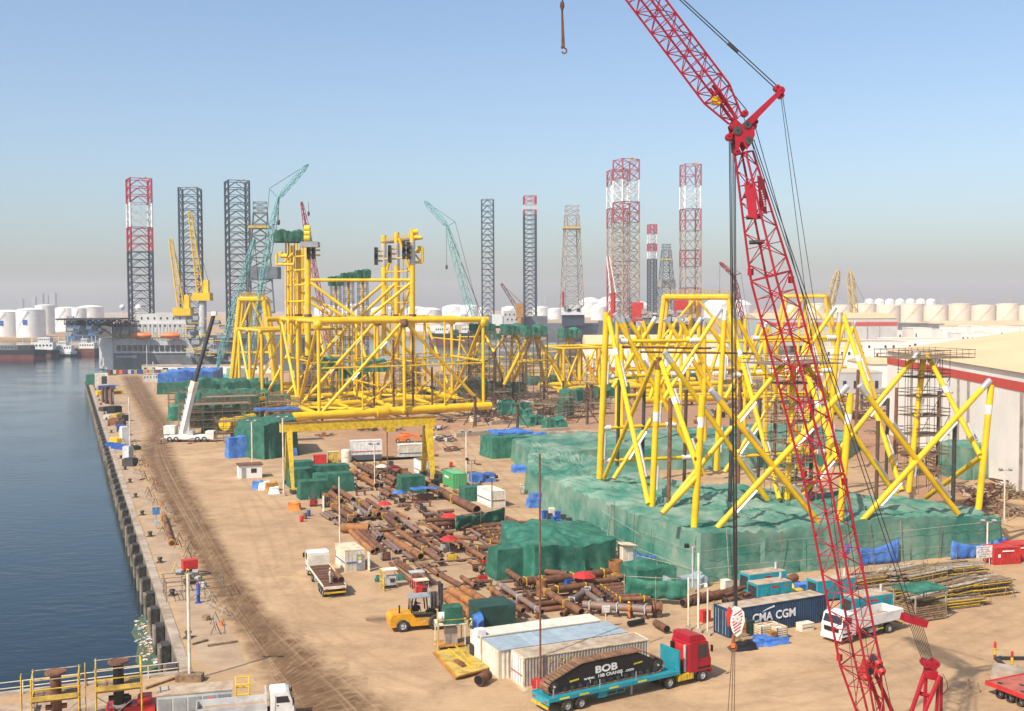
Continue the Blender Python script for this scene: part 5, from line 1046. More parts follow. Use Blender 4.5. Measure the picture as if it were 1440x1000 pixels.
# ---- navy container with white lettering
OC = G(1025.4, 898); t = container('navy blue long container with big white lettering on its side', OC, 27, H=2.75, body='navy', roof='roof_dust', door='navy', post='navy')
text('lettering', 'CMA', 1.15, 'letters', t, (4.0, -.02, 1.5), (R(90), 0, 0), .004, 1.0, .03); text('lettering', 'CGM', 1.15, 'letters', t, (6.9, -.02, 1.5), (R(90), 0, 0), .004, 1.0, .03)
mb = MB(); vs = []
for i in range(9): a = i / 8; x = 4.0 + a * 1.5; z = 2.0 + .45 * a ** .6; w_ = .03 + .07 * a; vs += [(x, -.015, z - w_), (x, -.015, z + w_)]
mb.add(vs, [(2 * i, 2 * i + 2, 2 * i + 3, 2 * i + 1) for i in range(8)]); mb.build('swoosh_mark', 'letters', t)
# ---- other boxes about the yard
YW = 112
def back_box(label, x, y, yaw, **k):                             # near corner between end and side at a pixel, box running away to the left
    return container(label, G(x, y), yaw, **k)
t = container('cream site container with blue band and grey door, by the flatbed lorry', G(485.6, 804.8) + yawdir(24) * 2.44, 114, L=4.6, body='cream', roof='cream_rust', door='cream', post='cream_rust', stripe=('blue_paint', .42))
MB().box((-.07, .65, 1.05), (.06, .85, 1.95)).build('personnel_door', 'grey_paint', t); MB().box((-.11, .65, 1.55), (.02, .34, .32)).build('notice', 'letters_yellow', t); MB().box((-.11, .65, 1.15), (.02, .38, .3)).build('notice', 'letters', t)
t = container('bright green container near the white pole', G(637.8, 687.8) + yawdir(22) * 2.44, 112, L=6.06, body='green_box', roof='green_roof', door='green_box')
MB().box((3.7, 2.47, 1.65), (2.2, .02, .4)).build('side_decal', 'letters', t); MB().box((2.3, 2.47, 1.5), (.6, .02, .5)).build('side_decal', 'orange_dull', t)
container('pale cream container with thin red line beside the brown road', G(690.6, 714.2) + yawdir(22) * 2.44, 113, L=6.06, body='white_paint', roof='cream', door='cream', stripe=('rust', .42))
container('small white container with rusty roof under the right legs of the gantry', G(592, 668) + yawdir(22) * 2.44, 112, L=4.6, body='white_paint', roof='rust', door='white_paint', stripe=('red_paint', .3))
t = container('white container with red line standing on a dark base beyond the gantry', G(494, 648), 16, L=6.4, H=2.9, z=1.1, body='white_paint', roof='cream', door='white_paint', stripe=('red_paint', .25)); MB().box((3.2, 1.2, -.56), (6.2, 2.3, 1.08)).build('base_tank', 'hull_grey', t)
container('cream container with blue line right of the one on the dark base', G(561, 643), 14, L=6.06, body='cream', roof='cream', door='cream', stripe=('blue_paint', .3))
container('rusty red box by the left foot of the yellow gantry', G(441, 654), 16, L=2.6, W=1.6, H=1.9, body='red_paint', roof='red_paint', door='red_paint')
container('yellowish open sided box next to the red one', G(461, 651), 16, L=2.4, W=1.8, H=2.2, body='yellow_pale', roof='cream', door='yellow_pale')
t = thing('round_tank', 'cream upright tank between the boxes beyond the gantry', 'tank', G(487, 650)); MB().lathe([(1.05, 0), (1.05, 2.3), (.8, 2.6), (0, 2.7)], 18).build('shell', 'cream', t, smooth=True); MB().lathe([(1.08, 1.1), (1.12, 1.15), (1.08, 1.2)], 18).build('hoop', 'cream_rust', t)
for lab, x, y in (('red container at the right end of the green mound', 1398, 795), ('red container at the right edge, behind the other', 1424, 790)):
    t = container(lab, G(x, y), 12, L=3.6, W=2.2, H=2.1, body='red_paint', roof='red_paint', door='red_paint'); MB().box((1.9, -.03, 1.65), (1.6, .02, .16)).build('side_decal', 'letters', t); MB().box((.7, -.03, 1.1), (.3, .03, .4)).build('notice', 'letters', t)
t = thing('guard_hut', 'small white hut with brown roof at the bend left of the gantry', 'hut', G(351, 671), R(20)); MB().box((0, 0, 1.2), (4.2, 3, 2.4)).build('wall', 'wall_white', t); MB().box((0, 0, 2.48), (4.6, 3.4, .16)).build('roof', 'rust', t); MB().box((.6, -1.52, 1.4), (1, .05, .8)).build('window', 'glass', t); MB().box((-1.2, -1.52, 1.0), (.8, .05, 1.9)).build('door', 'grey_paint', t)
t = thing('guard_hut', 'cream booth with sloping roof at the corner of the green mound', 'hut', G(880, 796), R(25)); MB().box((0, 0, 1.3), (1.5, 1.3, 2.6)).build('wall', 'cream', t); MB().box((0, -.1, 2.75), (2.1, 1.9, .12), ry=R(8)).build('roof', 'cream_rust', t); MB().box((.3, -.68, 1.3), (.6, .05, 1.9)).build('door', 'white_paint', t)
for lab, x, y, L, W, h in [('boxy green cover, front one left of the pipe rows', 440, 700, 4.6, 3, 3.0), ('boxy green cover behind the front one left of the pipes', 428, 683, 5.5, 3.2, 3.2), ('tall green cover by the left gantry legs', 420, 674, 5, 3, 3.4), ('green cover right of the front one', 463, 688, 5, 3.4, 2.8), ('crumpled green cover at the head of the pipe rows', 477, 690, 4.4, 3, 3.2), ('low green cover beyond the others by the pipes', 466, 668, 6, 3, 2), ('single green cover among the pipes beside a blue canopy', 578, 692, 4.2, 3, 2.9), ('green cover beside the bright green container', 664, 703, 3.5, 2.6, 2.3)]:
    tarp('covered_rack', lab, 'tarpaulin', rect(G(x, y), L, W, 22), h, 'green_net', wr=.16, fold=1.8, sag=.07, step=.3, flare=.14, seed=x * .3, rings=5)
# big tent over the pipe frames
p = [G(724, 812), G(757, 818), G(864, 800), G(830, 770), G(760, 785)]
t = tarp('tent', 'large green sheet tent in the middle of the pipe frames', 'tent', [G(716, 806), G(752, 818), G(825, 806), G(866, 798), G(866, 798) + V((-3, 11, 0)), G(752, 812) + V((-4, 12, 0))], 4.2, 'green_net', wr=.35, fold=.9, sag=.4, hs=[3.6, 4.4, 3.4, 3.6, 3.8, 4.4], ridge=.8, flare=.3, seed=11)
tarp('tent', 'narrow green draped cover standing left of the large tent', 'tent', rect(G(713, 810), 3.6, 3.2, 22), 3.6, 'green_net', wr=.4, fold=1.2, sag=.25, flare=.35, seed=6, step=.4)
tarp('tent', 'small green hipped cover right of the large tent', 'tent', rect(G(912, 822), 5, 4, 22), 2.3, 'green_net', wr=.2, sag=.2, ridge=.7, seed=8)
for lab, a, b, h, m in [('green windbreak sheet slung between posts in front of the small cover', (878, 848), (967, 853), 2.9, 'green_net'), ('green windbreak sheet behind the small hipped cover', (897, 818), (952, 832), 3.0, 'green_net'), ('green sheet slung over the pipe frames by the red umbrella', (641, 752), (710, 738), 2.6, 'green_net')]:
    p, q = G(*a), G(*b); t = thing('windbreak', lab, 'netting', p); mb = MB(); n = 22; vs = []
    for i in range(n + 1):
        u = i / n; c = (q - p) * u
        for k in range(5): vs.append((c.x + nz(u * 8, k * .6) * .25, c.y + nz(u * 9, k * .5, 2) * .35, h * (.22 + .78 * k / 4) - .35 * math.sin(math.pi * u) * (k / 4) + .12 * nz(u * 7, 5)))
    mb.add(vs, [(i * 5 + k, (i + 1) * 5 + k, (i + 1) * 5 + k + 1, i * 5 + k + 1) for i in range(n) for k in range(4)]); o = mb.build('sheet', m, t, smooth=True); o.modifiers.new('thick', 'SOLIDIFY').thickness = .02
    for u in (0, .5, 1): rod('post', (q - p) * u, (q - p) * u + V((0, 0, h + .2)), .04, 'scaffold_light', t, 5)
    rod('top_pole', V((0, 0, h)), (q - p) + V((0, 0, h)), .035, 'scaffold_light', t, 5)
# ---- pipes
UP = {}
def pipe_mesh(m, seg=14):
    if m not in UP:
        mb = MB(); mb.lathe([(1, 0), (1, 1), (.9, 1), (.9, .985)], seg); mb.lathe([(1, 0), (.9, 0), (.9, .015)], seg); mb.cur = 1; mb.lathe([(.9, .985), (.001, .984)], seg); mb.lathe([(.9, .015), (.001, .016)], seg)  # shallow black end discs paint the darkness of a hollow pipe
        UP[m] = mb.mesh('pipe_' + m, [m, 'bore'], True)
    return UP[m]
def pipe(label, x0, y0, x1, y1, r, m, group, z=None, stands=0, name='steel_pipe'):
    z = (r + .12 if z is None else z); a, b = G(x0, y0, z), G(x1, y1, z); d = b - a
    o = bpy.data.objects.new(name if not stands else 'pipe', pipe_mesh(m)); COL.objects.link(o); o.rotation_mode = 'QUATERNION'; o.rotation_quaternion = d.to_track_quat('Z', 'Y'); o.scale = (r, r, d.length)
    if not stands: o.location = a; return tag(o, label, 'pipe', group)
    t = thing(name, label, 'pipe', V((a.x, a.y, 0)), 0, group); o.parent = t; o.location = V((0, 0, z)); e = d.normalized(); s = V((-e.y, e.x, 0))
    for k in range(stands):
        c = d * ((k + .5) / stands)
        MB().box(c + V((0, 0, (z - r) / 2)), (.35, .3, z - r), rz=math.atan2(d.y, d.x)).build('stand', random.choice(['rust', 'rust', 'rust_dark']), t); MB().box(c + V((0, 0, .04)), (.8, .5, .08), rz=math.atan2(d.y, d.x)).build('stand_foot', 'rust_dark', t)
        if stands > 2 and k % 2 == 0: mb = MB(); mb.box(c + V((0, 0, z)), (.1, r * 2.15, r * 2.15), rz=math.atan2(d.y, d.x)); mb.build('clamp', 'yellow_paint' if m != 'pipe_grey' else 'grey_light', t)
    return t
def pipes(label, group, rows, m=None):
    for r_ in rows:
        x0, y0, x1, y1, r = r_[:5]; mm = m or (r_[5] if len(r_) > 5 else random.choice(['rust', 'rust_orange', 'rust'])); pipe(label, x0, y0, x1, y1, r, mm, group, z=r_[6] if len(r_) > 6 else None, stands=r_[7] if len(r_) > 7 else 0)
ro = 'rust_orange'
pipes('rusty pipe in the far rows beyond the green covers, under the gantry girder', 'pipes in the far rows', [(476, 652, 501, 665, .46, ro, .9, 3), (501, 666, 511, 671.5, .44, 'rust', .9, 2), (512, 672, 530, 683, .5, ro, .9, 2), (498, 650.5, 533, 670, .4, 'rust', .8, 3), (512, 652, 544, 671, .4, 'rust', .8, 3), (547, 670, 558, 676.5, .52, 'rust', .9, 2), (540, 674, 554, 682, .34, 'rust', .8, 2), (523, 675, 537, 682, .32, 'rust_dark', .8, 2), (533, 687.6, 549, 697.4, .34, 'rust', .8, 2), (544, 686, 557, 694, .3, 'rust', .8, 2), (527, 652, 556, 668, .34, 'rust_dark', .8, 3), (535, 650, 562, 665, .3, 'rust', .8, 3), (553, 664, 580, 678, .3, 'rust_dark', .7, 2), (560, 668, 585, 680, .28, 'rust', .7, 2), (505, 655, 520, 664, .3, 'rust_dark', .8, 2)])
pipes('rusty pipe with yellow clamps in the middle rows right of the green covers', 'clamped pipes in the middle rows', [(460, 689, 480, 705, .42, 'rust', .9, 3), (455, 695, 478, 711, .36, 'rust', .9, 3), (464, 708.6, 499.5, 732, .46, 'rust', .9, 3), (468.6, 684, 474, 690.4, .4, 'rust', .9, 2), (478, 690.4, 497, 703, .44, 'rust', .9, 2), (481, 711, 504, 726, .32, 'rust', .9, 3), (495, 707, 520, 725.4, .32, 'pipe_grey', .9, 3), (503.6, 703, 533, 724, .42, 'rust', .9, 3), (516, 703, 537, 717, .34, 'rust', .9, 2), (536, 721, 566.6, 745, .4, 'rust', .9, 3), (540, 718, 557, 730, .36, 'rust_dark', .9, 2), (545, 715, 588, 748, .3, 'pipe_grey', .9, 4), (552, 722, 563, 730, .3, 'rust', .9, 2)])
pipes('thin grey pipe in the small stack left of the lamp pole', 'grey pipes by the lamp pole', [(451, 722, 464, 730, .22, 'pipe_grey'), (456, 721, 469, 729, .22, 'pipe_grey'), (461, 720, 474, 728, .22, 'pipe_grey'), (470, 732, 478, 738, .24, 'pipe_grey'), (475, 731, 484, 737, .24, 'rust_dark'), (480, 730, 490, 736, .24, 'rust_dark')])
pipe('thick short orange-brown cylinder lying crosswise above the blue banded container', 480, 742, 519, 743, .66, ro, None)
pipes('long brown pipe in the bundle just above the blue banded container', 'bundle above the banded container', [(492.4, 746.4, 524.6, 776, .33, ro), (500, 745.5, 530.5, 773, .33, 'rust'), (507, 745, 538, 772, .33, 'rust')])
pipes('grey mill pipe in the pyramid stack beside the brown bundle', 'grey pyramid stack', [(516, 745, 530, 760, .24, 'pipe_grey'), (521, 744.5, 535, 759, .24, 'pipe_grey'), (526, 744, 540, 758, .24, 'pipe_grey'), (519, 735, 540, 752, .24, 'pipe_grey'), (534, 736.6, 547, 745, .26, 'pipe_grey', .7, 2), (518.5, 742, 532.5, 756, .24, 'pipe_grey', .72), (523.5, 741.5, 537.5, 755, .24, 'pipe_grey', .72)])
pipe('bright orange-brown pipe of large bore near the yard centre', 543, 752.6, 592, 783, .44, ro, None)
pipe('long rusty pipe with yellow chocks lying right of the bright orange one', 561, 747, 621.4, 789, .36, 'rust', None, .7, 4)
pipes('slim grey-brown pipe of the three in front of the bright orange pipe', 'three slim pipes', [(538.8, 761, 557, 776, .25, 'pipe_grey'), (544.5, 760, 563, 775.5, .25, 'pipe_grey'), (550, 759.5, 569.5, 775, .25, 'rust')])
pipes('thin rusty tube lying behind the welding sets', 'thin tubes behind the welding sets', [(548.6, 791.8, 578, 818, .2, 'rust'), (555.6, 790, 601.8, 823, .22, 'rust'), (560, 788, 600, 816, .2, 'rust'), (590.6, 790.4, 615.8, 808.6, .2, 'rust')])
pipes('large orange-brown pipe in the heap of three behind the forklift', 'heap of three big pipes', [(622.4, 836, 668, 868, .5, ro), (633.6, 830, 682, 860, .5, ro), (651, 828, 692, 852, .46, ro)])
pipes('medium rusty pipe lying beyond the heap of three', 'pipes beyond the heap', [(621, 809, 650, 824.5, .3, 'rust'), (649, 811.4, 668.6, 824, .26, 'rust', .6, 2)])
pipe('rusty pipe on low stands leading to the cream container', 687, 825.4, 736, 859, .3, 'rust', None, .9, 4)
pipe('blotched grey pipe on low stands, parallel and right of the rusty one', 701, 821, 762.4, 861, .3, 'pipe_grey', None, .9, 5)
pipe('very long thick brown pipe running past the bright green container', 560, 661, 671, 717, .62, 'rust', None, .9, 6)
pipe('short rusty pipe alone on the sand near the red tractor', 922, 876, 938, 885, .36, 'rust', None)
pipe('short black pipe on the sand beyond the blue-grey roof', 884, 877, 905, 873, .26, 'black', None)
pipe('rusty bore pipe resting below the yellow steel plates', 673, 957, 686, 949, .45, 'rust', None)
FR = 'pipe frames around the large tent'
pipes('flanged brown pipe of the welded frames around the large green tent', FR, [(638, 755, 672, 758, .28, 'rust', 1, 2), (644, 760, 661, 770, .32, 'rust', 1, 2), (661, 773, 717, 767, .38, 'rust', 1, 3), (685, 760, 725, 765, .3, 'rust', 1, 3), (611, 738, 641, 735, .32, 'rust', .9, 2), (599, 732, 641, 729, .34, 'rust', .9, 2), (606, 738, 623, 749, .3, 'rust', .9, 2), (596, 724, 612, 722, .3, 'pipe_grey', .9, 2), (617, 720, 638, 718, .28, 'rust', .9, 2), (712, 802, 733, 816, .34, 'rust', 1, 2), (733, 818, 767, 814, .42, 'rust', 1, 3), (683, 783, 694, 792, .32, 'rust', 1, 2), (660, 772, 683, 786, .34, 'rust', 1, 2), (767, 804, 798, 807, .32, 'rust', 1, 2), (749, 818, 858, 804, .44, 'rust', 1, 5), (773, 830, 832, 822, .36, 'rust', 1, 3), (763, 829, 818, 861, .38, 'rust', 1, 4), (820, 850, 917, 857, .4, 'pipe_grey', 1, 5), (820, 830, 849, 850, .3, 'pipe_grey', 1, 3), (798, 848, 832, 826, .34, 'pipe_grey', 1, 3), (832, 826, 850, 842, .3, 'rust', 1, 2), (852, 812, 905, 808, .3, 'rust', .9, 3), (700, 742, 716, 752, .3, 'rust', 1, 2), (735, 768, 765, 765, .3, 'rust', 1, 2), (648, 745, 668, 733, .26, 'rust_dark', 1, 2)])
for i in range(7): pipe('thin dark cross member of the welded frames left of the red umbrella', 664 + i * 6, 742 + i * 4.0, 756 + i * 4, 733 + i * 4.6, .24, random.choice(['rust', 'rust_dark']), 'thin members left of the umbrella', .9, 4)
for i in range(6): pipe('thin dark cross member of the welded frames in front of the small hipped cover', 838 + i * 5, 826 + i * 3.4, 884 + i * 6, 820 + i * 4.2, .24, random.choice(['rust', 'rust_dark']), 'thin members by the hipped cover', .85, 3)
for i in range(5): pipe('short tie between the thin members of the welded frames', 850 + i * 11, 824, 866 + i * 11, 842, .18, 'rust_dark', 'ties between thin members', .85)
for i in range(7): pipe('short tie between the thin members near the umbrella', 676 + i * 12, 739, 694 + i * 12, 760, .18, 'rust_dark', 'ties near the umbrella', .9)
for lab, x, y, r, h in [('upright rusty can beside the tall thin mast', 762, 839, .62, 1.9), ('upright rusty can at the right end of the frames', 866, 812, .85, 2.0)]:
    t = thing('steel_can', lab, 'steel can', G(x, y)); MB().lathe([(r, 0), (r, h), (r * .93, h), (r * .93, .3)], 18).build('shell', ro, t, smooth=True); MB().lathe([(r * .93, .3), (.01, .3)], 18).build('floor', 'bore', t)  # can floor coloured near-black for the shade down inside
    MB().lathe([(r * 1.0, .1), (r * 1.05, .14), (r, .18)], 18).build('base_ring', 'rust_dark', t)
t = thing('pipe_flange', 'big rusty flanged elbow at the end of the grey frame pipe', 'pipe flange', G(924, 868)); MB().lathe([(.5, -.5), (.62, -.45), (.62, -.3), (.45, -.25), (.45, .25), (.62, .3), (.62, .45), (.5, .5), (.01, .5)], 16, 'X', (0, 0, 1.1)).build('flange', 'rust', t, smooth=True); MB().box((0, 0, .35), (.9, .5, .7)).build('stand', 'rust_dark', t)
# battens the pipes lie on
for i, (x0, y0, x1, y1) in enumerate([(565, 783, 600, 779), (575, 790, 612, 785), (586, 800, 615, 796), (595, 808, 628, 803), (533, 768, 560, 762), (622, 829, 640, 825), (500, 757, 520, 754), (655, 815, 680, 811), (470, 738, 482, 736), (597, 765, 615, 762), (612, 776, 632, 772), (642, 866, 655, 862), (633, 853, 645, 849)]):
    a, b = G(x0, y0, .08), G(x1, y1, .08); mb = MB(); d = b - a; mb.box((0, 0, .02), (d.length, .22, .16), rz=math.atan2(d.y, d.x)); mb.box((d.x * .45, d.y * .45, .06), (.1, .26, .1), rz=math.atan2(d.y, d.x)); tag(mb.build('timber_batten', 'timber' if i % 2 else 'rust_dark', loc=(a + b) / 2), 'timber batten laid on the sand under or between the pipes', 'batten', 'battens in the pipe yard')
# ---- umbrellas
def umbrella(label, x, y, m, r=1.25, h=2.2):
    b = G(x, y); b = V((b.x, b.y, 0)); t = thing('parasol', label, 'umbrella', b); rod('pole', (0, 0, 0), (0, 0, h + .15), .03, 'grey_light', t, 6); MB().lathe([(.35, 0), (.35, .1), (.05, .16)], 10).build('base', 'concrete', t)
    mb = MB(); n = 8; vs = [(0, 0, h + .12)]
    for k, (rr, z) in enumerate(((.55, h), (1, h - .38))):
        for i in range(n * 2): a = math.pi * i / n; s = (1 if i % 2 == 0 else .94); vs.append((r * rr * s * math.cos(a), r * rr * s * math.sin(a), z + (0 if i % 2 == 0 else -.04)))
    N = n * 2; mb.add(vs, [(0, 1 + i, 1 + (i + 1) % N) for i in range(N)] + [(1 + i, 1 + N + i, 1 + N + (i + 1) % N, 1 + (i + 1) % N) for i in range(N)]); mb.build('canopy', m, t)
    for i in range(8): a = 2 * math.pi * i / 8; rod('rib', (0, 0, h + .06), (r * .97 * math.cos(a), r * .97 * math.sin(a), h - .4), .012, 'grey_light', t, 4)
    mb = MB(); mb.box((.5, .3, .45), (1.1, .5, .9)); mb.box((-.5, .3, .3), (.6, .5, .6)); mb.build('work_bench', 'rust_dark', t)
umbrella('red umbrella beside the long pipe, farthest of the red ones', 555, 672, 'red_paint'); umbrella('red umbrella in the open between the pipe rows', 541, 726, 'red_paint', 1.15); umbrella('red umbrella above the slung green sheet', 632, 744, 'red_paint', 1.2); umbrella('red umbrella at the corner of the welded frames', 632, 778, 'red_paint', 1.25)
umbrella('red umbrella behind the tall thin mast', 752, 772, 'red_paint', 1.3); umbrella('red umbrella in front of the large green tent', 821, 833, 'red_paint', 1.35); umbrella('pale cream umbrella near the far pipe ends', 537, 670, 'cream', 1.2); umbrella('blue umbrella left of the blue canopy', 561, 709, 'blue_tarp', 1.2)
t = thing('canopy', 'blue sheet canopy on posts over a bench beside the green cover', 'canopy', G(596, 704), R(20))
for x in (-2, 2):
    for y in (-1.2, 1.2): rod('post', (x, y, 0), (x, y, 2.1), .05, 'scaffold', t, 6)
mb = MB(); vs = [(x * .55, y * .65, 2.1 + nz(x * .7, y * .7) * .25) for x in range(-4, 5) for y in range(-2, 3)]; mb.add(vs, [(i * 5 + j, (i + 1) * 5 + j, (i + 1) * 5 + j + 1, i * 5 + j + 1) for i in range(8) for j in range(4)]); o = mb.build('sheet', 'blue_tarp', t, smooth=True); o.modifiers.new('thick', 'SOLIDIFY').thickness = .03
MB().box((0, 0, .5), (3.2, .9, 1.0)).build('bench', 'rust_dark', t)
# ---- low-loader with a crawler track frame
Pw, Qw = G(812, 999), G(996, 957); yT = math.degrees(math.atan2(Qw.y - Pw.y, Qw.x - Pw.x)); eT, fT = yawdir(yT), yawdir(yT + 90)
T0 = Pw + fT * 1.25 - eT * 1.0                                    # centre line, near the rear axle group
t = thing('flatbed_trailer', 'teal flatbed trailer carrying a black crawler track frame', 'trailer', T0, R(yT)); DZ = 1.35; TL = 12.9
MB().box((TL / 2 - 1.6, 0, DZ - .12), (TL, 2.5, .16)).build('deck', 'teal', t)
for s in (-1, 1):
    MB().box((TL / 2 - 1.6, s * 1.22, DZ - .14), (TL + .04, .1, .3)).build('side_rail', 'teal', t); MB().box((TL / 2 - 1.2, s * .5, DZ - .4), (TL - 1.5, .16, .42)).build('chassis_beam', 'teal', t)
    for x in (.9, 2.6, 5.2, 7.8): MB().box((x * 1.1 - 1.2, s * 1.276, DZ - .14), (.9, .012, .14)).build('reflector', 'letters_yellow', t)
    mb = MB(); mb.box((4.4, s * 1.1, .62), (2.6, .06, .05)); mb.box((4.4, s * 1.1, .95), (2.6, .06, .05)); [mb.box((x, s * 1.1, .8), (.06, .06, .42)) for x in (3.1, 4.0, 4.9, 5.7)]; mb.build('side_guard', 'teal', t); MB().box((3.5, s * .95, .8), (.8, .4, .5)).build('tool_box', 'teal', t)
    for x in (-1.2, 3.2, 6.8): MB().box((x, s * 1.2, DZ + .35), (.08, .06, .75)).build('stake', 'grey_paint', t)
    for x in (.1, 1.4): wheel(t, x, s * 1.05, .5, .42)
    MB().box((6.6, s * .8, .6), (.14, .14, 1.0)).build('landing_leg', 'grey_paint', t)
MB().box((-1.64, 0, DZ - .28), (.1, 2.5, .5)).build('rear_beam', 'teal', t); mb = MB(); mb.box((-1.7, 0, .62), (.1, 2.4, .18)); mb.build('bumper', 'yellow_paint', t); MB().box((TL - 1.65, 0, DZ + .85), (.12, 2.5, 1.7)).build('headboard', 'teal', t)
for s in (-.9, .9): MB().box((-1.71, s, DZ - .3), (.04, .35, .14)).build('tail_lamp', 'red_paint', t)
# the crawler
c = thing('crawler_track', 'black crawler track frame with big white lettering loaded on the teal trailer', 'crawler track', T0 + eT * 4.4 + V((0, 0, DZ - .03)), R(yT)); CL, CH, CW = 11.5, 2.1, 1.2
def loop(s):                                                     # the belt's line, s from 0 to 1
    pts = [(-CL / 2 + .5, 0), (CL / 2 - .5, 0), (CL / 2 - .1, .25), (CL / 2, .62), (CL / 2 - .25, 1.0), (CL * .30, CH - .05), (0, CH), (-CL * .22, CH - .05), (-CL / 2 + .35, 1.05), (-CL / 2, .62), (-CL / 2 + .1, .22)]
    L = [math.dist(a, b) for a, b in zip(pts, pts[1:] + pts[:1])]; tot = sum(L); u = s * tot
    for (a, b), l in zip(zip(pts, pts[1:] + pts[:1]), L):
        if u <= l: k = u / l; return a[0] + (b[0] - a[0]) * k, a[1] + (b[1] - a[1]) * k, math.atan2(b[1] - a[1], b[0] - a[0])
        u -= l
    return *pts[0], 0
SH = MB().box((0, 0, 0), (.25, CW, .09)).box((0, 0, -.06), (.07, CW * .9, .06)).mesh('track_shoe', 'track_shoe')
for i in range(74):
    x, z, a = loop(i / 74); o = bpy.data.objects.new('track_shoe', SH); COL.objects.link(o); o.parent = c; o.location = (x, 0, z + .06); o.rotation_euler = (0, -a, 0)
mb = MB(); mb.prism([(-CL / 2 + .6, .12), (CL / 2 - .6, .12), (CL / 2 - .15, .4), (CL / 2 - .2, .8), (CL * .29, CH - .2), (0, CH - .12), (-CL * .2, CH - .2), (-CL / 2 + .45, .95), (-CL / 2 + .15, .6)], -CW * .42, CW * .42, 'Y'); mb.build('side_frame', 'black', c)
for i in range(14): MB().lathe([(.01, -.02), (.19, -.02), (.19, .06), (.01, .06)], 10, 'Y', (-CL / 2 + .9 + i * (CL - 1.8) / 13, -CW * .42 - .05, .26)).build('track_roller', 'dark_steel', c)
for x, r in ((-CL / 2 + .62, .42), (CL / 2 - .62, .42)): MB().lathe([(.01, -.08), (r * .5, -.08), (r * .55, -.03), (r, -.03), (r, .08)], 16, 'Y', (x, -CW * .42 - .02, .66)).build('drive_sprocket', 'dark_steel', c); MB().lathe([(.01, -.13), (.09, -.13), (.09, 0)], 8, 'Y', (x, -CW * .42 - .02, .66)).build('hub_cap', 'grey_light', c)
yf = -CW * .42 - .03; text('lettering', 'BOB', .78, 'letters', c, (-.1, yf, 1.28), (R(90), 0, 0), .004, 1.45, .03); text('lettering', 'www.  10B CRANES  .com', .36, 'letters', c, (.2, yf, .76), (R(90), 0, 0), .004, 1.25, .008)
[MB().box((x0 + k * .13, yf, z0 + .01 * k), (.09, .012, .13)).build('small_mark', 'letters_yellow', c) for x0, z0 in ((-3.6, .8), (2.7, 1.15)) for k in range(7)]
for x in (-1.7, 1.4): MB().box((x, yf + .005, .6), (.05, .02, .5), ry=R(-15)).build('scratch_strap', 'letters', c)
# the tractor
t = thing('tractor_unit', 'dark red tractor unit pulling the teal trailer', 'lorry', T0 + eT * 9.4, R(yT))
cb = cab(t, 3.0, 'crane_red', 2.3, 2.45, 3.5, .95, 'black'); MB().prism([(3.05, 3.35), (4.9, 3.5), (4.5, 3.95), (3.6, 4.1), (3.05, 4.05)], -1.1, 1.1, 'Y').build('roof_fairing', 'crane_red', t)
MB().box((3.02, 0, 1.9), (.06, 1.9, 2.6)).build('rear_wall', 'red_paint', t); rod('exhaust_stack', (2.75, -.85, 1.0), (2.75, -.85, 3.3), .12, 'grey_light', t, 10); rod('air_intake', (2.75, .85, 1.0), (2.75, .85, 3.2), .16, 'black', t, 10)
mb = MB(); mb.box((2.0, .42, .9), (6.0, .12, .28)); mb.box((2.0, -.42, .9), (6.0, .12, .28)); mb.build('chassis', 'dark_steel', t); MB().lathe([(.55, 0), (.55, .12), (.1, .14)], 14, 'Z', (.9, 0, 1.05)).build('fifth_wheel', 'dark_steel', t)
for s in (-1, 1): wheel(t, .9, s * .98, .52, .5); wheel(t, 4.4, s * 1.05, .52, .34); MB().box((2.6, s * 1.05, .7), (1.6, .34, .5)).build('fuel_tank', 'yellow_paint' if s < 0 else 'grey_light', t); mb = MB(); [mb.box((1.95 + k * .3, s * 1.24, .75), (.06, .02, .5)) for k in range(5)]; mb.build('tank_ladder', 'letters_yellow', t); MB().lathe([(.56, -.25), (.6, -.25), (.6, .25), (.56, .25)], 14, 'Y', (.9, s * .98, .58)).build('mudguard', 'black', t)
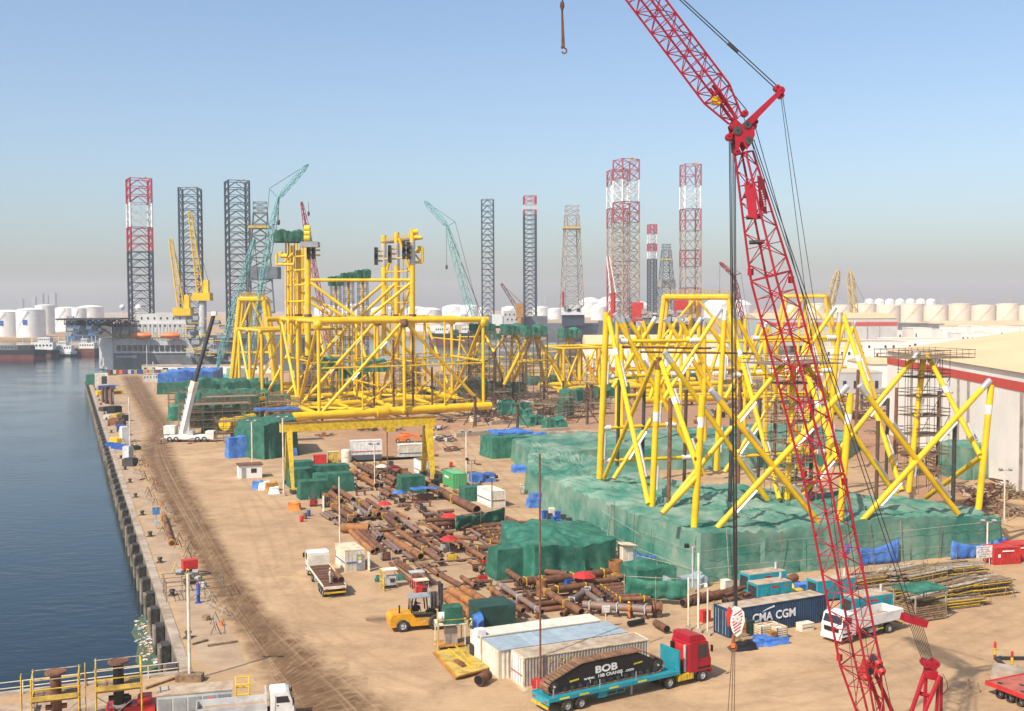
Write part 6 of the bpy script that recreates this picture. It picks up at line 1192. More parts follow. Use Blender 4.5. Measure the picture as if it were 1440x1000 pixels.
# ---- flatbed lorry in the yard
def lorry(label, rear, yaw, L=9.5, cabm='white_paint', bedm='rust_dark', sides=0, W=2.5, deck=1.25, axles=(.9, 2.1), front=1.3, gantry=False, H=2.9, sidem='white_paint', cL=2.0):
    t = thing('lorry', label, 'lorry', rear, R(yaw)); cab(t, L - cL, cabm, cL, W * .98, H, .7)
    MB().box(((L - cL - .15) / 2, 0, deck), (L - cL - .3, W, .16)).build('bed', bedm, t); mb = MB(); [mb.box((L / 2 - .4, s * .42, deck - .3), (L - 1.4, .12, .3)) for s in (-1, 1)]; mb.build('chassis', 'dark_steel', t)
    for s in (-1, 1):
        MB().box(((L - cL - .15) / 2, s * (W / 2 - .02), deck + .05), (L - cL - .3, .1, .2)).build('side_rail', sidem, t)
        if sides: MB().box(((L - cL - .15) / 2, s * (W / 2 - .02), deck + .15 + sides / 2), (L - cL - .3, .07, sides)).build('dropside', sidem, t)
        for x in axles: wheel(t, x, s * (W / 2 - .25), .5, .45)
        wheel(t, L - front, s * (W / 2 - .2), .5, .3); MB().box((L / 2 - .2, s * (W / 2 - .25), .75), (1.2, .35, .45)).build('fuel_tank', 'grey_paint', t)
        MB().box((axles[-1] + 1.4, s * (W / 2 - .03), .72), (.9, .03, .1)).build('reflector', 'letters_yellow', t); MB().box((-.06, s * W * .36, deck - .25), (.05, .35, .14)).build('tail_lamp', 'red_paint', t)
    MB().box((-.03, 0, deck - .1), (.1, W, .3)).build('rear_beam', sidem, t); MB().box((-.1, 0, .62), (.1, W * .95, .16)).build('bumper', 'yellow_paint', t); MB().box((L - cL - .3, 0, deck + .7), (.12, W, 1.2)).build('headboard', sidem, t)
    if sides: MB().box((.0, 0, deck + .15 + sides / 2), (.07, W, sides)).build('tailgate', sidem, t); MB().box(((L - cL - .2) / 2, 0, deck + .1), (L - cL - .5, W - .25, .06)).build('bed_load', 'sandpile', t)
    return t
rl, fl = G(453, 839.5), G(424, 798); yF = math.degrees(math.atan2(fl.y - rl.y, fl.x - rl.x)); fF = yawdir(yF - 90)
LT = lorry('white flatbed lorry with brown deck and two pipes, standing beside the banded container', rl + fF * 1.25 - yawdir(yF) * .9, yF, 12.6, axles=(.9, 2.1, 3.3, 8.0), sidem='cream')
for i in range(8): block('cross_bearer', (1.0 + i * 1.2, 0, 1.38), (.18, 2.3, .12), 'rust', LT)
for y in (-.9, -.25): pz = V(LT.matrix_basis @ V((.9, y, 1.72))); pe = V(LT.matrix_basis @ V((3.9, y, 1.72))); o = bpy.data.objects.new('steel_pipe', pipe_mesh('rust')); COL.objects.link(o); o.location = pe; o.rotation_mode = 'QUATERNION'; o.rotation_quaternion = (pz - pe).to_track_quat('Z', 'Y'); o.scale = (.33, .33, 3.0); tag(o, 'short brown pipe lying on the flatbed lorry', 'pipe', 'pipes on the flatbed lorry')
rr_, fr_ = G(1250, 890), G(1193, 904.5); yD = math.degrees(math.atan2(fr_.y - rr_.y, fr_.x - rr_.x))
lorry('white dropside lorry parked in front of the teal generators', rr_ - yawdir(yD) * 1.9 + yawdir(yD - 90) * 1.05, yD, 8.9, sides=.75, axles=(2.0,), cabm='white_paint', H=2.75)
lorry('small white tipper lorry at the bottom edge beside the quay', G(300, 1022) - ACROSS * 1.2, 14, 7.2, sides=.45, W=2.1, axles=(1.2,), H=2.6, bedm='grey_paint', sidem='grey_light', cL=1.8)
# ---- forklift
fk = G(567, 888.5); t = thing('forklift', 'large yellow forklift carrying its mast to the right', 'forklift', fk + yawdir(110) * 1.0, R(16))
MB().prism([(-1.2, .5), (-1.25, 1.2), (-1.0, 1.75), (1.0, 1.7), (1.3, 1.3), (3.4, 1.2), (3.4, .5), (.85, .5), (.6, 1.0), (-.4, 1.0), (-.65, .5)], -1.15, 1.15, 'Y').build('body', 'cat_yellow', t)
MB().box((2.2, -1.02, 1.45), (2.4, .1, .3)).build('step', 'black', t); wheel(t, 0, -1.0, .62, .5); wheel(t, 0, 1.0, .62, .5); wheel(t, 3.3, -1.15, .75, .6); wheel(t, 3.3, 1.15, .75, .6)
for x, y in ((.95, -.75), (.95, .75), (2.6, -.75), (2.6, .75)): rod('cab_post', (x, y, 1.6), (x + (.12 if x < 2 else -.15), y, 3.15), .07, 'black', t, 6)
MB().box((1.8, 0, 3.2), (2.1, 1.7, .1)).build('cab_roof', 'grey_paint', t); MB().box((1.5, 0, 1.95), (.6, .6, .5)).build('seat', 'black', t); MB().box((1.0, 0, 2.2), (.06, 1.4, 1.2)).build('rear_screen', 'glass', t); rod('exhaust_stack', (-.2, -.5, 1.7), (-.2, -.5, 2.5), .08, 'black', t, 8); text('lettering', 'CAT', .32, 'letters', t, (2.2, -1.165, .95), (R(90), 0, 0), .003)
for y in (-.5, .5): MB().box((4.05, y, 2.2), (.25, .2, 4.3)).build('mast_rail', 'dark_steel', t); MB().box((5.0, y, .35), (1.9, .2, .09)).build('fork', 'dark_steel', t)
for z in (.6, 2.4, 4.2): MB().box((4.05, 0, z), (.2, 1.2, .2)).build('mast_cross', 'dark_steel', t)
MB().box((4.3, 0, .9), (.15, 2.2, 1.0)).build('carriage', 'dark_steel', t)
# ---- the stand, plates and small plant near the forklift
t = thing('equipment_stand', 'white steel stand with ladder holding a green covered machine', 'stand', G(617, 915), R(14)); W_, H_ = 2.5, 2.35
for x in (0, W_):
    for y in (0, 1.8): rod('post', (x, y, 0), (x, y, H_), .06, 'cream', t, 6)
MB().box((W_ / 2, .9, H_), (W_ + .2, 2, .1)).build('top_deck', 'cream', t); MB().box((W_ / 2, .9, .35), (W_ + .2, 2, .1)).build('low_deck', 'orange_dull', t); MB().box((1.3, .9, 1.15), (1.1, 1.0, 1.5)).build('cabinet', 'derrick_tan', t)
o = tarp('cover', '', '', rect((1.5, .9), 1.7, 1.5, 0), 1.5, 'green_net', parent=t, wr=.15, sag=.12, step=.3); o.location = (1.5, .9, H_ + .05); MB().lathe([(.01, -.3), (.45, -.3), (.45, .5), (.01, .5)], 12, 'X', (.35, .7, H_ + .6)).build('drum', 'white_paint', t, smooth=True)
for y in (-.12, -.55): rod('ladder_rail', (-.15, y, 0), (-.15, y, H_ + 1.6), .03, 'yellow_paint', t, 5)
for k in range(11): rod('rung', (-.15, -.12, .3 + k * .34), (-.15, -.55, .3 + k * .34), .02, 'yellow_paint', t, 5)
mb = MB(); [mb.tube((x, 0, H_ + .1), (x, 0, H_ + .5), .03, 4) for x in (0, 1.2, 2.5)]; mb.tube((0, 0, H_ + .45), (2.5, 0, H_ + .45), .03, 4); mb.build('guard_rail', 'yellow_paint', t)
pp = [G(608, 921), G(640, 957.6), G(685.6, 945), G(654.4, 913.6)]; c = sum(pp, V()) / 4
for k in range(3):
    mb = MB(); off = V((.12 * k, -.1 * k, 0)); q_ = [(p - c) * (1 - .015 * k) + off for p in pp]; mb.add([(q.x, q.y, 0) for q in q_] + [(q.x, q.y, .07) for q in q_], [(3, 2, 1, 0), (4, 5, 6, 7), (0, 1, 5, 4), (1, 2, 6, 5), (2, 3, 7, 6), (3, 0, 4, 7)]); tag(mb.build('steel_plate', 'yellow_pale' if k == 2 else 'orange_dull', loc=c + V((0, 0, .16 + k * .11))), ['lowest', 'middle', 'uppermost'][k] + ' yellow painted steel plate in the stack left of the cream container', 'steel plate')
for k, (x0, y0, x1, y1) in enumerate([(630, 912, 662, 940), (640, 908, 666, 936)]): a, b = G(x0, y0, .5), G(x1, y1, .5); t = thing('ladder', 'yellow ladder lying on the yellow plates', 'ladder', a, 0, 'ladders on the plates'); s = V((.18, -.12, 0)); rod('rail', V(), b - a, .04, 'yellow_paint', t, 5); rod('rail', s, b - a + s, .04, 'yellow_paint', t, 5); [rod('rung', (b - a) * (i / 9), (b - a) * (i / 9) + s, .025, 'yellow_paint', t, 5) for i in range(10)]
MB_ = MB().box((0, 0, .1), (.35, 1.6, .14), rz=R(28)).box((.1, 0, .22), (.25, 1.2, .1), rz=R(28)); tag(MB_.build('steel_offcut', 'rust', loc=G(646, 934, .5) + V((0, 0, .02))), 'brown steel bar lying on the yellow plates', 'steel bar')
def welder(label, x, y, m, top='cream', yaw=20, s=1.0):
    t = thing('welding_set', label, 'machine', G(x, y), R(yaw)); MB().box((0, 0, .75 * s), (1.3 * s, .8 * s, .9 * s)).build('body', m, t); MB().box((0, 0, 1.9 * s), (1.7 * s, 1.2 * s, .08)).build('shelter_roof', top, t)
    for x_ in (-.75, .75):
        for y_ in (-.5, .5): rod('post', (x_ * s, y_ * s, 0), (x_ * s, y_ * s, 1.9 * s), .035, 'scaffold_light', t, 5)
    MB().box((.3 * s, -.42 * s, .8 * s), (.5 * s, .04, .4 * s)).build('control_panel', 'dark_steel', t); MB().box((0, 0, .15), (1.5 * s, 1 * s, .12)).build('skid', 'dark_steel', t); return t
welder('red welding set under a brown board roof behind the forklift', 592, 838, 'red_paint', 'cream_rust', 20, .95); welder('red welding set under a grey cover left of the boarded one', 586, 826, 'red_paint', 'grey_light', 20, .95); welder('grey cabinet under a cream roof at the head of the thin tubes', 547, 826, 'grey_light', 'cream', 20, 1.1); welder('brown bench box at the end of the slim pipes', 543, 788, 'rust', 'rust', 20, .8)
welder('dark welding set in front of the green covers', 441, 712, 'red_paint', 'dark_steel', 20, .9)
t = thing('frame_screen', 'yellow framed screen panel beside the grey cabinet', 'screen', G(540, 832), R(110)); [rod('frame_bar', a, b, .05, 'yellow_paint', t, 5) for a, b in (((0, 0, 0), (0, 0, 2.2)), ((1.8, 0, 0), (1.8, 0, 2.2)), ((0, 0, 2.2), (1.8, 0, 2.2)), ((0, 0, 1.1), (1.8, 0, 1.1)), ((0, 0, .3), (1.8, 0, .3)))]; [rod('mesh_bar', (k * .3, 0, .3), (k * .3, 0, 2.2), .015, 'yellow_paint', t, 4) for k in range(1, 6)]
t = thing('gas_rack', 'rack of dark upright gas bottles behind the forklift mast', 'rack', G(607, 856), R(20)); [MB().lathe([(.01, 0), (.12, 0), (.12, 1.35), (.05, 1.5), (.04, 1.6), (.01, 1.6)], 8, 'Z', ((i % 3) * .27, (i // 3) * .27, .15)).build('gas_bottle', 'dark_steel', t, smooth=True) for i in range(6)]; MB().box((.27, .14, .07), (1.0, .7, .14)).build('base', 'dark_steel', t); [rod('frame_bar', (x, y, 0), (x, y, 2.4), .03, 'grey_light', t, 4) for x in (-.2, .75) for y in (-.15, .42)]
for i, (x, y, n) in enumerate([(608, 700, 10), (612, 692, 8), (455, 714, 4)]): t = thing('gas_rack', ['rack of black bottles between gantry leg and green container', 'second rack of black bottles by the gantry leg', 'short rack of dark bottles left of the middle pipe rows'][i], 'rack', G(x, y - 12) if i < 2 else G(x, y), R(20)); [MB().lathe([(.01, 0), (.13, 0), (.13, 1.5), (.05, 1.65), (.01, 1.7)], 7, 'Z', ((k % 5) * .3, (k // 5) * .3, .1)).build('gas_bottle', 'black', t, smooth=True) for k in range(n)]; MB().box((.6, .15, .06), (1.8, .8, .12)).build('base', 'dark_steel', t)
for i in range(3): t = thing('oil_drum', ['red drum on the stained sand left of the pipes', 'brown drum beside the red one', 'blue drum behind the red drum'][i], 'drum', G(424 + i * 5, 734 - i * 4)); MB().lathe([(.01, 0), (.3, 0), (.3, .28), (.315, .3), (.3, .32), (.3, .58), (.315, .6), (.3, .62), (.3, .9), (.01, .9)], 14).build('shell', ['red_paint', 'rust', 'blue_paint'][i], t, smooth=True); MB().lathe([(.04, .9), (.04, .93), (.01, .93)], 6, 'Z', (.15, 0, 0)).build('bung', 'dark_steel', t)
o = tarp('covered_heap', 'orange sheet over a small heap beside the left gantry foot', 'tarpaulin', rect(G(414, 717), 1.8, 1.6, 10), 1.2, 'cloth_orange', sag=.3, wr=.3, step=.3)
for lab, x, y, m, s in [('white bulk sack left of the gantry foot', 372, 688, 'white_sack', 1.2), ('grey bulk sack beside the white one', 386, 694, 'white_sack', 1.0), ('orange bulk sack by the timber hut', 382, 690, 'orange_dull', 1.3), ('blue sheet heap left of the sacks', 363, 687, 'blue_tarp', 1.2)]: tarp('bulk_bag', lab, 'sack', rect(G(x, y), 1.5 * s, 1.3 * s, 15), 1.1 * s, m, sag=.25, wr=.25, step=.3)
for lab, x, y, L, W, h, m in [('blue sheeted heap by the brown road, near one', 756, 712, 3, 2.4, 1.3, 'blue_tarp'), ('blue sheeted heap behind the near one', 760, 704, 3.2, 2.2, 1.4, 'blue_tarp'), ('blue sheeted heap right of the near one', 770, 712, 2.8, 2, 1.4, 'blue_tarp'), ('blue sheeted tank beside the bright green container', 678, 677, 4, 2.4, 1.6, 'blue_tarp'), ('blue ground sheet at the foot of the mound', 735, 663, 4, 2.4, 1.0, 'blue_tarp'), ('white sacks in a heap near the blue bins', 771, 755, 1.2, 1.4, .9, 'white_sack'), ('tumbled blue sheet before the navy container', 1082, 905, 3.6, 1.2, .55, 'blue_tarp'), ('blue sheet beside the wire crates', 1074, 905, 1.6, 1.4, .8, 'blue_tarp'), ('black sheet heap before the navy container', 1046, 912, 2.0, 1.2, .6, 'black'), ('green sheet heap beside the dropped pallets', 548, 815, 3, 1.4, .5, 'green_net'), ('light blue sheet over a rack behind the small hipped cover', 962, 826, 5, 1.6, 1.2, 'roof_bluegrey')]: tarp('covered_heap', lab, 'tarpaulin', rect(G(x, y), L, W, 15), h, m, sag=.35, wr=.3, step=.35, seed=x * .7, rings=6)
# blue bins in rows along the foot of the mound
for i, (x, y) in enumerate([(766 + 7 * k, 731 + 4.4 * k) for k in range(9)] + [(776 + 8 * k, 727 + 5 * k) for k in range(8)] + [(838, 772), (846, 776), (852, 770), (858, 778)]):
    t = thing('bin', 'tall blue bin in the rows along the foot of the green mound', 'bin', G(x, y), R(random.uniform(0, 40)), 'blue bins along the mound'); m = random.choice(['blue_paint', 'blue_paint', 'blue_tarp', 'dark_steel', 'grey_light', 'cream']); MB().box((0, 0, .65), (.7, .7, 1.3), taper=1.1).build('bin_body', m, t); MB().box((0, .02, 1.34), (.76, .8, .08)).build('lid', m if m != 'grey_light' else 'white_paint', t)
t = thing('skip', 'brown open skip full of scrap beside the brown road', 'skip', G(771, 748), R(24)); [MB().box(c_, d_).build('side', 'rust', t) for c_, d_ in (((0, -.9, .6), (4, .08, 1.2)), ((0, .9, .6), (4, .08, 1.2)), ((-2, 0, .6), (.08, 1.8, 1.2)), ((2, 0, .6), (.08, 1.8, 1.2)))]; mb = MB(); [mb.box((random.uniform(-1.7, 1.7), random.uniform(-.7, .7), random.uniform(.5, 1.3)), (random.uniform(.2, .9), .2, .2), rz=random.uniform(0, 3), ry=random.uniform(-.5, .5)) for _ in range(40)]; mb.build('scrap', 'dark_steel', t, kind='stuff')
t = thing('orange_lift', 'orange boom lift under the girder of the gantry', 'boom lift', G(566, 622), R(10)); MB().box((0, 0, .9), (3.4, 1.8, .8)).build('base', 'orange', t); [wheel(t, x, y, .45, .3) for x in (-1.2, 1.2) for y in (-.9, .9)]; rod('boom_arm', (-1, 0, 1.3), (2.6, 0, 1.8), .22, 'orange', t, 6); rod('boom_arm', (2.6, 0, 1.8), (-.6, 0, 2.3), .18, 'orange', t, 6); MB().box((3.2, 0, 1.2), (.9, 1.2, 1.0)).build('basket', 'orange', t)

# ---- small stuff lying about among the pipes
SPOTS = [(random.uniform(*a), random.uniform(*b)) for a, b, n in (((425, 600), (655, 740), 46), ((500, 680), (770, 850), 40), ((660, 900), (735, 860), 60), ((560, 700), (640, 700), 26)) for _ in range(n)]
for i, (x, y) in enumerate(SPOTS):
    if (y - 655) > (x - 395) * .72 + 10: continue
    k = i % 6; c = G(x, y); yw = R(random.choice([22, 112]) + random.uniform(-15, 15))
    if k == 0: t = thing('timber_stack', 'short stack of timber blocks among the pipes', 'timber', c, yw, 'timber stacks among the pipes'); [block('timber', (random.uniform(-.1, .1), (j % 3 - 1) * .3, .13 + .26 * (j // 3)), (random.uniform(1.2, 2.0), .26, .24), 'timber', t) for j in range(6)]
    elif k == 1: t = thing('trestle', 'low rusty steel trestle among the pipes', 'trestle', c, yw, 'trestles among the pipes'); block('top_beam', (0, 0, .75), (1.8, .2, .2), 'rust', t); [block('leg', (s_ * .7, 0, .34), (.18, .5, .66), 'rust_dark', t) for s_ in (-1, 1)]
    elif k == 2: t = thing('welding_set', 'small welding machine among the pipes', 'machine', c, yw, 'welding machines among the pipes'); block('body', (0, 0, .55), (1.0, .6, .7), random.choice(['red_paint', 'dark_steel', 'yellow_paint', 'blue_paint', 'grey_light']), t); block('skid', (0, 0, .1), (1.2, .7, .18), 'dark_steel', t); block('handle', (0, 0, .95), (.7, .06, .06), 'dark_steel', t)
    elif k == 3: t = thing('cable_coil', 'coil of dark cable lying among the pipes', 'cable', c, yw, 'cable coils among the pipes'); mb = MB(); [mb.path([V((math.cos(a_ * .7) * (.5 + .05 * j), math.sin(a_ * .7) * (.45 + .04 * j), .05 + .06 * j)) for a_ in range(10)], .035, 4) for j in range(3)]; mb.build('coil', 'rubber', t); block('reel', (0, 0, .12), (.3, .3, .22), 'orange', t)
    elif k == 4: pipe('short pipe offcut lying loose in the pipe yard', x, y, x + random.uniform(-9, 12), y + random.uniform(2, 7), random.uniform(.14, .3), random.choice(['rust', 'rust_dark', 'pipe_grey', 'rust_orange']), 'loose offcuts in the pipe yard')
    else: t = thing('scrap_heap', 'small heap of steel scrap among the pipes', 'scrap heap', c, yw, 'scrap heaps among the pipes'); mb = MB(); [mb.box((random.uniform(-1, 1), random.uniform(-.7, .7), random.uniform(.05, .4)), (random.uniform(.3, 1.3), .14, .1), rz=random.uniform(0, 3), ry=random.uniform(-.3, .3)) for _ in range(16)]; mb.build('scrap', random.choice(['rust', 'rust_dark', 'timber', 'dark_steel']), t, kind='stuff'); block('plate', (0, 0, .04), (1.2, .9, .05), 'rust', t)

# ---- the crowded rows: pipes on the sand along and across the yard
def inside(x, y, P=((405, 660), (505, 645), (600, 665), (690, 722), (790, 742), (870, 800), (905, 850), (800, 868), (690, 870), (600, 830), (520, 760), (455, 728))):
    c = False; n = len(P)
    for i in range(n):
        (a, b), (d, e) = P[i], P[i - 1]
        if (b > y) != (e > y) and x < (d - a) * (y - b) / (e - b) + a: c = not c
    return c
n_ = 0; tries = 0
while n_ < 120 and tries < 4000:
    tries += 1; x, y = random.uniform(400, 900), random.uniform(645, 868)
    across = x > 700 or random.random() < .18; L = random.uniform(3, 9); p = G(x, y); e = yawdir((22 if across else 111) + random.uniform(-4, 4)); q_ = p - e * L if not across else p + e * L
    if not inside(x, y) or not inside(720 + FPX * q_.x / q_.y, 429 + FPX * CAMH / q_.y): continue
    r = random.choice([.1, .13, .16, .2, .26]); o = bpy.data.objects.new('steel_pipe', pipe_mesh(random.choice(['rust', 'rust', 'rust_dark', 'rust_orange', 'pipe_grey']))); COL.objects.link(o); o.location = p + V((0, 0, r + random.choice([.02, .02, .3, .55]))); o.rotation_mode = 'QUATERNION'; o.rotation_quaternion = (q_ - p).to_track_quat('Z', 'Y'); o.scale = (r, r, L)
    n_ += 1; tag(o, 'thin steel pipe lying across the right half of the crowded yard' if across else 'thin steel pipe lying lengthwise in the crowded rows of the yard', 'pipe', 'thin crosswise pipes' if across else 'thin lengthwise pipes')
for i in range(26):
    x, y = random.uniform(425, 640), random.uniform(592, 645)
    if 480 < x < 620 and y > 618: continue
    t = thing('steel_heap', 'heap of dark steel and boxes on the red ground before the huge jacket', 'scrap heap', G(x, y), R(random.uniform(0, 60)), 'heaps before the huge jacket'); mb = MB()
    for j in range(16): a = V((random.uniform(-2, 2), random.uniform(-1.5, 1.5), random.uniform(.1, .8))); mb.tube(a, a + V((random.uniform(-2, 2), random.uniform(-1, 1), random.uniform(-.2, .3))), random.uniform(.06, .16), 5)
    mb.build('offcut', random.choice(['rust', 'rust_dark', 'scaffold', 'dark_steel']), t, kind='stuff'); block('box', (random.uniform(-1, 1), 0, .5), (random.uniform(.8, 2), 1, random.uniform(.6, 1.2)), random.choice(['rust', 'timber', 'cream', 'blue_paint', 'grey_light', 'rust_orange']), t, random.uniform(0, 1))
# ================================================================ the red crane
CD = 66.0
C_ = lambda px, py, d=CD: at(px, py, d)
foot = C_(1241, 1078); cb_ = V((foot.x + 1.5, CD + .5, 0)); CR = thing('crawler_crane', 'towering red lattice crawler crane with luffing jib in front of the yard', 'crane', cb_)
def big_lattice(px_a, px_b, wa, wb, bays, nm, rc=.072, rb=.032, rot=R(45), da=CD, db=CD):
    """a square lattice length whose every bar is a part"""
    p, q = C_(*px_a, da), C_(*px_b, db); ax = (q - p).normalized(); a = ax.cross(V((0, 1, 0))).normalized(); b = ax.cross(a); qu = Quaternion(ax, rot); a, b = qu @ a, qu @ b
    def cor(t, k): k %= 4; w_ = (wa + (wb - wa) * t) / 2; return p.lerp(q, t) + a * (w_ if k in (0, 3) else -w_) + b * (w_ if k in (0, 1) else -w_)
    for k in range(4): rod(nm + '_chord', cor(0, k), cor(1, k), rc, 'crane_red', CR, 8, cb_)
    for i in range(bays):
        for k in range(4):
            x = (i + k) % 2; rod(nm + '_lacing', cor(i / bays, k + x), cor((i + 1) / bays, k + 1 - x), rb, 'crane_red', CR, 6, cb_)
            if i % 2 == 0 or nm == 'jib': rod(nm + '_lacing', cor(i / bays, k), cor(i / bays, k + 1), rb * .9, 'crane_red', CR, 6, cb_)
    for k in range(4): rod(nm + '_lacing', cor(1, k), cor(1, k + 1), rb * 1.3, 'crane_red', CR, 6, cb_)
    return cor
S_ = 1.70
big_lattice((1241, 1078), (1209, 930), .5, S_, 5, 'boom'); big_lattice((1209, 930), (1159, 672), S_, S_, 10, 'boom'); big_lattice((1159, 672), (1084, 388), S_, S_, 11, 'boom'); big_lattice((1084, 388), (1046, 215), S_, .76, 8, 'boom')
for (x, y) in ((1209, 930), (1159, 672), (1084, 388)):
    for k in (-1, 1): c = C_(x + k * 28.5, y + k * 5.5); MB().box((0, 0, 0), (.26, .26, .4)).build('pin_joint', 'crane_red', CR, loc=c - cb_, rz=R(45))
big_lattice((1034, 168), (1008, 132), .64, 1.3, 3, 'jib', rc=.065, rb=.03); big_lattice((1008, 132), (880, -38), 1.3, 1.3, 12, 'jib', rc=.065, rb=.03); big_lattice((880, -38), (790, -158), 1.3, .4, 8, 'jib', rc=.06, rb=.03)
# boom head
h = C_(1041, 190); mb = MB()
for y in (-.6, .6): mb = MB(); mb.prism([(x, z) for x, z in ((-.62, .55), (-.40, .86), (.05, .45), (.68, .42), (.72, -.1), (.5, -.62), (.25, -.95), (.05, -.5), (-.12, -.5), (-.22, -1.05), (-.38, -.95), (-.42, -.2))], y - .05, y + .05, 'Y'); mb.build('head_plate', 'crane_red', CR, loc=h - cb_)
MB().box((0, 0, .1), (.85, 1.1, .55), ry=R(25)).build('head_frame', 'red_paint', CR, loc=h - cb_)
for (x, y, r) in ((1025, 193, .28), (1031, 178, .24), (1058, 178, .3), (1047, 160, .26), (1036, 214, .26), (1062, 172, .2)): MB().lathe([(.05, -.24), (r * .63, -.24), (r * .79, -.18), (r * .67, 0), (r * .79, .18), (r * .63, .24), (.05, .24)], 14, 'Y').build('sheave', 'crane_red', CR, loc=C_(x, y) - cb_, smooth=True)
mb = MB(); [mb.tube(C_(1034, 170) - cb_ + V((0, s, 0)), C_(1000, 122) - cb_ + V((0, s, 0)), .1, 6) for s in (-.5, .5)]; mb.build('jib_foot_strut', 'crane_red', CR)
for s in (-.55, .55):
    a, b = C_(1044, 181) - cb_ + V((0, s, 0)), C_(1097, 129) - cb_ + V((0, s * .45, 0)); e = (b - a); mb = MB(); nn = e.normalized().cross(V((0, 1, 0))) * .125
    mb.add([a + nn * 1.6 + V((0, -.1, 0)), a - nn * 1.6 + V((0, -.1, 0)), b - nn + V((0, -.1, 0)), b + nn + V((0, -.1, 0)), a + nn * 1.6 + V((0, .1, 0)), a - nn * 1.6 + V((0, .1, 0)), b - nn + V((0, .1, 0)), b + nn + V((0, .1, 0))], [(0, 1, 2, 3), (7, 6, 5, 4), (0, 4, 5, 1), (1, 5, 6, 2), (2, 6, 7, 3), (3, 7, 4, 0)]); mb.build('luffing_strut', 'crane_red', CR)
for (x, y, r) in ((1097, 128, .24), (1092, 124, .18), (1098, 135, .17)): MB().lathe([(.05, -.28), (r, -.25), (r * .8, 0), (r, .25), (.05, .28)], 12, 'Y').build('sheave', 'crane_red', CR, loc=C_(x, y) - cb_, smooth=True)
MB().box((0, 0, -.1), (.7, .5, .7), ry=R(20)).build('head_interior', 'dark_steel', CR, loc=h - cb_); [MB().lathe([(.05, -.04), (r_, -.04), (r_, .04), (.05, .04)], 14, 'Y').build('sheave', 'dark_steel', CR, loc=C_(x_, y_) - cb_ + V((0, -.68, 0))) for x_, y_, r_ in ((1034, 186, .26), (1048, 178, .22), (1050, 200, .24))]
rod('stay_strut', C_(1056, 180), C_(1067, 160), .09, 'crane_red', CR, 6, cb_)
MB().box((0, 0, 0), (.5, .4, .45)).build('anemometer_box', 'yellow_paint', CR, loc=C_(1007, 142) - cb_)
for (x, y, a) in ((1051, 284, 0), (1068, 275, 1)): mb = MB(); mb.add([(-.35, 0, 1.1), (.3, 0, .9), (.55, 0, -1.1), (-.05, 0, -.9), (-.35, .06, 1.1), (.3, .06, .9), (.55, .06, -1.1), (-.05, .06, -.9)], [(0, 1, 2, 3), (7, 6, 5, 4), (0, 4, 5, 1), (1, 5, 6, 2), (2, 6, 7, 3), (3, 7, 4, 0)]); o = mb.build('name_board', 'crane_red', CR, loc=C_(x, y) - cb_ + V((0, -.5, 0)), rz=R(40 if a else -40))
[MB().box((0, 0, 0), (.12, .015, .09), rz=R(40)).build('board_mark', 'letters', CR, loc=C_(1067.5 + k * .8, 270 + k * 3.4) - cb_ + V((.02, -.6, 0))) for k in range(7)]
for y in (276, 306, 341): rod('cat_walk', C_(1046 + (y - 276) * .12, y), C_(1064 + (y - 276) * .16, y - 1), .13, 'dark_steel', CR, 6, cb_)
# ropes
rp = lambda nm, a, b, r=.028, da=CD, db=CD, m='rope': rod(nm, C_(*a, da), C_(*b, db), r, m, CR, 5, cb_)
for i, x in enumerate((1025.5, 1027.5, 1032, 1034)): rp('hoist_rope', (x, 196), (1033 + i * 1.2, 852), .03, CD, CD - .3)
rp('hoist_rope', (1030.5, 200), (1031, 852), .022); rp('jib_pendant', (1096, 124), (790, -158), .035); rp('jib_pendant', (1093, 127), (788, -156), .035); rp('jib_rope', (1050, 155), (815, -130), .03)
c = C_(1030.5, 67.5); rod('pendant_socket', c - V((.3, 0, -.26)), c + V((.3, 0, -.26)), .1, 'dark_steel', CR, 6, cb_)
rp('luffing_rope', (1098, 134), (1216, 1080), .02, CD, CD + 1); rp('luffing_rope', (1100, 132), (1245, 1080), .02, CD, CD + 2.4); rp('luffing_rope', (1062, 178), (1130, 420), .026, CD, CD + 1); rp('luffing_rope', (1130, 420), (1272, 1080), .022, CD + 1, CD + 1.5)
rp('boom_pendant', (1058, 200), (1281, 866), .03, CD, CD + .8); rp('boom_pendant', (1060, 196), (1288, 868), .03, CD, CD + 2.2); rp('tip_hoist_rope', (1046, 165), (1060, 210), .02); rp('tip_hoist_rope', (790, -156), (790.5, 8), .022); rp('tip_hoist_rope', (792, -156), (791.5, 8), .022)
# overhaul ball and hook under the jib tip
hk = C_(790.5, 10); MB().lathe([(.01, .35), (.1, .3), (.14, .05), (.06, -.2), (.05, -2.2), (.09, -2.3), (.05, -2.4), (.01, -2.4)], 10).build('overhaul_ball', 'rust', CR, loc=hk - cb_, smooth=True)
rod('hook_line', C_(791, 20), C_(793.5, 68), .05, 'rust_dark', CR, 6, cb_); p = C_(793.5, 69) - cb_; mb = MB(); mb.path([p + V((math.cos(a) * .14, 0, math.sin(a) * .16 - .1)) for a in [math.pi * (.5 - i * .2) for i in range(8)]], .045, 6); mb.build('hook', 'rust', CR)
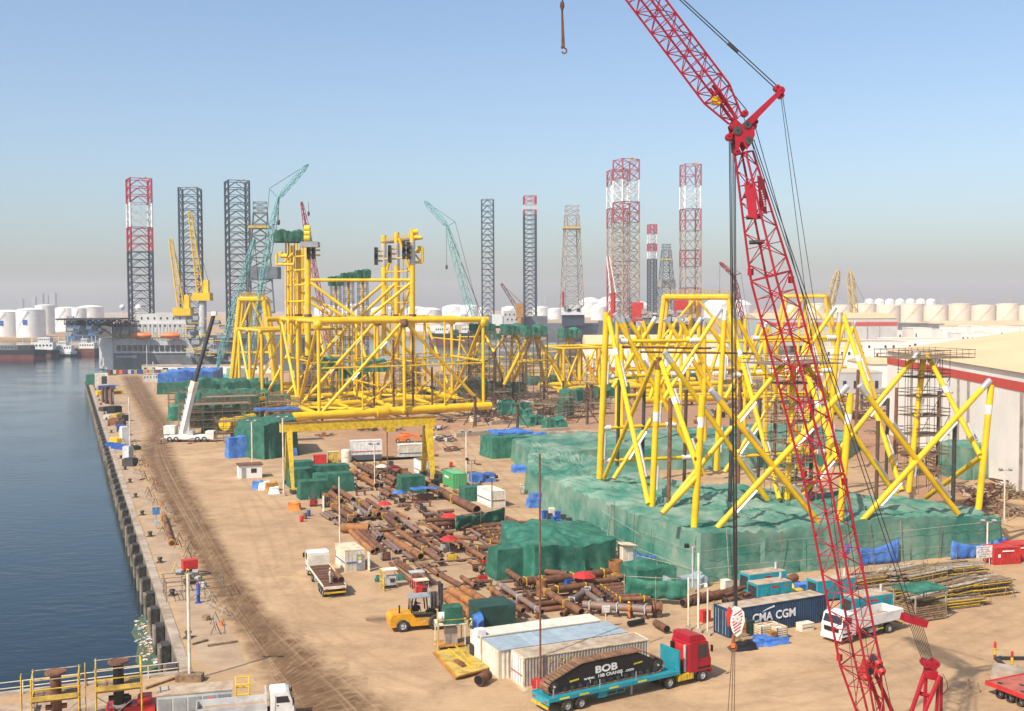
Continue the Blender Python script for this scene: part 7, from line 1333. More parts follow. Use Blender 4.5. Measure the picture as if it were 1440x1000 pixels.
# main hook block
hb = C_(1035.5, 875, CD - .3); BL = thing('hook_block', 'white hook block with red stripes hanging from the red crane', 'hook block', hb); BL.scale = (.79, .79, .79); mb = MB(); pr = [(-.5, .5), (-.35, .95), (-.1, 1.2), (.3, 1.1), (.55, .8), (.6, .1), (.35, -.8), (0, -1.1), (-.3, -.7), (-.5, -.1)]; mb.prism(pr, -.14, .14, 'Y'); mb.build('cheek_plate', 'white_paint', BL)
for k in range(7): o = MB().box((.05, -.16, .75 - k * .24), (.95 - abs(k - 2) * .1, .02, .07), ry=R(-35)).build('red_stripe', 'red_paint', BL)
mb = MB(); mb.prism([(-.75, .55), (-.55, 1.15), (-.35, 1.0), (-.55, .3), (-.55, -.2), (-.65, -.3)], -.22, .22, 'Y'); mb.build('guard', 'red_paint', BL); MB().lathe([(.05, -.2), (.28, -.2), (.28, .2), (.05, .2)], 12, 'Y', (.05, 0, .3)).build('sheave_pin', 'grey_light', BL)
rod('shank', (-.2, 0, -1.0), (-.25, 0, -1.6), .13, 'rust', BL, 8); mb = MB(); mb.path([V((-.25 + math.cos(a) * .28, 0, -1.9 + math.sin(a) * .28)) for a in [math.pi * (.5 - i * .19) for i in range(9)]], .09, 8); mb.build('hook', 'rust', BL); MB().box((-.25, 0, -1.75), (.3, .25, .35)).build('swivel', 'orange', BL)
for dx, x1 in ((-.3, -.62), (-.22, -.32), (-.1, -.1)): rod('sling', (dx, 0, -2.1), (x1, .1, -7.6), .035, 'sling', BL, 5)
# equaliser, reeving and A-frame
q = C_(1285.5, 872, CD + 1.5); mb = MB(); [mb.box((0, y, 0), (1.5, .05, .42), ry=R(16)) for y in (-.3, -.1, .1, .3)]; mb.build('equaliser_block', 'crane_red', CR, loc=q - cb_)
for i in range(8): rp('reeving_rope', (1279 + i * 2.6, 877 + i * .4), (1296 + i * 2.4, 926 + i * .6), .022, CD + 1.2 + (i % 2) * .6, CD + 1.2 + (i % 2) * .6)
q = C_(1307, 934, CD + 1.5); mb = MB(); mb.box((0, 0, 0), (.75, .7, .4), ry=R(12)); [mb.lathe([(.05, -.42 + k * .2), (.22, -.42 + k * .2), (.22, -.3 + k * .2), (.05, -.3 + k * .2)], 12, 'Y', (x, 0, .1)) for x in (-.3, .3) for k in range(4)]; mb.build('lower_sheaves', 'crane_red', CR, loc=q - cb_); MB().box((0, 0, 0), (.6, .8, .55), ry=R(12)).build('frame_head', 'crane_red', CR, loc=C_(1308, 947, CD + 1.5) - cb_)
for (a, b, da, db, r) in [((1300, 947), (1253, 1085), CD + .7, CD + .7, .13), ((1322, 950), (1264, 1085), CD + .7, CD + .7, .13), ((1302, 950), (1298, 1085), CD + 2, CD + 2, .11), ((1324, 952), (1322, 1085), CD + 2, CD + 2, .1), ((1320, 952), (1312, 1085), CD + 1, CD + 1, .1), ((1290, 974), (1308, 979), CD + .9, CD + .9, .13)]:
    rod('gantry_leg', C_(*a, da), C_(*b, db), r, 'crane_red', CR, 8, cb_)
mb = MB(); mb.path([C_(1326, 948) - cb_, C_(1332, 960) - cb_, C_(1333, 970) - cb_, C_(1326, 976) - cb_], .02, 4); mb.build('hydraulic_hose', 'black', CR)
# boom winch and lower works
c = C_(1222, 938); mb = MB(); mb.box((0, 0, 0), (.7, .9, .6), ry=R(14)); [mb.lathe([(.05, -.7), (.26, -.5), (.26, .5), (.05, .7)], 12, 'Y', (x, 0, z)) for x, z in ((.6, -.1), (.4, .4), (-.3, -.45))]; mb.build('boom_winch', 'red_paint', CR, loc=c - cb_); mb = MB(); [mb.lathe([(.05, -.3), (.2, -.3), (.2, .3), (.05, .3)], 12, 'Y', (x, -.25, z)) for x, z in ((.55, .1), (.2, .55), (-.1, -.1))]; mb.build('rope_drum', 'dark_steel', CR, loc=c - cb_)
for a, b in (((1230, 945), (1290, 1080)), ((1222, 950), (1268, 1080))): rod('back_stop', C_(*a, CD + .3), C_(*b, CD + 1.5), .13, 'crane_red', CR, 8, cb_)
up_ = [MB().box((3.2, .5, 1.75), (9, 3.2, .7)).build('upper_frame', 'crane_red', CR), MB().box((5.2, .5, 2.9), (4.2, 3.0, 1.6)).build('engine_house', 'crane_red', CR), MB().box((8.2, .5, 2.6), (1.6, 5, 2.4)).build('counterweight', 'grey_paint', CR), MB().box((-1.6, -1.6, 2.9), (2, 1.3, 2.0)).build('operator_cab', 'crane_red', CR)]
MB().box((-2.62, -1.6, 3.1), (.03, 1.1, 1.3)).build('cab_window', 'glass', CR); MB().lathe([(1.4, 1.0), (1.4, 1.45), (.1, 1.45)], 20, 'Z', (1.5, .5, 0)).build('slew_ring', 'dark_steel', CR); MB().box((1.5, .5, .8), (3, 5, .7)).build('car_body', 'crane_red', CR)
for s in (-1, 1): MB().prism([(-3.6, .5), (-3.1, 0), (6.1, 0), (6.6, .5), (6.6, .9), (6.1, 1.35), (-3.1, 1.35), (-3.6, .9)], .5 + s * 3 - .55, .5 + s * 3 + .55, 'Y').build('crawler', 'dark_steel', CR)
# ================================================================ white telescopic crane by the road
wb = G(262, 621); t = thing('mobile_crane', 'white telescopic mobile crane with dark inner boom beside the road', 'crane', wb); d_ = wb.y
fo = at(256, 612, d_) - wb; jn = at(273, 540, d_) - wb; tp = at(301, 441, d_) - wb
rod('boom_section', fo, jn, .95, 'white_paint', t, 6); rod('boom_section', jn, tp, .55, 'dark_steel', t, 6); rod('boom_collar', jn - (jn - fo).normalized() * 2, jn + (jn - fo).normalized() * .6, 1.1, 'cream', t, 6)
rod('lift_cylinder', at(266, 616, d_) - wb, fo.lerp(jn, .45), .35, 'cream', t, 8); MB().box((0, 0, 0), (1.2, 1.2, 1.0)).build('boom_head', 'white_paint', t, loc=tp)
mb = MB(); [mb.box(fo.lerp(jn, k / 9) + V((-.9, -.2, .2)), (.12, .5, .9)) for k in range(1, 9)]; mb.build('boom_lugs', 'cream', t)
cw = at(240, 604, d_) - wb; MB().box((0, 0, 0), (2.6, 2.6, 1.9)).build('counterweight', 'white_paint', t, loc=cw); MB().box((0, 0, 0), (4.5, 2.6, .9)).build('turntable', 'white_paint', t, loc=at(254, 613, d_) - wb); MB().box((0, 0, 0), (1.6, 2, 1.8)).build('operator_cab', 'grey_light', t, loc=at(268, 611, d_) - wb)
ch = node('carrier', t); MB().box((1, 0, 1.15), (11.5, 2.8, .9)).build('chassis', 'white_paint', ch); MB().box((5.8, 0, 1.8), (2, 2.7, 1.5)).build('driver_cab', 'white_paint', ch); MB().box((6.82, 0, 2.0), (.04, 2.2, .8)).build('windscreen', 'glass', ch)
for x in (-3.5, -2, 3, 4.6):
    for s in (-1, 1): o = MB().lathe([(.3, -.2), (.65, -.2), (.65, .2), (.3, .2)], 14, 'Y').build('wheel', 'rubber', ch, loc=(x, s * 1.2, .65), smooth=True)
for x in (-4.6, 2):
    for s in (-1, 1): rod('outrigger', (x, 0, 1.0), (x, s * 4.2, 1.0), .22, 'white_paint', ch, 6); rod('outrigger_leg', (x, s * 4.2, 0), (x, s * 4.2, 1.1), .18, 'rust', ch, 6); MB().box((x, s * 4.2, .06), (1, 1, .12)).build('outrigger_pad', 'dark_steel', ch)
# ================================================================ things around the navy container and the right foreground
def genset(label, x, y, yaw=24, L=5.0):
    t = thing('generator', label, 'generator', G(x, y), R(yaw)); MB().box((L / 2, 1.0, 1.25), (L, 2.0, 2.0)).build('canopy', 'teal', t); MB().box((L / 2, 1.0, 2.28), (L * .96, 1.9, .06)).build('roof', 'roof_dust', t); MB().box((L / 2, 1, .13), (L + .2, 1.9, .24)).build('skid', 'black', t); rod('exhaust_stack', (L - .6, 1.2, 2.3), (L - .6, 1.2, 3.0), .14, 'grey_light', t, 10)
    for k in range(3): d_ = MB().box((L * (.2 + .3 * k), -.012, 1.2), (L * .22, .03, 1.5)).build('access_door', 'teal', t); MB().box((L * (.2 + .3 * k) + .3, -.035, 1.2), (.05, .03, .2)).build('handle', 'black', d_)
    MB().box((L * .5, -.02, 1.85), (.9, .02, .22)).build('decal', 'red_paint', t); MB().box((L * .82, -.02, 1.9), (.25, .02, .25), ry=R(45)).build('decal', 'red_paint', t); MB().box((-.02, 1, 1.3), (.04, 1.4, 1.4)).build('louvre_panel', 'dark_steel', t); return t
genset('teal generator set, farthest from the lorry, behind the navy container', 1054, 838); genset('teal generator set just behind the navy container roof', 1066, 853, 24, 4.4); genset('teal generator set seen through the red boom', 1150, 848, 22); genset('teal generator set behind the white dropside lorry', 1200, 874, 24, 5.2)
for i, (x, y, w_, h) in enumerate([(1072, 896, 1.1, 1.25), (1094, 897, 1.2, 1.2), (1085, 893, 1.1, 1.2)]):
    t = thing('wire_crate', ['pale slatted crate before the navy container', 'larger slatted crate right of the pale one', 'slatted crate behind the larger one'][i], 'crate', G(x, y), R(27))
    for k in range(6): [MB().box((0, s * w_ / 2, .12 + k * h / 6), (w_, .04, h / 9)).build('slat', 'cream_rust', t) for s in (-1, 1)]; [MB().box((s * w_ / 2, 0, .12 + k * h / 6), (.04, w_, h / 9)).build('slat', 'cream_rust', t) for s in (-1, 1)]
    [MB().box((a * w_ / 2, b * w_ / 2, h / 2), (.08, .08, h)).build('post', 'timber', t) for a in (-1, 1) for b in (-1, 1)]; MB().box((0, 0, h * .8), (w_ * .92, w_ * .92, .08)).build('contents', 'cream', t)
for lab, x, y, d3, m in [('dark green cabinet before the navy container', 1049, 893, (1.3, 1.0, 1.4), 'green_dark'), ('orange machine between blue sheet and crate', 1085, 902, (.7, .6, .9), 'orange_dull'), ('brown carton on the sand by the cabinet', 1043, 902, (1.3, .8, .6), 'timber'), ('second brown carton beside the first', 1049, 905, (1.0, .8, .5), 'timber'), ('white cartons at the end of the navy container', 1132, 886, (1.5, .9, .7), 'cream'), ('orange-red cabinet at the door end of the navy container', 1040, 897, (1.2, .5, 1.8), 'orange_dull'), ('red pump set between the white posts', 991, 874, (1.0, .7, 1.1), 'red_paint'), ('pale stone block behind the posts', 1021, 835, (.9, .9, 1.5), 'cream')]:
    t = thing('crate', lab, 'box', G(x, y), R(27)); MB().box((0, 0, d3[2] / 2), d3).build('body', m, t); MB().box((0, 0, d3[2] + .03), (d3[0] * 1.03, d3[1] * 1.05, .06)).build('lid', m, t); MB().box((0, -d3[1] / 2 - .01, d3[2] * .5), (d3[0] * .9, .02, .06)).build('band', 'dark_steel', t)
for lab, x, y in (('yellow drum lying beside the teal generators', 1115, 842), ('second yellow drum lying by the generators', 1120, 834)):
    t = thing('drum', lab, 'drum', G(x, y), R(20)); MB().lathe([(.01, -1.1), (.5, -1.1), (.55, -1), (.55, 1), (.5, 1.1), (.01, 1.1)], 14, 'X', (0, 0, .56)).build('shell', 'yellow', t, smooth=True); MB().box((0, 0, .08), (1.8, .8, .14)).build('cradle', 'rust', t)
tarp('covered_heap', 'blue covered drum between the yellow ones', 'tarpaulin', rect(G(1128, 836), 1.6, 1.3, 20), 1.3, 'blue_tarp', sag=.2, wr=.15, step=.4)
for i in range(16):
    x, y = 1016 + (i % 4) * 9 + random.uniform(-3, 3), 852 - (i // 4) * 7; pipe('brown pipe end in the stack behind the navy container doors', x, y, x + 14, y - 5, .22, 'rust', 'pipe stack behind the navy container', z=.25 + .4 * (i % 3))
for i in range(4): pipe('thick rusty pipe lying near the white posts', 960 + i * 12, 848 - i * 3, 985 + i * 14, 838 - i * 2, .42, 'rust', 'thick pipes near the posts')
pipe('grey-brown pipes end behind the far generator', 1092, 822, 1118, 812, .5, 'rust', None)
# stacked scaffold frames and timber on the right
k = 0
for (x, y, L, W, h) in [(1245, 838, 6, 3, 1.2), (1225, 850, 5, 3, 1.4), (1290, 820, 8, 4, 1.6), (1335, 812, 9, 3.4, 1.7), (1310, 835, 7, 3, 1.3), (1350, 838, 8, 3, 1.8), (1385, 834, 6, 3, 1.7), (1265, 815, 6, 3, 1.3), (1300, 850, 6, 3, 1.2), (1340, 852, 8, 2.4, .9), (1215, 822, 5, 3, 1.2)]:
    t = thing('scaffold_stack', 'stack of used scaffold boards and frames on the sand right of the red boom', 'scaffold', G(x, y), R(20 + (k % 3) * 6), 'stacks of scaffold material'); k += 1
    for j in range(int(h / .16)):
        for b in range(5):
            if random.random() < .8: block('plank', (random.uniform(-.5, .5), -W / 2 + (b + .5) * W / 5, .1 + j * .16), (L * random.uniform(.7, 1.05), W / 5 * .7, .08), 'timber' if random.random() < .8 else 'scaffold_light', t, random.uniform(-.05, .05))
    mb = MB()
    for j in range(14): a = V((random.uniform(-L / 2, L / 2), random.uniform(-W / 2, W / 2), random.uniform(.1, h))); mb.tube(a, a + V((random.uniform(-2, 2), random.uniform(-.6, .6), random.uniform(-.1, .4))), .035, 4)
    for j in range(8): a = V((random.uniform(-L / 2, L / 2), random.choice([-W / 2, W / 2]), 0)); mb.tube(a, a + V((0, 0, h + random.uniform(.2, 1.1))), .035, 4)
    mb.build('loose_tube', 'scaffold', t, kind='stuff')
    for j in range(3): rod('yellow_rail', (-L / 2, -W / 2 - .1, .3 + j * h / 3), (L / 2 * random.uniform(.4, 1), -W / 2 - .1, .3 + j * h / 3), .05, 'yellow_paint', t, 5)
t = thing('scrap_pen', 'mesh sided pen with green sheet roof behind the crane tackle', 'pen', G(1293, 868), R(24))
for x in (-2, 2):
    for y in (-1.5, 1.5): MB().box((x, y, 1.5), (.12, .12, 3)).build('post', 'scaffold_light', t)
o = tarp('roof_sheet', '', '', rect((0, 0), 4.4, 3.2, 0), .25, 'green_net', parent=t, sag=.12, wr=.05, flare=0); o.location = (0, 0, 2.95)
for j in range(7): MB().box((0, -1.55, .2 + j * .22), (4.0, .05, .12)).build('slat', 'timber', t); MB().box((-2.05, 0, .2 + j * .22), (.05, 3.0, .12)).build('slat', 'timber', t)
mb = MB(); [mb.box((random.uniform(-1.7, 1.7), random.uniform(-1.2, 1.2), random.uniform(.1, 1.6)), (random.uniform(.2, 1.2), .2, .15), rz=random.uniform(0, 3), ry=random.uniform(-.4, .4)) for _ in range(60)]; mb.build('scrap', 'rust', t, kind='stuff')
# site board, posts, poles
def board(label, x, y, w_, h, z, m='sign_white', yaw=15, legs=2, n=5):
    t = thing('notice_board', label, 'sign', G(x, y), R(yaw)); MB().box((0, 0, z + h / 2), (w_, .06, h)).build('panel', m, t); [rod('post', (s * w_ * .35, .05, 0), (s * w_ * .35, .05, z + h), .05, 'cream', t, 5) for s in ((-1, 1) if legs == 2 else (0,))]
    for k in range(n): MB().box((random.uniform(-.1, .1) * w_, -.035, z + h * (k + .6) / (n + .2)), (w_ * random.uniform(.5, .85), .01, h * .05)).build('print_line', 'grey_paint', t)
board('cream notice board on two posts in front of the green mound', 1384, 795, 2.2, 1.5, .9); board('small white sign on a post beyond the blue-grey roof', 852, 884, .8, .7, 1.6, legs=1, n=2); board('white notice board leaning by the banded container', 519, 803, .9, 2.2, .1, yaw=110); board('white panel stack by the lamp pole left of the pipes', 455, 720, .9, 2.4, .1, 'white_paint', 110)
def pole(label, x, y, h, r=.1, m='cream', head=None, name='lamp_post', cat='lamp post', base=None, arm=0):
    b = G(x, y); t = thing(name, label, cat, b); rod('shaft', (0, 0, 0), (0, 0, h), r, m, t, 8)
    if head:
        mb = MB(); mb.box((0, 0, h + .02), (1.5, .12, .12)); mb.build('cross_arm', 'grey_paint', t)
        for s in range(head): MB().box((-.7 + s * 1.4 / max(1, head - 1), -.2, h + .18), (.5, .35, .34), rx=R(35)).build('floodlight', 'black' if m != 'cream' else 'grey_paint', t)
    MB().box((0, 0, .25), base[:3] if base else (r * 5, r * 5, .5)).build('footing', base[3] if base else 'concrete', t)
    if arm: rod('arm', (0, 0, h * .6), (.6, 0, h * .62), .04, m, t, 5); MB().box((.7, 0, h * .6), (.3, .25, .35)).build('lamp', 'white_paint', t)
    return t
pole('tall white lamp pole with timber block base on the near quay', 267, 957, 9.2, .14, 'cream', 2, base=(2.2, 1.0, .7, 'timber')); pole('thin brown mast rising in front of the pipe frames', 760, 966, 19.6, .09, 'rust', None, 'mast', 'mast', base=(1.4, .9, .9, 'red_paint'))
pole('white lamp pole among the middle pipe rows', 478, 772, 9.5, .09, 'cream', 0); pole('white lamp pole beside the green container', 656, 683, 9.5, .13, 'cream', 2); pole('short grey floodlight mast right of the green container', 663, 693, 5.6, .09, 'grey_paint', 1); pole('floodlight mast in front of the pale cream container', 692, 719, 5.2, .08, 'dark_steel', 2); pole('lamp pole by the small white hut', 355, 668, 10.0, .13, 'cream', 2); pole('lamp pole left of the yellow gantry', 399, 697, 13.0, .13, 'cream', 2); pole('thin brown pole among the far pipes', 545, 677, 10, .1, 'rust', 0)
pole('rusty white post with camera near the red tractor', 982, 890, 7.8, .11, 'cream', None, 'post', 'post', arm=1); pole('plain cream post left of the camera post', 968, 886, 5.2, .09, 'cream', None, 'post', 'post'); pole('plain cream post right of the camera post', 995, 894, 4.6, .09, 'cream', None, 'post', 'post'); pole('floodlight post with black lamp behind the windbreak', 974, 832, 5.0, .1, 'grey_light', 1); pole('lamp post in front of the notice board', 1388, 786, 4.6, .1, 'cream', 2); pole('lamp post by the right warehouse wall', 1412, 735, 7.6, .1, 'cream', 2); pole('lamp pole on the mid quay beside the road', 183, 636, 12, .14, 'cream', 0); pole('lamp pole on the far quay near the blue store', 216, 550, 11, .15, 'cream', 0); pole('lamp pole at the end of the road', 207, 530, 14, .2, 'grey_light', 0)
pole('second white lamp pole under the gantry girder', 527, 690, 8, .1, 'cream', 2)
# low trailer and barrier at the right edge
tp = G(1390, 978); t = thing('low_trailer', 'red flat trailer at the bottom right corner', 'trailer', tp, R(-65)); MB().box((3.5, 2.3, 1.0), (7.5, 4.6, .18)).build('deck', 'deck_faded', t); MB().box((3.5, 0, .98), (7.6, .14, .34)).build('side_rail', 'red_paint', t); MB().box((-.2, 2.3, .98), (.14, 4.7, .34)).build('end_rail', 'red_paint', t); [wheel(t, x, .3, .42, .35) for x in (.9, 1.9, 2.9, 3.9)]
for i in range(4): MB().box((.6 + i * 1.1, .6 + (i % 2) * 1.2, 1.12), (.35, .25, .06)).build('lashing_point', 'dark_steel', t)
for lab, x, y in (('red and yellow bollard post, left of two', 1399, 928), ('red and yellow bollard post, right of two', 1423, 942)):
    t = thing('bollard', lab, 'bollard', G(x, y)); [rod('band', (0, 0, z0), (0, 0, z1), .12, m, t, 10) for z0, z1, m in ((0, .5, 'rust'), (.5, 1.1, 'yellow_paint'), (1.1, 1.6, 'red_paint'))]; MB().lathe([(.12, 1.6), (.06, 1.68), (.01, 1.7)], 10).build('cap', 'red_paint', t)
for i, (x0, y0, x1, y1) in enumerate([(1402, 926, 1460, 926), (1400, 926, 1420, 943), (1420, 943, 1460, 945)]): a, b = G(x0, y0, .15), G(x1, y1, .15); d_ = b - a; mb = MB(); mb.box((0, 0, 0), (d_.length, .2, .25), rz=math.atan2(d_.y, d_.x)); mb.box((0, 0, .14), (d_.length, .3, .03), rz=math.atan2(d_.y, d_.x)); tag(mb.build('steel_beam', 'dark_steel', loc=(a + b) / 2), 'dark steel beam of the low frame at the right edge', 'beam', 'beams of the low frame')
MBp = MB().box((0, 0, .4), (3, 2.4, .8), rz=R(-28)).box((0, 0, .85), (2.7, 2.1, .12), rz=R(-28)); tag(MBp.build('concrete_block', 'concrete', loc=G(1422, 955)), 'concrete trough at the head of the red trailer', 'concrete block')
for i, (x, y) in enumerate([(1375, 975), (1425, 840), (1330, 866), (1012, 860)]): t = thing('trestle', ['timber trestle left of the red trailer', 'timber trestle at the right edge by the rope', 'timber trestle by the scrap pen', 'timber trestle by the white posts'][i], 'trestle', G(x, y), R(30)); [rod('leg', (s * .3, y_, 0), (0, y_, .9), .035, 'timber', t, 5) for s in (-1, 1) for y_ in (0, .9)]; rod('top_bar', (0, -.1, .9), (0, 1.0, .9), .04, 'timber', t, 5)
# scaffold heaps and benches by the warehouse wall
k = 0
for x, y in [(1300, 650), (1330, 660), (1352, 690), (1380, 700), (1408, 690), (1390, 715), (1425, 700), (1425, 725), (1280, 640), (1340, 640), (1405, 660), (1432, 680), (1240, 610), (1265, 600), (1215, 590), (1295, 615)]:
    t = thing('steel_heap', 'heap of rusty steel offcuts and frames between the jacket and the warehouse', 'scrap heap', G(x, y), R(random.uniform(0, 60)), 'steel heaps by the warehouse'); mb = MB()
    for j in range(34): a = V((random.uniform(-3, 3), random.uniform(-2.5, 2.5), random.uniform(.1, 1.4))); mb.tube(a, a + V((random.uniform(-2.2, 2.2), random.uniform(-1.5, 1.5), random.uniform(-.5, .7))), random.uniform(.05, .16), 5)
    mb.build('offcut', random.choice(['rust', 'rust_dark', 'scaffold']), t, kind='stuff'); [block('box', (random.uniform(-2.5, 2.5), random.uniform(-2, 2), .5), (random.uniform(1, 2), random.uniform(.8, 1.6), random.uniform(.6, 1.2)), random.choice(['rust', 'timber', 'roof_dust', 'rust_orange']), t, random.uniform(0, 1)) for _ in range(3)]
# congestion behind the jackets
k = 0
for i in range(78):
    x = random.uniform(690, 1230) if i < 46 else random.uniform(655, 850); y = random.uniform(556, 606) if i >= 46 else random.uniform(545, 606) if x < 840 or i % 2 else random.uniform(540, 580)
    if x > 730 and y > 596: continue
    kind = i % 4
    if kind == 0: scaffold('scaffold', 'rusty scaffold bay in the congested ground behind the right jacket', (*G(x, y)[:2],), 3, random.uniform(4, 9), random.uniform(3, 7), 22, 2.0, 'scaffolds behind the right jacket', planks=True, rr=.06)
    elif kind == 1: c = G(x, y); t = thing('support_column', 'dark rusty steel column standing behind the right jacket', 'steel column', c, 0, 'steel columns behind the right jacket'); hh = random.uniform(3, 8); rod('shaft', (0, 0, 0), (0, 0, hh), .4, 'rust_dark', t, 10); MB().box((0, 0, hh), (1.4, 1.4, .2)).build('head_plate', 'rust_dark', t); [rod('strut', (0, 0, hh * .7), (math.cos(a) * hh * .5, math.sin(a) * hh * .5, 0), .14, 'rust_dark', t, 6) for a in (.4, 2.5, 4.6)]
    else:
        t = thing('steel_heap', 'heap of steel and timber in the congested ground behind the right jacket', 'scrap heap', G(x, y), R(random.uniform(0, 60)), 'heaps behind the right jacket'); mb = MB()
        for j in range(26): a = V((random.uniform(-4, 4), random.uniform(-2.5, 2.5), random.uniform(.1, 2.2))); mb.tube(a, a + V((random.uniform(-3.2, 3.2), random.uniform(-1.5, 1.5), random.uniform(-.5, .7))), random.uniform(.08, .2), 5)
        mb.build('offcut', random.choice(['rust', 'rust_dark', 'scaffold', 'yellow_pale']), t, kind='stuff'); [block('box', (random.uniform(-3, 3), random.uniform(-2, 2), .8), (random.uniform(1.5, 4), random.uniform(1, 2), random.uniform(1, 1.8)), random.choice(['rust', 'timber', 'cream', 'roof_dust', 'grey_light', 'rust_orange']), t, random.uniform(0, 1)) for _ in range(3)]
for x0, y0, x1, y1 in [(690, 595, 770, 590), (715, 608, 800, 604), (770, 610, 830, 608), (640, 612, 700, 607)]: a, b = G(x0, y0, .5), G(x1, y1, .5); d_ = b - a; mb = MB(); mb.box((0, 0, 0), (d_.length, 1.2, 1), rz=math.atan2(d_.y, d_.x)); mb.box((0, 0, .5), (d_.length * .96, .9, .1), rz=math.atan2(d_.y, d_.x)); tag(mb.build('concrete_block', 'concrete', loc=(a + b) / 2), 'long pale concrete footing on the sand behind the green sheet', 'concrete block', 'concrete footings')
# ================================================================ the quay and the people
qy = math.atan2(QD.y, QD.x); QL = (QE1 - QE0).length
# coping and wall
MB().box((0, 0, -.12), (QL + 1, .9, .36)).build('quay_coping', 'concrete', loc=QE0 + QD * QL / 2 + QN * .25 + V((0, 0, .02)), rz=qy, kind='structure')
MB().box((0, 0, -2.3), (QL + 1, .3, 4.2)).build('quay_wall', 'quay_face', loc=QE0 + QD * QL / 2 - QN * .06, rz=qy, kind='structure')
SD = (qback - QE0).normalized(); SN = V((SD.y, -SD.x, 0)); SN = -SN if SN.y > 0 else SN
MB().box((0, 0, -.12), (131, .9, .36)).build('quay_coping', 'concrete', loc=QE0 + SD * 65 + SN * .3 + V((0, 0, .03)), rz=math.atan2(SD.y, SD.x), kind='structure'); MB().box((0, 0, -2.3), (131, .3, 4.2)).build('quay_wall', 'quay_face', loc=QE0 + SD * 65 - SN * .06, rz=math.atan2(SD.y, SD.x), kind='structure')
f0 = None
for i in range(60):
    s = 3.5 + i * 6.9
    if s > QL - 3: break
    loc = QE0 + QD * s - QN * .25
    if f0 is None:
        f0 = thing('fender', '', 'fender', loc, qy, 'fenders along the quay'); MB().box((0, .45, -1.5), (1.7, .8, 2.1)).build('rubber_block', 'rubber', f0); MB().box((0, .45, -.42), (1.65, .75, .06)).build('top_plate', 'dark_steel', f0)
        for x in (-.62, .62): rod('pile', (x, .95, -4.2), (x, .95, -.55), .2, 'quay_face', f0, 8)
        MB().box((0, .9, -1.4), (1.2, .1, 1.7)).build('face_panel', 'quay_face', f0); f = f0
    else: f = copy_tree(f0); f.location = loc
    f['label'] = 'dark rubber fender on the quay wall, ' + nth(i) + ' from the near corner'
# bollards on the edge
for i in range(24):
    t = thing('mooring_bollard', 'small dark mooring bollard along the edge of the long quay', 'bollard', QE0 + QD * (10 + i * 17) + QN * 1.4, 0, 'mooring bollards'); MB().lathe([(.01, .0), (.35, 0), (.28, .15), (.22, .4), (.36, .55), (.3, .68), (.01, .7)], 10).build('bollard_body', 'dark_steel', t, smooth=True); MB().box((0, 0, .03), (.9, .9, .06)).build('base_plate', 'rust_dark', t)
# trestle barriers strung along the apron
for i in range(30):
    s = 12 + i * 6.0; c = QE0 + QD * s + QN * (4.2 + 1.1 * math.sin(i * 1.3)); t = thing('barrier', 'rickety pole barrier in the line along the quay apron', 'barrier', c, qy + random.uniform(-.3, .3), 'pole barriers along the quay'); m = random.choice(['scaffold', 'scaffold_light', 'yellow_paint', 'rust'])
    for s_ in (-1, 1): rod('leg', (-2.0, s_ * .5, 0), (-2.0, 0, 1.2), .045, m, t, 4); rod('leg', (2.0, s_ * .5, 0), (2.0, 0, 1.2), .045, m, t, 4)
    rod('rail', (-2.6, 0, 1.15), (2.6, 0, 1.1), .045, random.choice(['scaffold_light', 'scaffold', 'rust']), t, 4); rod('rail', (-2.4, 0, .6), (2.6, .2, .3), .04, 'scaffold', t, 4)
    if i % 4 == 0: MB().lathe([(.22, 0), (.2, .04), (.05, .7), (.01, .72)], 8, 'Z', (1, -.6, 0)).build('cone', 'orange', t)
# equipment on the apron
t = thing('light_tower', 'red mobile light tower on the quay apron', 'light tower', G(267, 812), R(30)); MB().box((0, 0, 1.6), (1.7, 1.1, 1.1)).build('engine_box', 'red_paint', t); MB().box((0, 0, .7), (1.8, .9, .3)).build('frame', 'dark_steel', t); [wheel(t, .1, s * .7, .32, .2) for s in (-1, 1)]; rod('drawbar', (.9, 0, .6), (2.2, 0, .4), .06, 'dark_steel', t, 5)
for k, (x, y) in enumerate([(255, 808), (270, 822), (278, 818), (262, 822), (285, 826)]): t = thing('pump', 'small grey pump set around the red light tower', 'pump', G(x, y), R(k * 40), 'pumps by the red light tower'); MB().box((0, 0, .35), (.8, .5, .5)).build('body', 'dark_steel' if k % 2 else 'grey_light', t); MB().lathe([(.01, -.3), (.22, -.3), (.22, .3), (.01, .3)], 10, 'X', (.5, 0, .3)).build('motor', 'grey_paint' if k % 2 else 'red_paint', t)
scaffold('tube_scaffold', 'low tube frame around a pit on the quay apron', (*G(272, 838)[:2],), 4, 6, 1.2, 22, 1.2, planks=False, rr=.04, m='scaffold'); mb = MB(); [mb.lathe([(.01, 0), (.2, 0), (.2, 1.9), (.01, 1.9)], 10)]; t = thing('blue_cylinder', 'blue standing cylinder in the tube frame on the quay', 'cylinder', G(279, 848)); MB().lathe([(.01, 0), (.2, 0), (.2, .9), (.24, .95), (.2, 1.0), (.2, 2.0), (.08, 2.2), (.01, 2.2)], 10).build('shell', 'blue_paint', t, smooth=True); MB().box((0, 0, .05), (.6, .6, .1)).build('base', 'blue_paint', t)
t = thing('solar_sign', 'dark solar panel on a post with small antenna along the quay', 'solar panel', G(220, 744), R(20)); rod('post', (0, 0, 0), (0, 0, 2.4), .06, 'grey_light', t, 6); MB().box((0, 0, 2.6), (1.0, .06, 1.1), rx=R(-30)).build('panel', 'glass_blue', t); rod('antenna', (0, 0, 2.4), (0, 0, 5.0), .02, 'grey_light', t, 4); MB().box((.1, 0, .9), (.7, .5, .6)).build('box', 'grey_light', t)
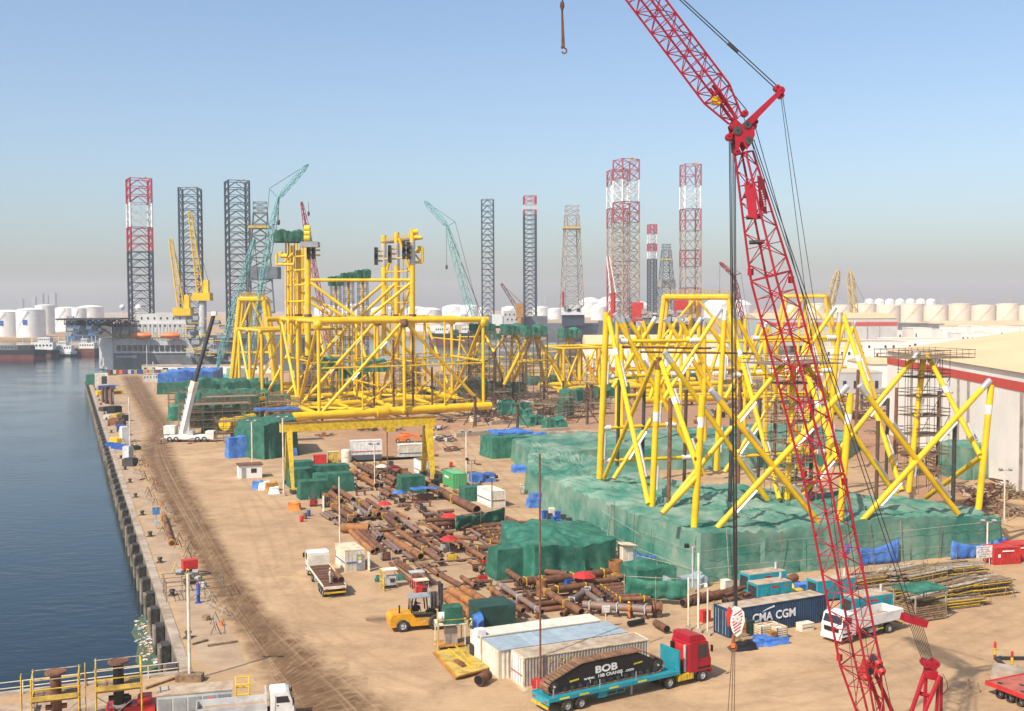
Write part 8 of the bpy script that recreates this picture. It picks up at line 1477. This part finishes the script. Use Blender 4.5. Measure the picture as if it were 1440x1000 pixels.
a, b = G(231, 727, .35), G(242, 764, .35); t = thing('steel_pile', 'long rusty pile lying along the quay apron', 'pile', V((a.x, a.y, 0))); rod('shaft', V((0, 0, .35)), b - a + V((0, 0, .35)), .34, 'rust', t, 10); rod('end_cap', V((0, 0, .35)), (b - a) * .03 + V((0, 0, .35)), .5, 'orange_dull', t, 10); rod('end_cap', (b - a) * .97 + V((0, 0, .35)), (b - a) + V((0, 0, .35)), .5, 'orange_dull', t, 10)
for i, (x0, y0, x1, y1, m) in enumerate([(270, 906, 292, 900, 'timber'), (292, 908, 334, 902, 'timber'), (196, 675, 204, 673, 'rust'), (204, 968, 250, 952, 'timber')]): a, b = G(x0, y0, .1), G(x1, y1, .1); d_ = b - a; mb = MB(); mb.box((0, 0, 0), (d_.length, .25, .2), rz=math.atan2(d_.y, d_.x)); mb.box((d_.x * .3, d_.y * .3, .1), (.2, .3, .06), rz=math.atan2(d_.y, d_.x)); tag(mb.build('timber_beam', m, loc=(a + b) / 2), ['short timber on the apron left of the long one', 'long timber lying across the apron', 'brown bar on the apron farther along the quay', 'timber lying near the foot of the white lamp pole'][i], 'timber')
t = thing('stump', 'small timber block on the apron', 'timber block', G(290, 872)); MB().lathe([(.4, 0), (.42, .5), (.01, .52)], 10).build('log', 'timber', t); MB().box((.1, 0, .54), (.2, .2, .04)).build('cap', 'timber', t)
# cluttered far part of the apron
k = 0
for (x, y, m, d3) in [(143, 543, 'cream', (5, 4, 5)), (150, 548, 'blue_paint', (6, 3, 1.5)), (154, 555, 'yellow_paint', (9, 3, 1.5)), (146, 566, 'rust', (1.1, 1.1, 5)), (151, 568, 'rust_dark', (1.2, 1.2, 5.5)), (157, 569, 'rust', (1.1, 1.1, 5)), (149, 578, 'dark_steel', (4, 2, 1.2)), (161, 583, 'black', (3, 3, 2.4)), (155, 588, 'grey_light', (4, 2, 1)), (165, 588, 'yellow_pale', (5, 2, 1.2)), (163, 597, 'rust', (4, 3, 1.6)), (170, 600, 'rust_dark', (3, 2, 1.4)), (177, 592, 'black', (2, 2, 1.5)), (170, 607, 'blue_paint', (2.5, 2, 1.6)), (174, 612, 'yellow_paint', (3, 2, 1.2)), (175, 622, 'white_paint', (2, 1.6, 3.6)), (165, 622, 'yellow_paint', (4, 2, 1)), (160, 628, 'blue_paint', (5, 1.5, .7)), (172, 632, 'blue_paint', (6, 1.6, .9)), (182, 632, 'green_dark', (5, 2, .8)), (180, 650, 'grey_light', (1.6, 1.4, 3.2)), (183, 655, 'dark_steel', (2.4, 2, 1.4)), (130, 541, 'green_net', (4, 3, 4))]:
    t = thing('stores_crate', 'crate or machine among the stores heaped on the far quay apron', 'box', G(x, y), R(20 + k * 7), 'stores on the far quay apron'); k += 1; MB().box((0, 0, d3[2] / 2), d3).build('body', m, t); MB().box((0, 0, d3[2] + .08), (d3[0] * .8, d3[1] * .8, .16)).build('top', m, t); MB().box((d3[0] * .2, -d3[1] / 2 - .05, d3[2] * .5), (d3[0] * .4, .1, d3[2] * .6)).build('panel', random.choice(['dark_steel', 'grey_light', 'rust']), t)
for i in range(22): x = 150 + i * 4.2; m = random.choice(['green_dark', 'blue_paint', 'yellow_paint', 'teal', 'red_paint', 'dark_steel', 'cream', 'yellow_pale']); t = thing('waste_bin', nth(i) + ' bin from the left in the coloured row at the end of the road', 'bin', G(x, 526 - .02 * i), R(15), 'bins at the end of the road'); MB().box((0, 0, .9), (2.0, 1.6, 1.8), taper=1.1).build('bin_body', m, t); MB().box((0, 0, 1.85), (2.2, 1.8, .12)).build('lid', m, t)
for lab, x, y, d3, m in [('long cream site office near the end of the road', 228, 523, (18, 5, 3.2), 'cream'), ('pale grey site office behind the blue store', 275, 523, (34, 5, 3.0), 'wall_white'), ('white plant beside the end of the road', 213, 536, (6, 4, 3), 'grey_light'), ('long pale wall behind the teal cranes', 330, 525, (44, 3, 3.5), 'wall_cream')]:
    t = thing('site_office', lab, 'cabin', G(x, y), R(10)); MB().box((0, 0, d3[2] / 2), d3).build('wall', m, t); MB().box((0, 0, d3[2] + .12), (d3[0] * 1.02, d3[1] * 1.06, .24)).build('roof', 'roof_dust', t); [MB().box((-d3[0] * .4 + j * d3[0] * .2, -d3[1] / 2 - .03, d3[2] * .6), (d3[0] * .07, .06, d3[2] * .25)).build('window', 'glass', t) for j in range(5)]
# floating rubbish in the corner
p = [G(x, y, WATER) for x, y in [(184, 890), (196, 868), (214, 856), (236, 880), (246, 905), (248, 925), (226, 936), (204, 946), (190, 930), (194, 906)]]; c = sum(p, V()) / len(p)
MB().add([(q.x - c.x, q.y - c.y, 0) for q in p], [tuple(range(len(p)))]).build('algae_scum', 'algae', loc=(c.x, c.y, WATER + .012), kind='stuff')
ms = ['white_sack', 'cream', 'white_paint', 'timber', 'blue_tarp', 'grey_light', 'orange', 'yellow_pale']; mb = MB()
for i in range(330):
    u = random.random(); x = 203 + u * 14 + random.uniform(-14, 20); y = 872 + u * 40 + random.uniform(-16, 26); q = G(min(x, 250), y, WATER); s_ = random.choice([.08, .1, .14, .18, .25, .4]); mb.cur = random.randrange(8); mb.box(V((q.x - c.x, q.y - c.y, .06)), (s_, s_ * random.uniform(.4, 1), .08), rz=random.uniform(0, 3), ry=random.uniform(-.2, .2))
mb.build('floating_litter', ms, loc=(c.x, c.y, WATER), kind='stuff')
# railing on the short quay
a, b = QE0 + SN * .8 + SD * .5, QE0 + SN * .8 + SD * 40; t = thing('railing', 'pale pipe railing along the short quay at the bottom left', 'railing', a); d_ = b - a
for i in range(17): rod('post', d_ * (i / 16), d_ * (i / 16) + V((0, 0, 1.1)), .05, 'cream' if i % 3 else 'rust', t, 5)
for z in (.6, 1.1): rod('rail', V((0, 0, z)), d_ + V((0, 0, z)), .045, 'cream', t, 5)
# pipe stands with yellow scaffolds in the bottom left corner
for k, (x, y, yt, m) in enumerate([(80, 1030, 943, 'rust'), (168, 1018, 928, 'black')]):
    b = G(x, y); top = at(x, yt, b.y).z; t = thing('scaffolded_pipe', ['rusty standing pipe with flanged head inside a yellow scaffold', 'black standing pipe with flanged head inside a yellow scaffold'][k], 'pipe', b, R(20)); t.scale = (1.25, 1.25, 1); rod('riser', (0, 0, 0), (0, 0, top - .2), .32, m, t, 14); MB().lathe([(.01, 0), (.62, 0), (.62, .16), (.01, .16)], 14, 'Z', (0, 0, top - .2)).build('flange', 'rust', t); [MB().lathe([(.01, -.2), (.2, -.2), (.2, .2), (.01, .2)], 10, 'X', (sx * .4, 0, top * .42)).build('side_nozzle', m, t) for sx in (-1, 1)]
    MB().lathe([(.34, -.12), (.38, -.12), (.38, .12), (.34, .12)], 14, 'Z', (0, 0, top * .3)).build('clamp', 'white_paint', t)
    for sx in (-1.3, 1.3):
        for sy in (-1, 1): rod('standard', (sx, sy, 0), (sx, sy, top - .1), .05, 'yellow_paint' if sy < 0 else 'scaffold_light', t, 5)
    for z in (top * .62, top * .8, top * .95):
        for sy in (-1, 1): rod('ledger', (-1.4, sy, z), (1.4, sy, z), .04, 'yellow_paint' if z < top * .9 else 'scaffold_light', t, 5)
        for sx in (-1.3, 1.3): rod('ledger', (sx, -1.1, z), (sx, 1.1, z), .04, 'yellow_paint', t, 5)
    for j in range(4): MB().box((0, -.8 + j * .52, top * .6), (2.7, .4, .06)).build('plank', 'timber', t)
    MB().box((0, -1.02, top * .66), (2.6, .05, .35)).build('toe_board', 'yellow_pale', t)
    for j in range(9): rod('rung', (-1.9, -.3, .3 + j * .45), (-1.9, .15, .3 + j * .45), .025, 'scaffold_light', t, 4)
    for yy in (-.3, .15): rod('ladder_rail', (-1.9, yy, 0), (-1.9, yy, top), .03, 'yellow_paint', t, 4)
    for sx, ex in ((-1.3, 1.3), (1.3, -1.3)): rod('cross_brace', (sx, -1, .2), (ex, -1, top * .55), .03, 'scaffold', t, 4)
t = thing('pump_unit', 'grey dusty pump unit with yellow end frame at the bottom edge', 'machine', G(222, 1012), R(14)); MB().box((2.8, 0, 1.2), (5.6, 2.0, 1.9)).build('canopy', 'grey_light', t); MB().box((2.8, 0, 2.2), (5.7, 2.1, .08)).build('roof', 'roof_dust', t); [MB().box((.6 + k * 1.1, -1.02, 1.2), (.95, .04, 1.4)).build('panel', 'grey_paint', t) for k in range(5)]; MB().box((4.0, -1.05, 1.6), (.4, .02, .3)).build('decal', 'orange', t); MB().box((2.8, 0, .15), (5.8, 1.9, .3)).build('skid', 'dark_steel', t)
for x in (5.9, 6.9):
    for y in (-.9, .9): rod('frame_post', (x, y, 0), (x, y, 2.5), .06, 'yellow', t, 6)
for z in (.9, 1.7, 2.5): [rod('frame_rail', (5.9, y, z), (6.9, y, z), .06, 'yellow', t, 6) for y in (-.9, .9)]; [rod('frame_rail', (x, -.9, z), (x, .9, z), .06, 'yellow', t, 6) for x in (5.9, 6.9)]
t = thing('pump_unit', 'red pump skid beside the grey pump unit at the bottom edge', 'machine', G(185, 1012), R(14)); MB().box((0, 0, .9), (3.6, 1.8, .8)).build('body', 'red_paint', t); MB().lathe([(.01, -.6), (.45, -.6), (.45, .6), (.01, .6)], 12, 'X', (-.6, 0, 1.5)).build('motor', 'dark_steel', t, smooth=True); MB().box((1.0, 0, 1.5), (1.0, 1.2, .7)).build('gearbox', 'red_paint', t); MB().box((0, 0, .25), (3.8, 1.9, .3)).build('skid', 'dark_steel', t)
o = MB(); o.prism([(-6, -2.6), (5.5, -2.6), (6, 2.2), (-6.5, 2.4)], 0, .5); o.box((-2, 0, .7), (5, 3, .4)); tag(o.build('salmon_deck', 'sandpile', loc=G(40, 1012), rz=R(16)), 'low earth platform under the scaffolded pipes', 'platform')
mb = MB(); vs = []
for i in range(7):
    for j in range(12): a = 2 * math.pi * j / 12; r = 2.6 * i / 6; vs.append((r * math.cos(a) * 1.3, r * math.sin(a), max(.0, 1.1 * (1 - (i / 6) ** 1.5) + nz(r * math.cos(a), r * math.sin(a), 4) * .25 - (.05 if i == 6 else 0))))
mb.add(vs, [(i * 12 + j, i * 12 + (j + 1) % 12, (i + 1) * 12 + (j + 1) % 12, (i + 1) * 12 + j) for i in range(6) for j in range(12)])
tag(mb.build('earth_heap', 'sandpile', loc=G(1348, 806), smooth=True), 'small heap of dark earth before the green mound', 'heap')
# ---- people
def person_mesh(pose):
    me = bpy.data.meshes.new('person'); J_ = {'hip': (0, 0, .93), 'chest': (.02, 0, 1.25), 'neck': (.02, 0, 1.47), 'head': (.04, 0, 1.6), 'top': (.03, 0, 1.70)}
    E_ = [('hip', 'chest'), ('chest', 'neck'), ('neck', 'head'), ('head', 'top')]; rad = {'hip': (.15, .17), 'chest': (.14, .18), 'neck': (.06, .06), 'head': (.095, .085), 'top': (.07, .065)}
    for s, n in ((1, 'l'), (-1, 'r')):
        if pose == 'sit': leg = [(0, s * .1, .9), (.42, s * .13, .86), (.45, s * .13, .45), (.58, s * .13, .40)]
        elif pose == 'walk': leg = [(0, s * .1, .88), (.12 * s + .06, s * .11, .48), (.2 * s - .04, s * .11, .09), (.2 * s + .12, s * .11, .05)]
        else: leg = [(0, s * .1, .88), (.03, s * .12, .48), (0, s * .13, .09), (.15, s * .15, .05)]
        if pose == 'bend': arm = [(.25, s * .2, 1.25), (.42, s * .24, .98), (.58, s * .16, .78)]
        elif pose == 'sit': arm = [(.03, s * .2, 1.4), (.2, s * .26, 1.15), (.42, s * .16, 1.15)]
        else: arm = [(.02, s * .2, 1.4), (.0 + .05 * s, s * .27, 1.12), (.14 + .05 * s, s * .25, .9)]
        for i, (k, r) in enumerate(zip(('th', 'kn', 'an', 'to'), (.1, .075, .055, .045))): J_[k + n] = leg[i]; rad[k + n] = (r, r)
        for i, (k, r) in enumerate(zip(('sh', 'el', 'wr'), (.075, .055, .04))): J_[k + n] = arm[i]; rad[k + n] = (r, r)
        E_ += [('hip', 'th' + n), ('th' + n, 'kn' + n), ('kn' + n, 'an' + n), ('an' + n, 'to' + n), ('chest', 'sh' + n), ('sh' + n, 'el' + n), ('el' + n, 'wr' + n)]
        wv = V(arm[2]); dv = (wv - V(arm[1])).normalized()
        for f in range(5):
            sp = V((.02 * (f - 2), .0, 0)) if f else V((.0, -.05 * s, .0)); a = 'f%d%s' % (f, n); J_[a] = tuple(wv + dv * (.09 if f else .05) + sp); J_[a + 't'] = tuple(wv + dv * ((.16 - .008 * abs(f - 2)) if f else .09) + sp * 1.3 + V((.02, 0, 0))); rad[a] = (.012, .012); rad[a + 't'] = (.009, .009); E_ += [('wr' + n, a), (a, a + 't')]
    if pose == 'bend':
        for k in ('chest', 'neck', 'head', 'top'): x, y, z = J_[k]; dz = z - .93; J_[k] = (x + dz * .62, y, .93 + dz * .75)
    ks = list(J_); me.from_pydata([J_[k] for k in ks], [(ks.index(a), ks.index(b)) for a, b in E_], []); o = bpy.data.objects.new('tmp', me); COL.objects.link(o); sk_ = o.modifiers.new('skin', 'SKIN'); sk_.use_smooth_shade = True; o.modifiers.new('sub', 'SUBSURF').levels = 1
    for i, k in enumerate(ks): me.skin_vertices[0].data[i].radius = rad[k]
    me.skin_vertices[0].data[0].use_root = True
    dg = bpy.context.evaluated_depsgraph_get(); out = bpy.data.meshes.new_from_object(o.evaluated_get(dg)); bpy.data.objects.remove(o)
    for m in ('cloth_grey', 'skin', 'black', 'cloth_navy'): out.materials.append(MATS[m])
    hd = V(J_['head']); wl, wr = V(J_['wrl']), V(J_['wrr'])
    for p in out.polygons:
        c = p.center
        p.material_index = 1 if (c - hd).length < .17 and c.z > J_['neck'][2] - .02 or (c - wl).length < .16 and (c - V(J_['ell'])).length > .22 or (c - wr).length < .16 and (c - V(J_['elr'])).length > .22 else 2 if c.z < .13 and pose != 'sit' else 0
    return out, hd
PM_ = {k: person_mesh(k) for k in ('stand', 'walk', 'bend', 'sit')}
def person(label, loc, yaw, pose='stand', cloth='cloth_grey', hat='helmet_yellow'):
    me, hd = PM_[pose]; m2 = me.copy(); m2.materials[0] = MATS[cloth]; o = bpy.data.objects.new('person', m2); COL.objects.link(o); o.location = loc; o.rotation_euler = (0, 0, R(yaw)); tag(o, label, 'person')
    MB().lathe([(.15, .03), (.115, .04), (.112, .09), (.08, .14), (.01, .155)], 12).build('hard_hat', hat, o, loc=hd + V((-.005, 0, .01)), smooth=True)
    mb = MB(); mb.box((.098, 0, -.005), (.035, .022, .035)); mb.build('nose', 'skin', o, loc=hd); mb = MB(); [mb.box((.088, s * .033, .02), (.015, .022, .012)) for s in (-1, 1)]; mb.box((.088, 0, -.045), (.012, .045, .01)); mb.build('eyes_and_mouth', 'black', o, loc=hd); return o
person('worker in grey coverall and yellow helmet standing on the flatbed lorry', V(LT.matrix_basis @ V((1.0, .35, 1.36))), 20); person('worker in grey coverall and yellow helmet beside the dark green canopy', G(680, 889), 200); person('worker in blue driving the yellow forklift', G(567, 888.5) + yawdir(110) * 1.0 + yawdir(16) * 1.5 + V((0, 0, 1.28)), 16, 'sit', 'cloth_navy', 'helmet_white')
person('worker in pale coverall walking on the brown road by the mound', G(733, 695), 250, 'walk', 'cloth_grey', 'helmet_white'); person('worker in pale clothes beside the first one on the brown road', G(736.5, 695.5), 230, 'walk', 'cloth_grey', 'helmet_yellow'); person('worker in grey bending over the far pipe ends', G(536, 680), 120, 'bend', 'cloth_grey', 'helmet_white'); person('worker in pale coverall standing between the pipe rows', G(533, 706), 300, 'stand', 'cloth_grey', 'helmet_yellow')
person('worker with orange vest behind the white sign', G(885, 870), 200, 'stand', 'cloth_orange', 'helmet_yellow'); person('worker in white with red helmet near the small hipped cover', G(887, 818), 230, 'stand', 'cloth_grey', 'helmet_white'); person('worker crouching over the middle pipe rows', G(498, 690), 30, 'bend', 'cloth_navy', 'helmet_yellow'); person('worker in yellow vest bending beside the green covered machine', G(668, 893), 150, 'bend', 'helmet_yellow', 'helmet_yellow'); person('worker in navy by the gantry leg', G(603, 675), 260, 'stand', 'cloth_navy', 'helmet_yellow'); person('worker in orange near the stacked pipes under the gantry', G(519, 726), 30, 'bend', 'cloth_grey', 'helmet_white')
# ================================================================ hazy air over the port
hm = bpy.data.materials.new('haze_air'); hm.use_nodes = True; MATS['haze_air'] = hm
hn = hm.node_tree.nodes; hn.remove(hn['Principled BSDF'])
pv = hn.new('ShaderNodeVolumePrincipled'); pv.inputs['Color'].default_value = (.88, .92, .98, 1); pv.inputs['Density'].default_value = HAZE; pv.inputs['Anisotropy'].default_value = .25
hm.node_tree.links.new(pv.outputs[0], hn['Material Output'].inputs['Volume'])
hz = MB().box((0, 2450, 60), (9600, 5600, 140)).build('haze', 'haze_air', kind='stuff')
hz['label'] = 'pale dusty haze hanging over the whole port'; hz['category'] = 'haze'
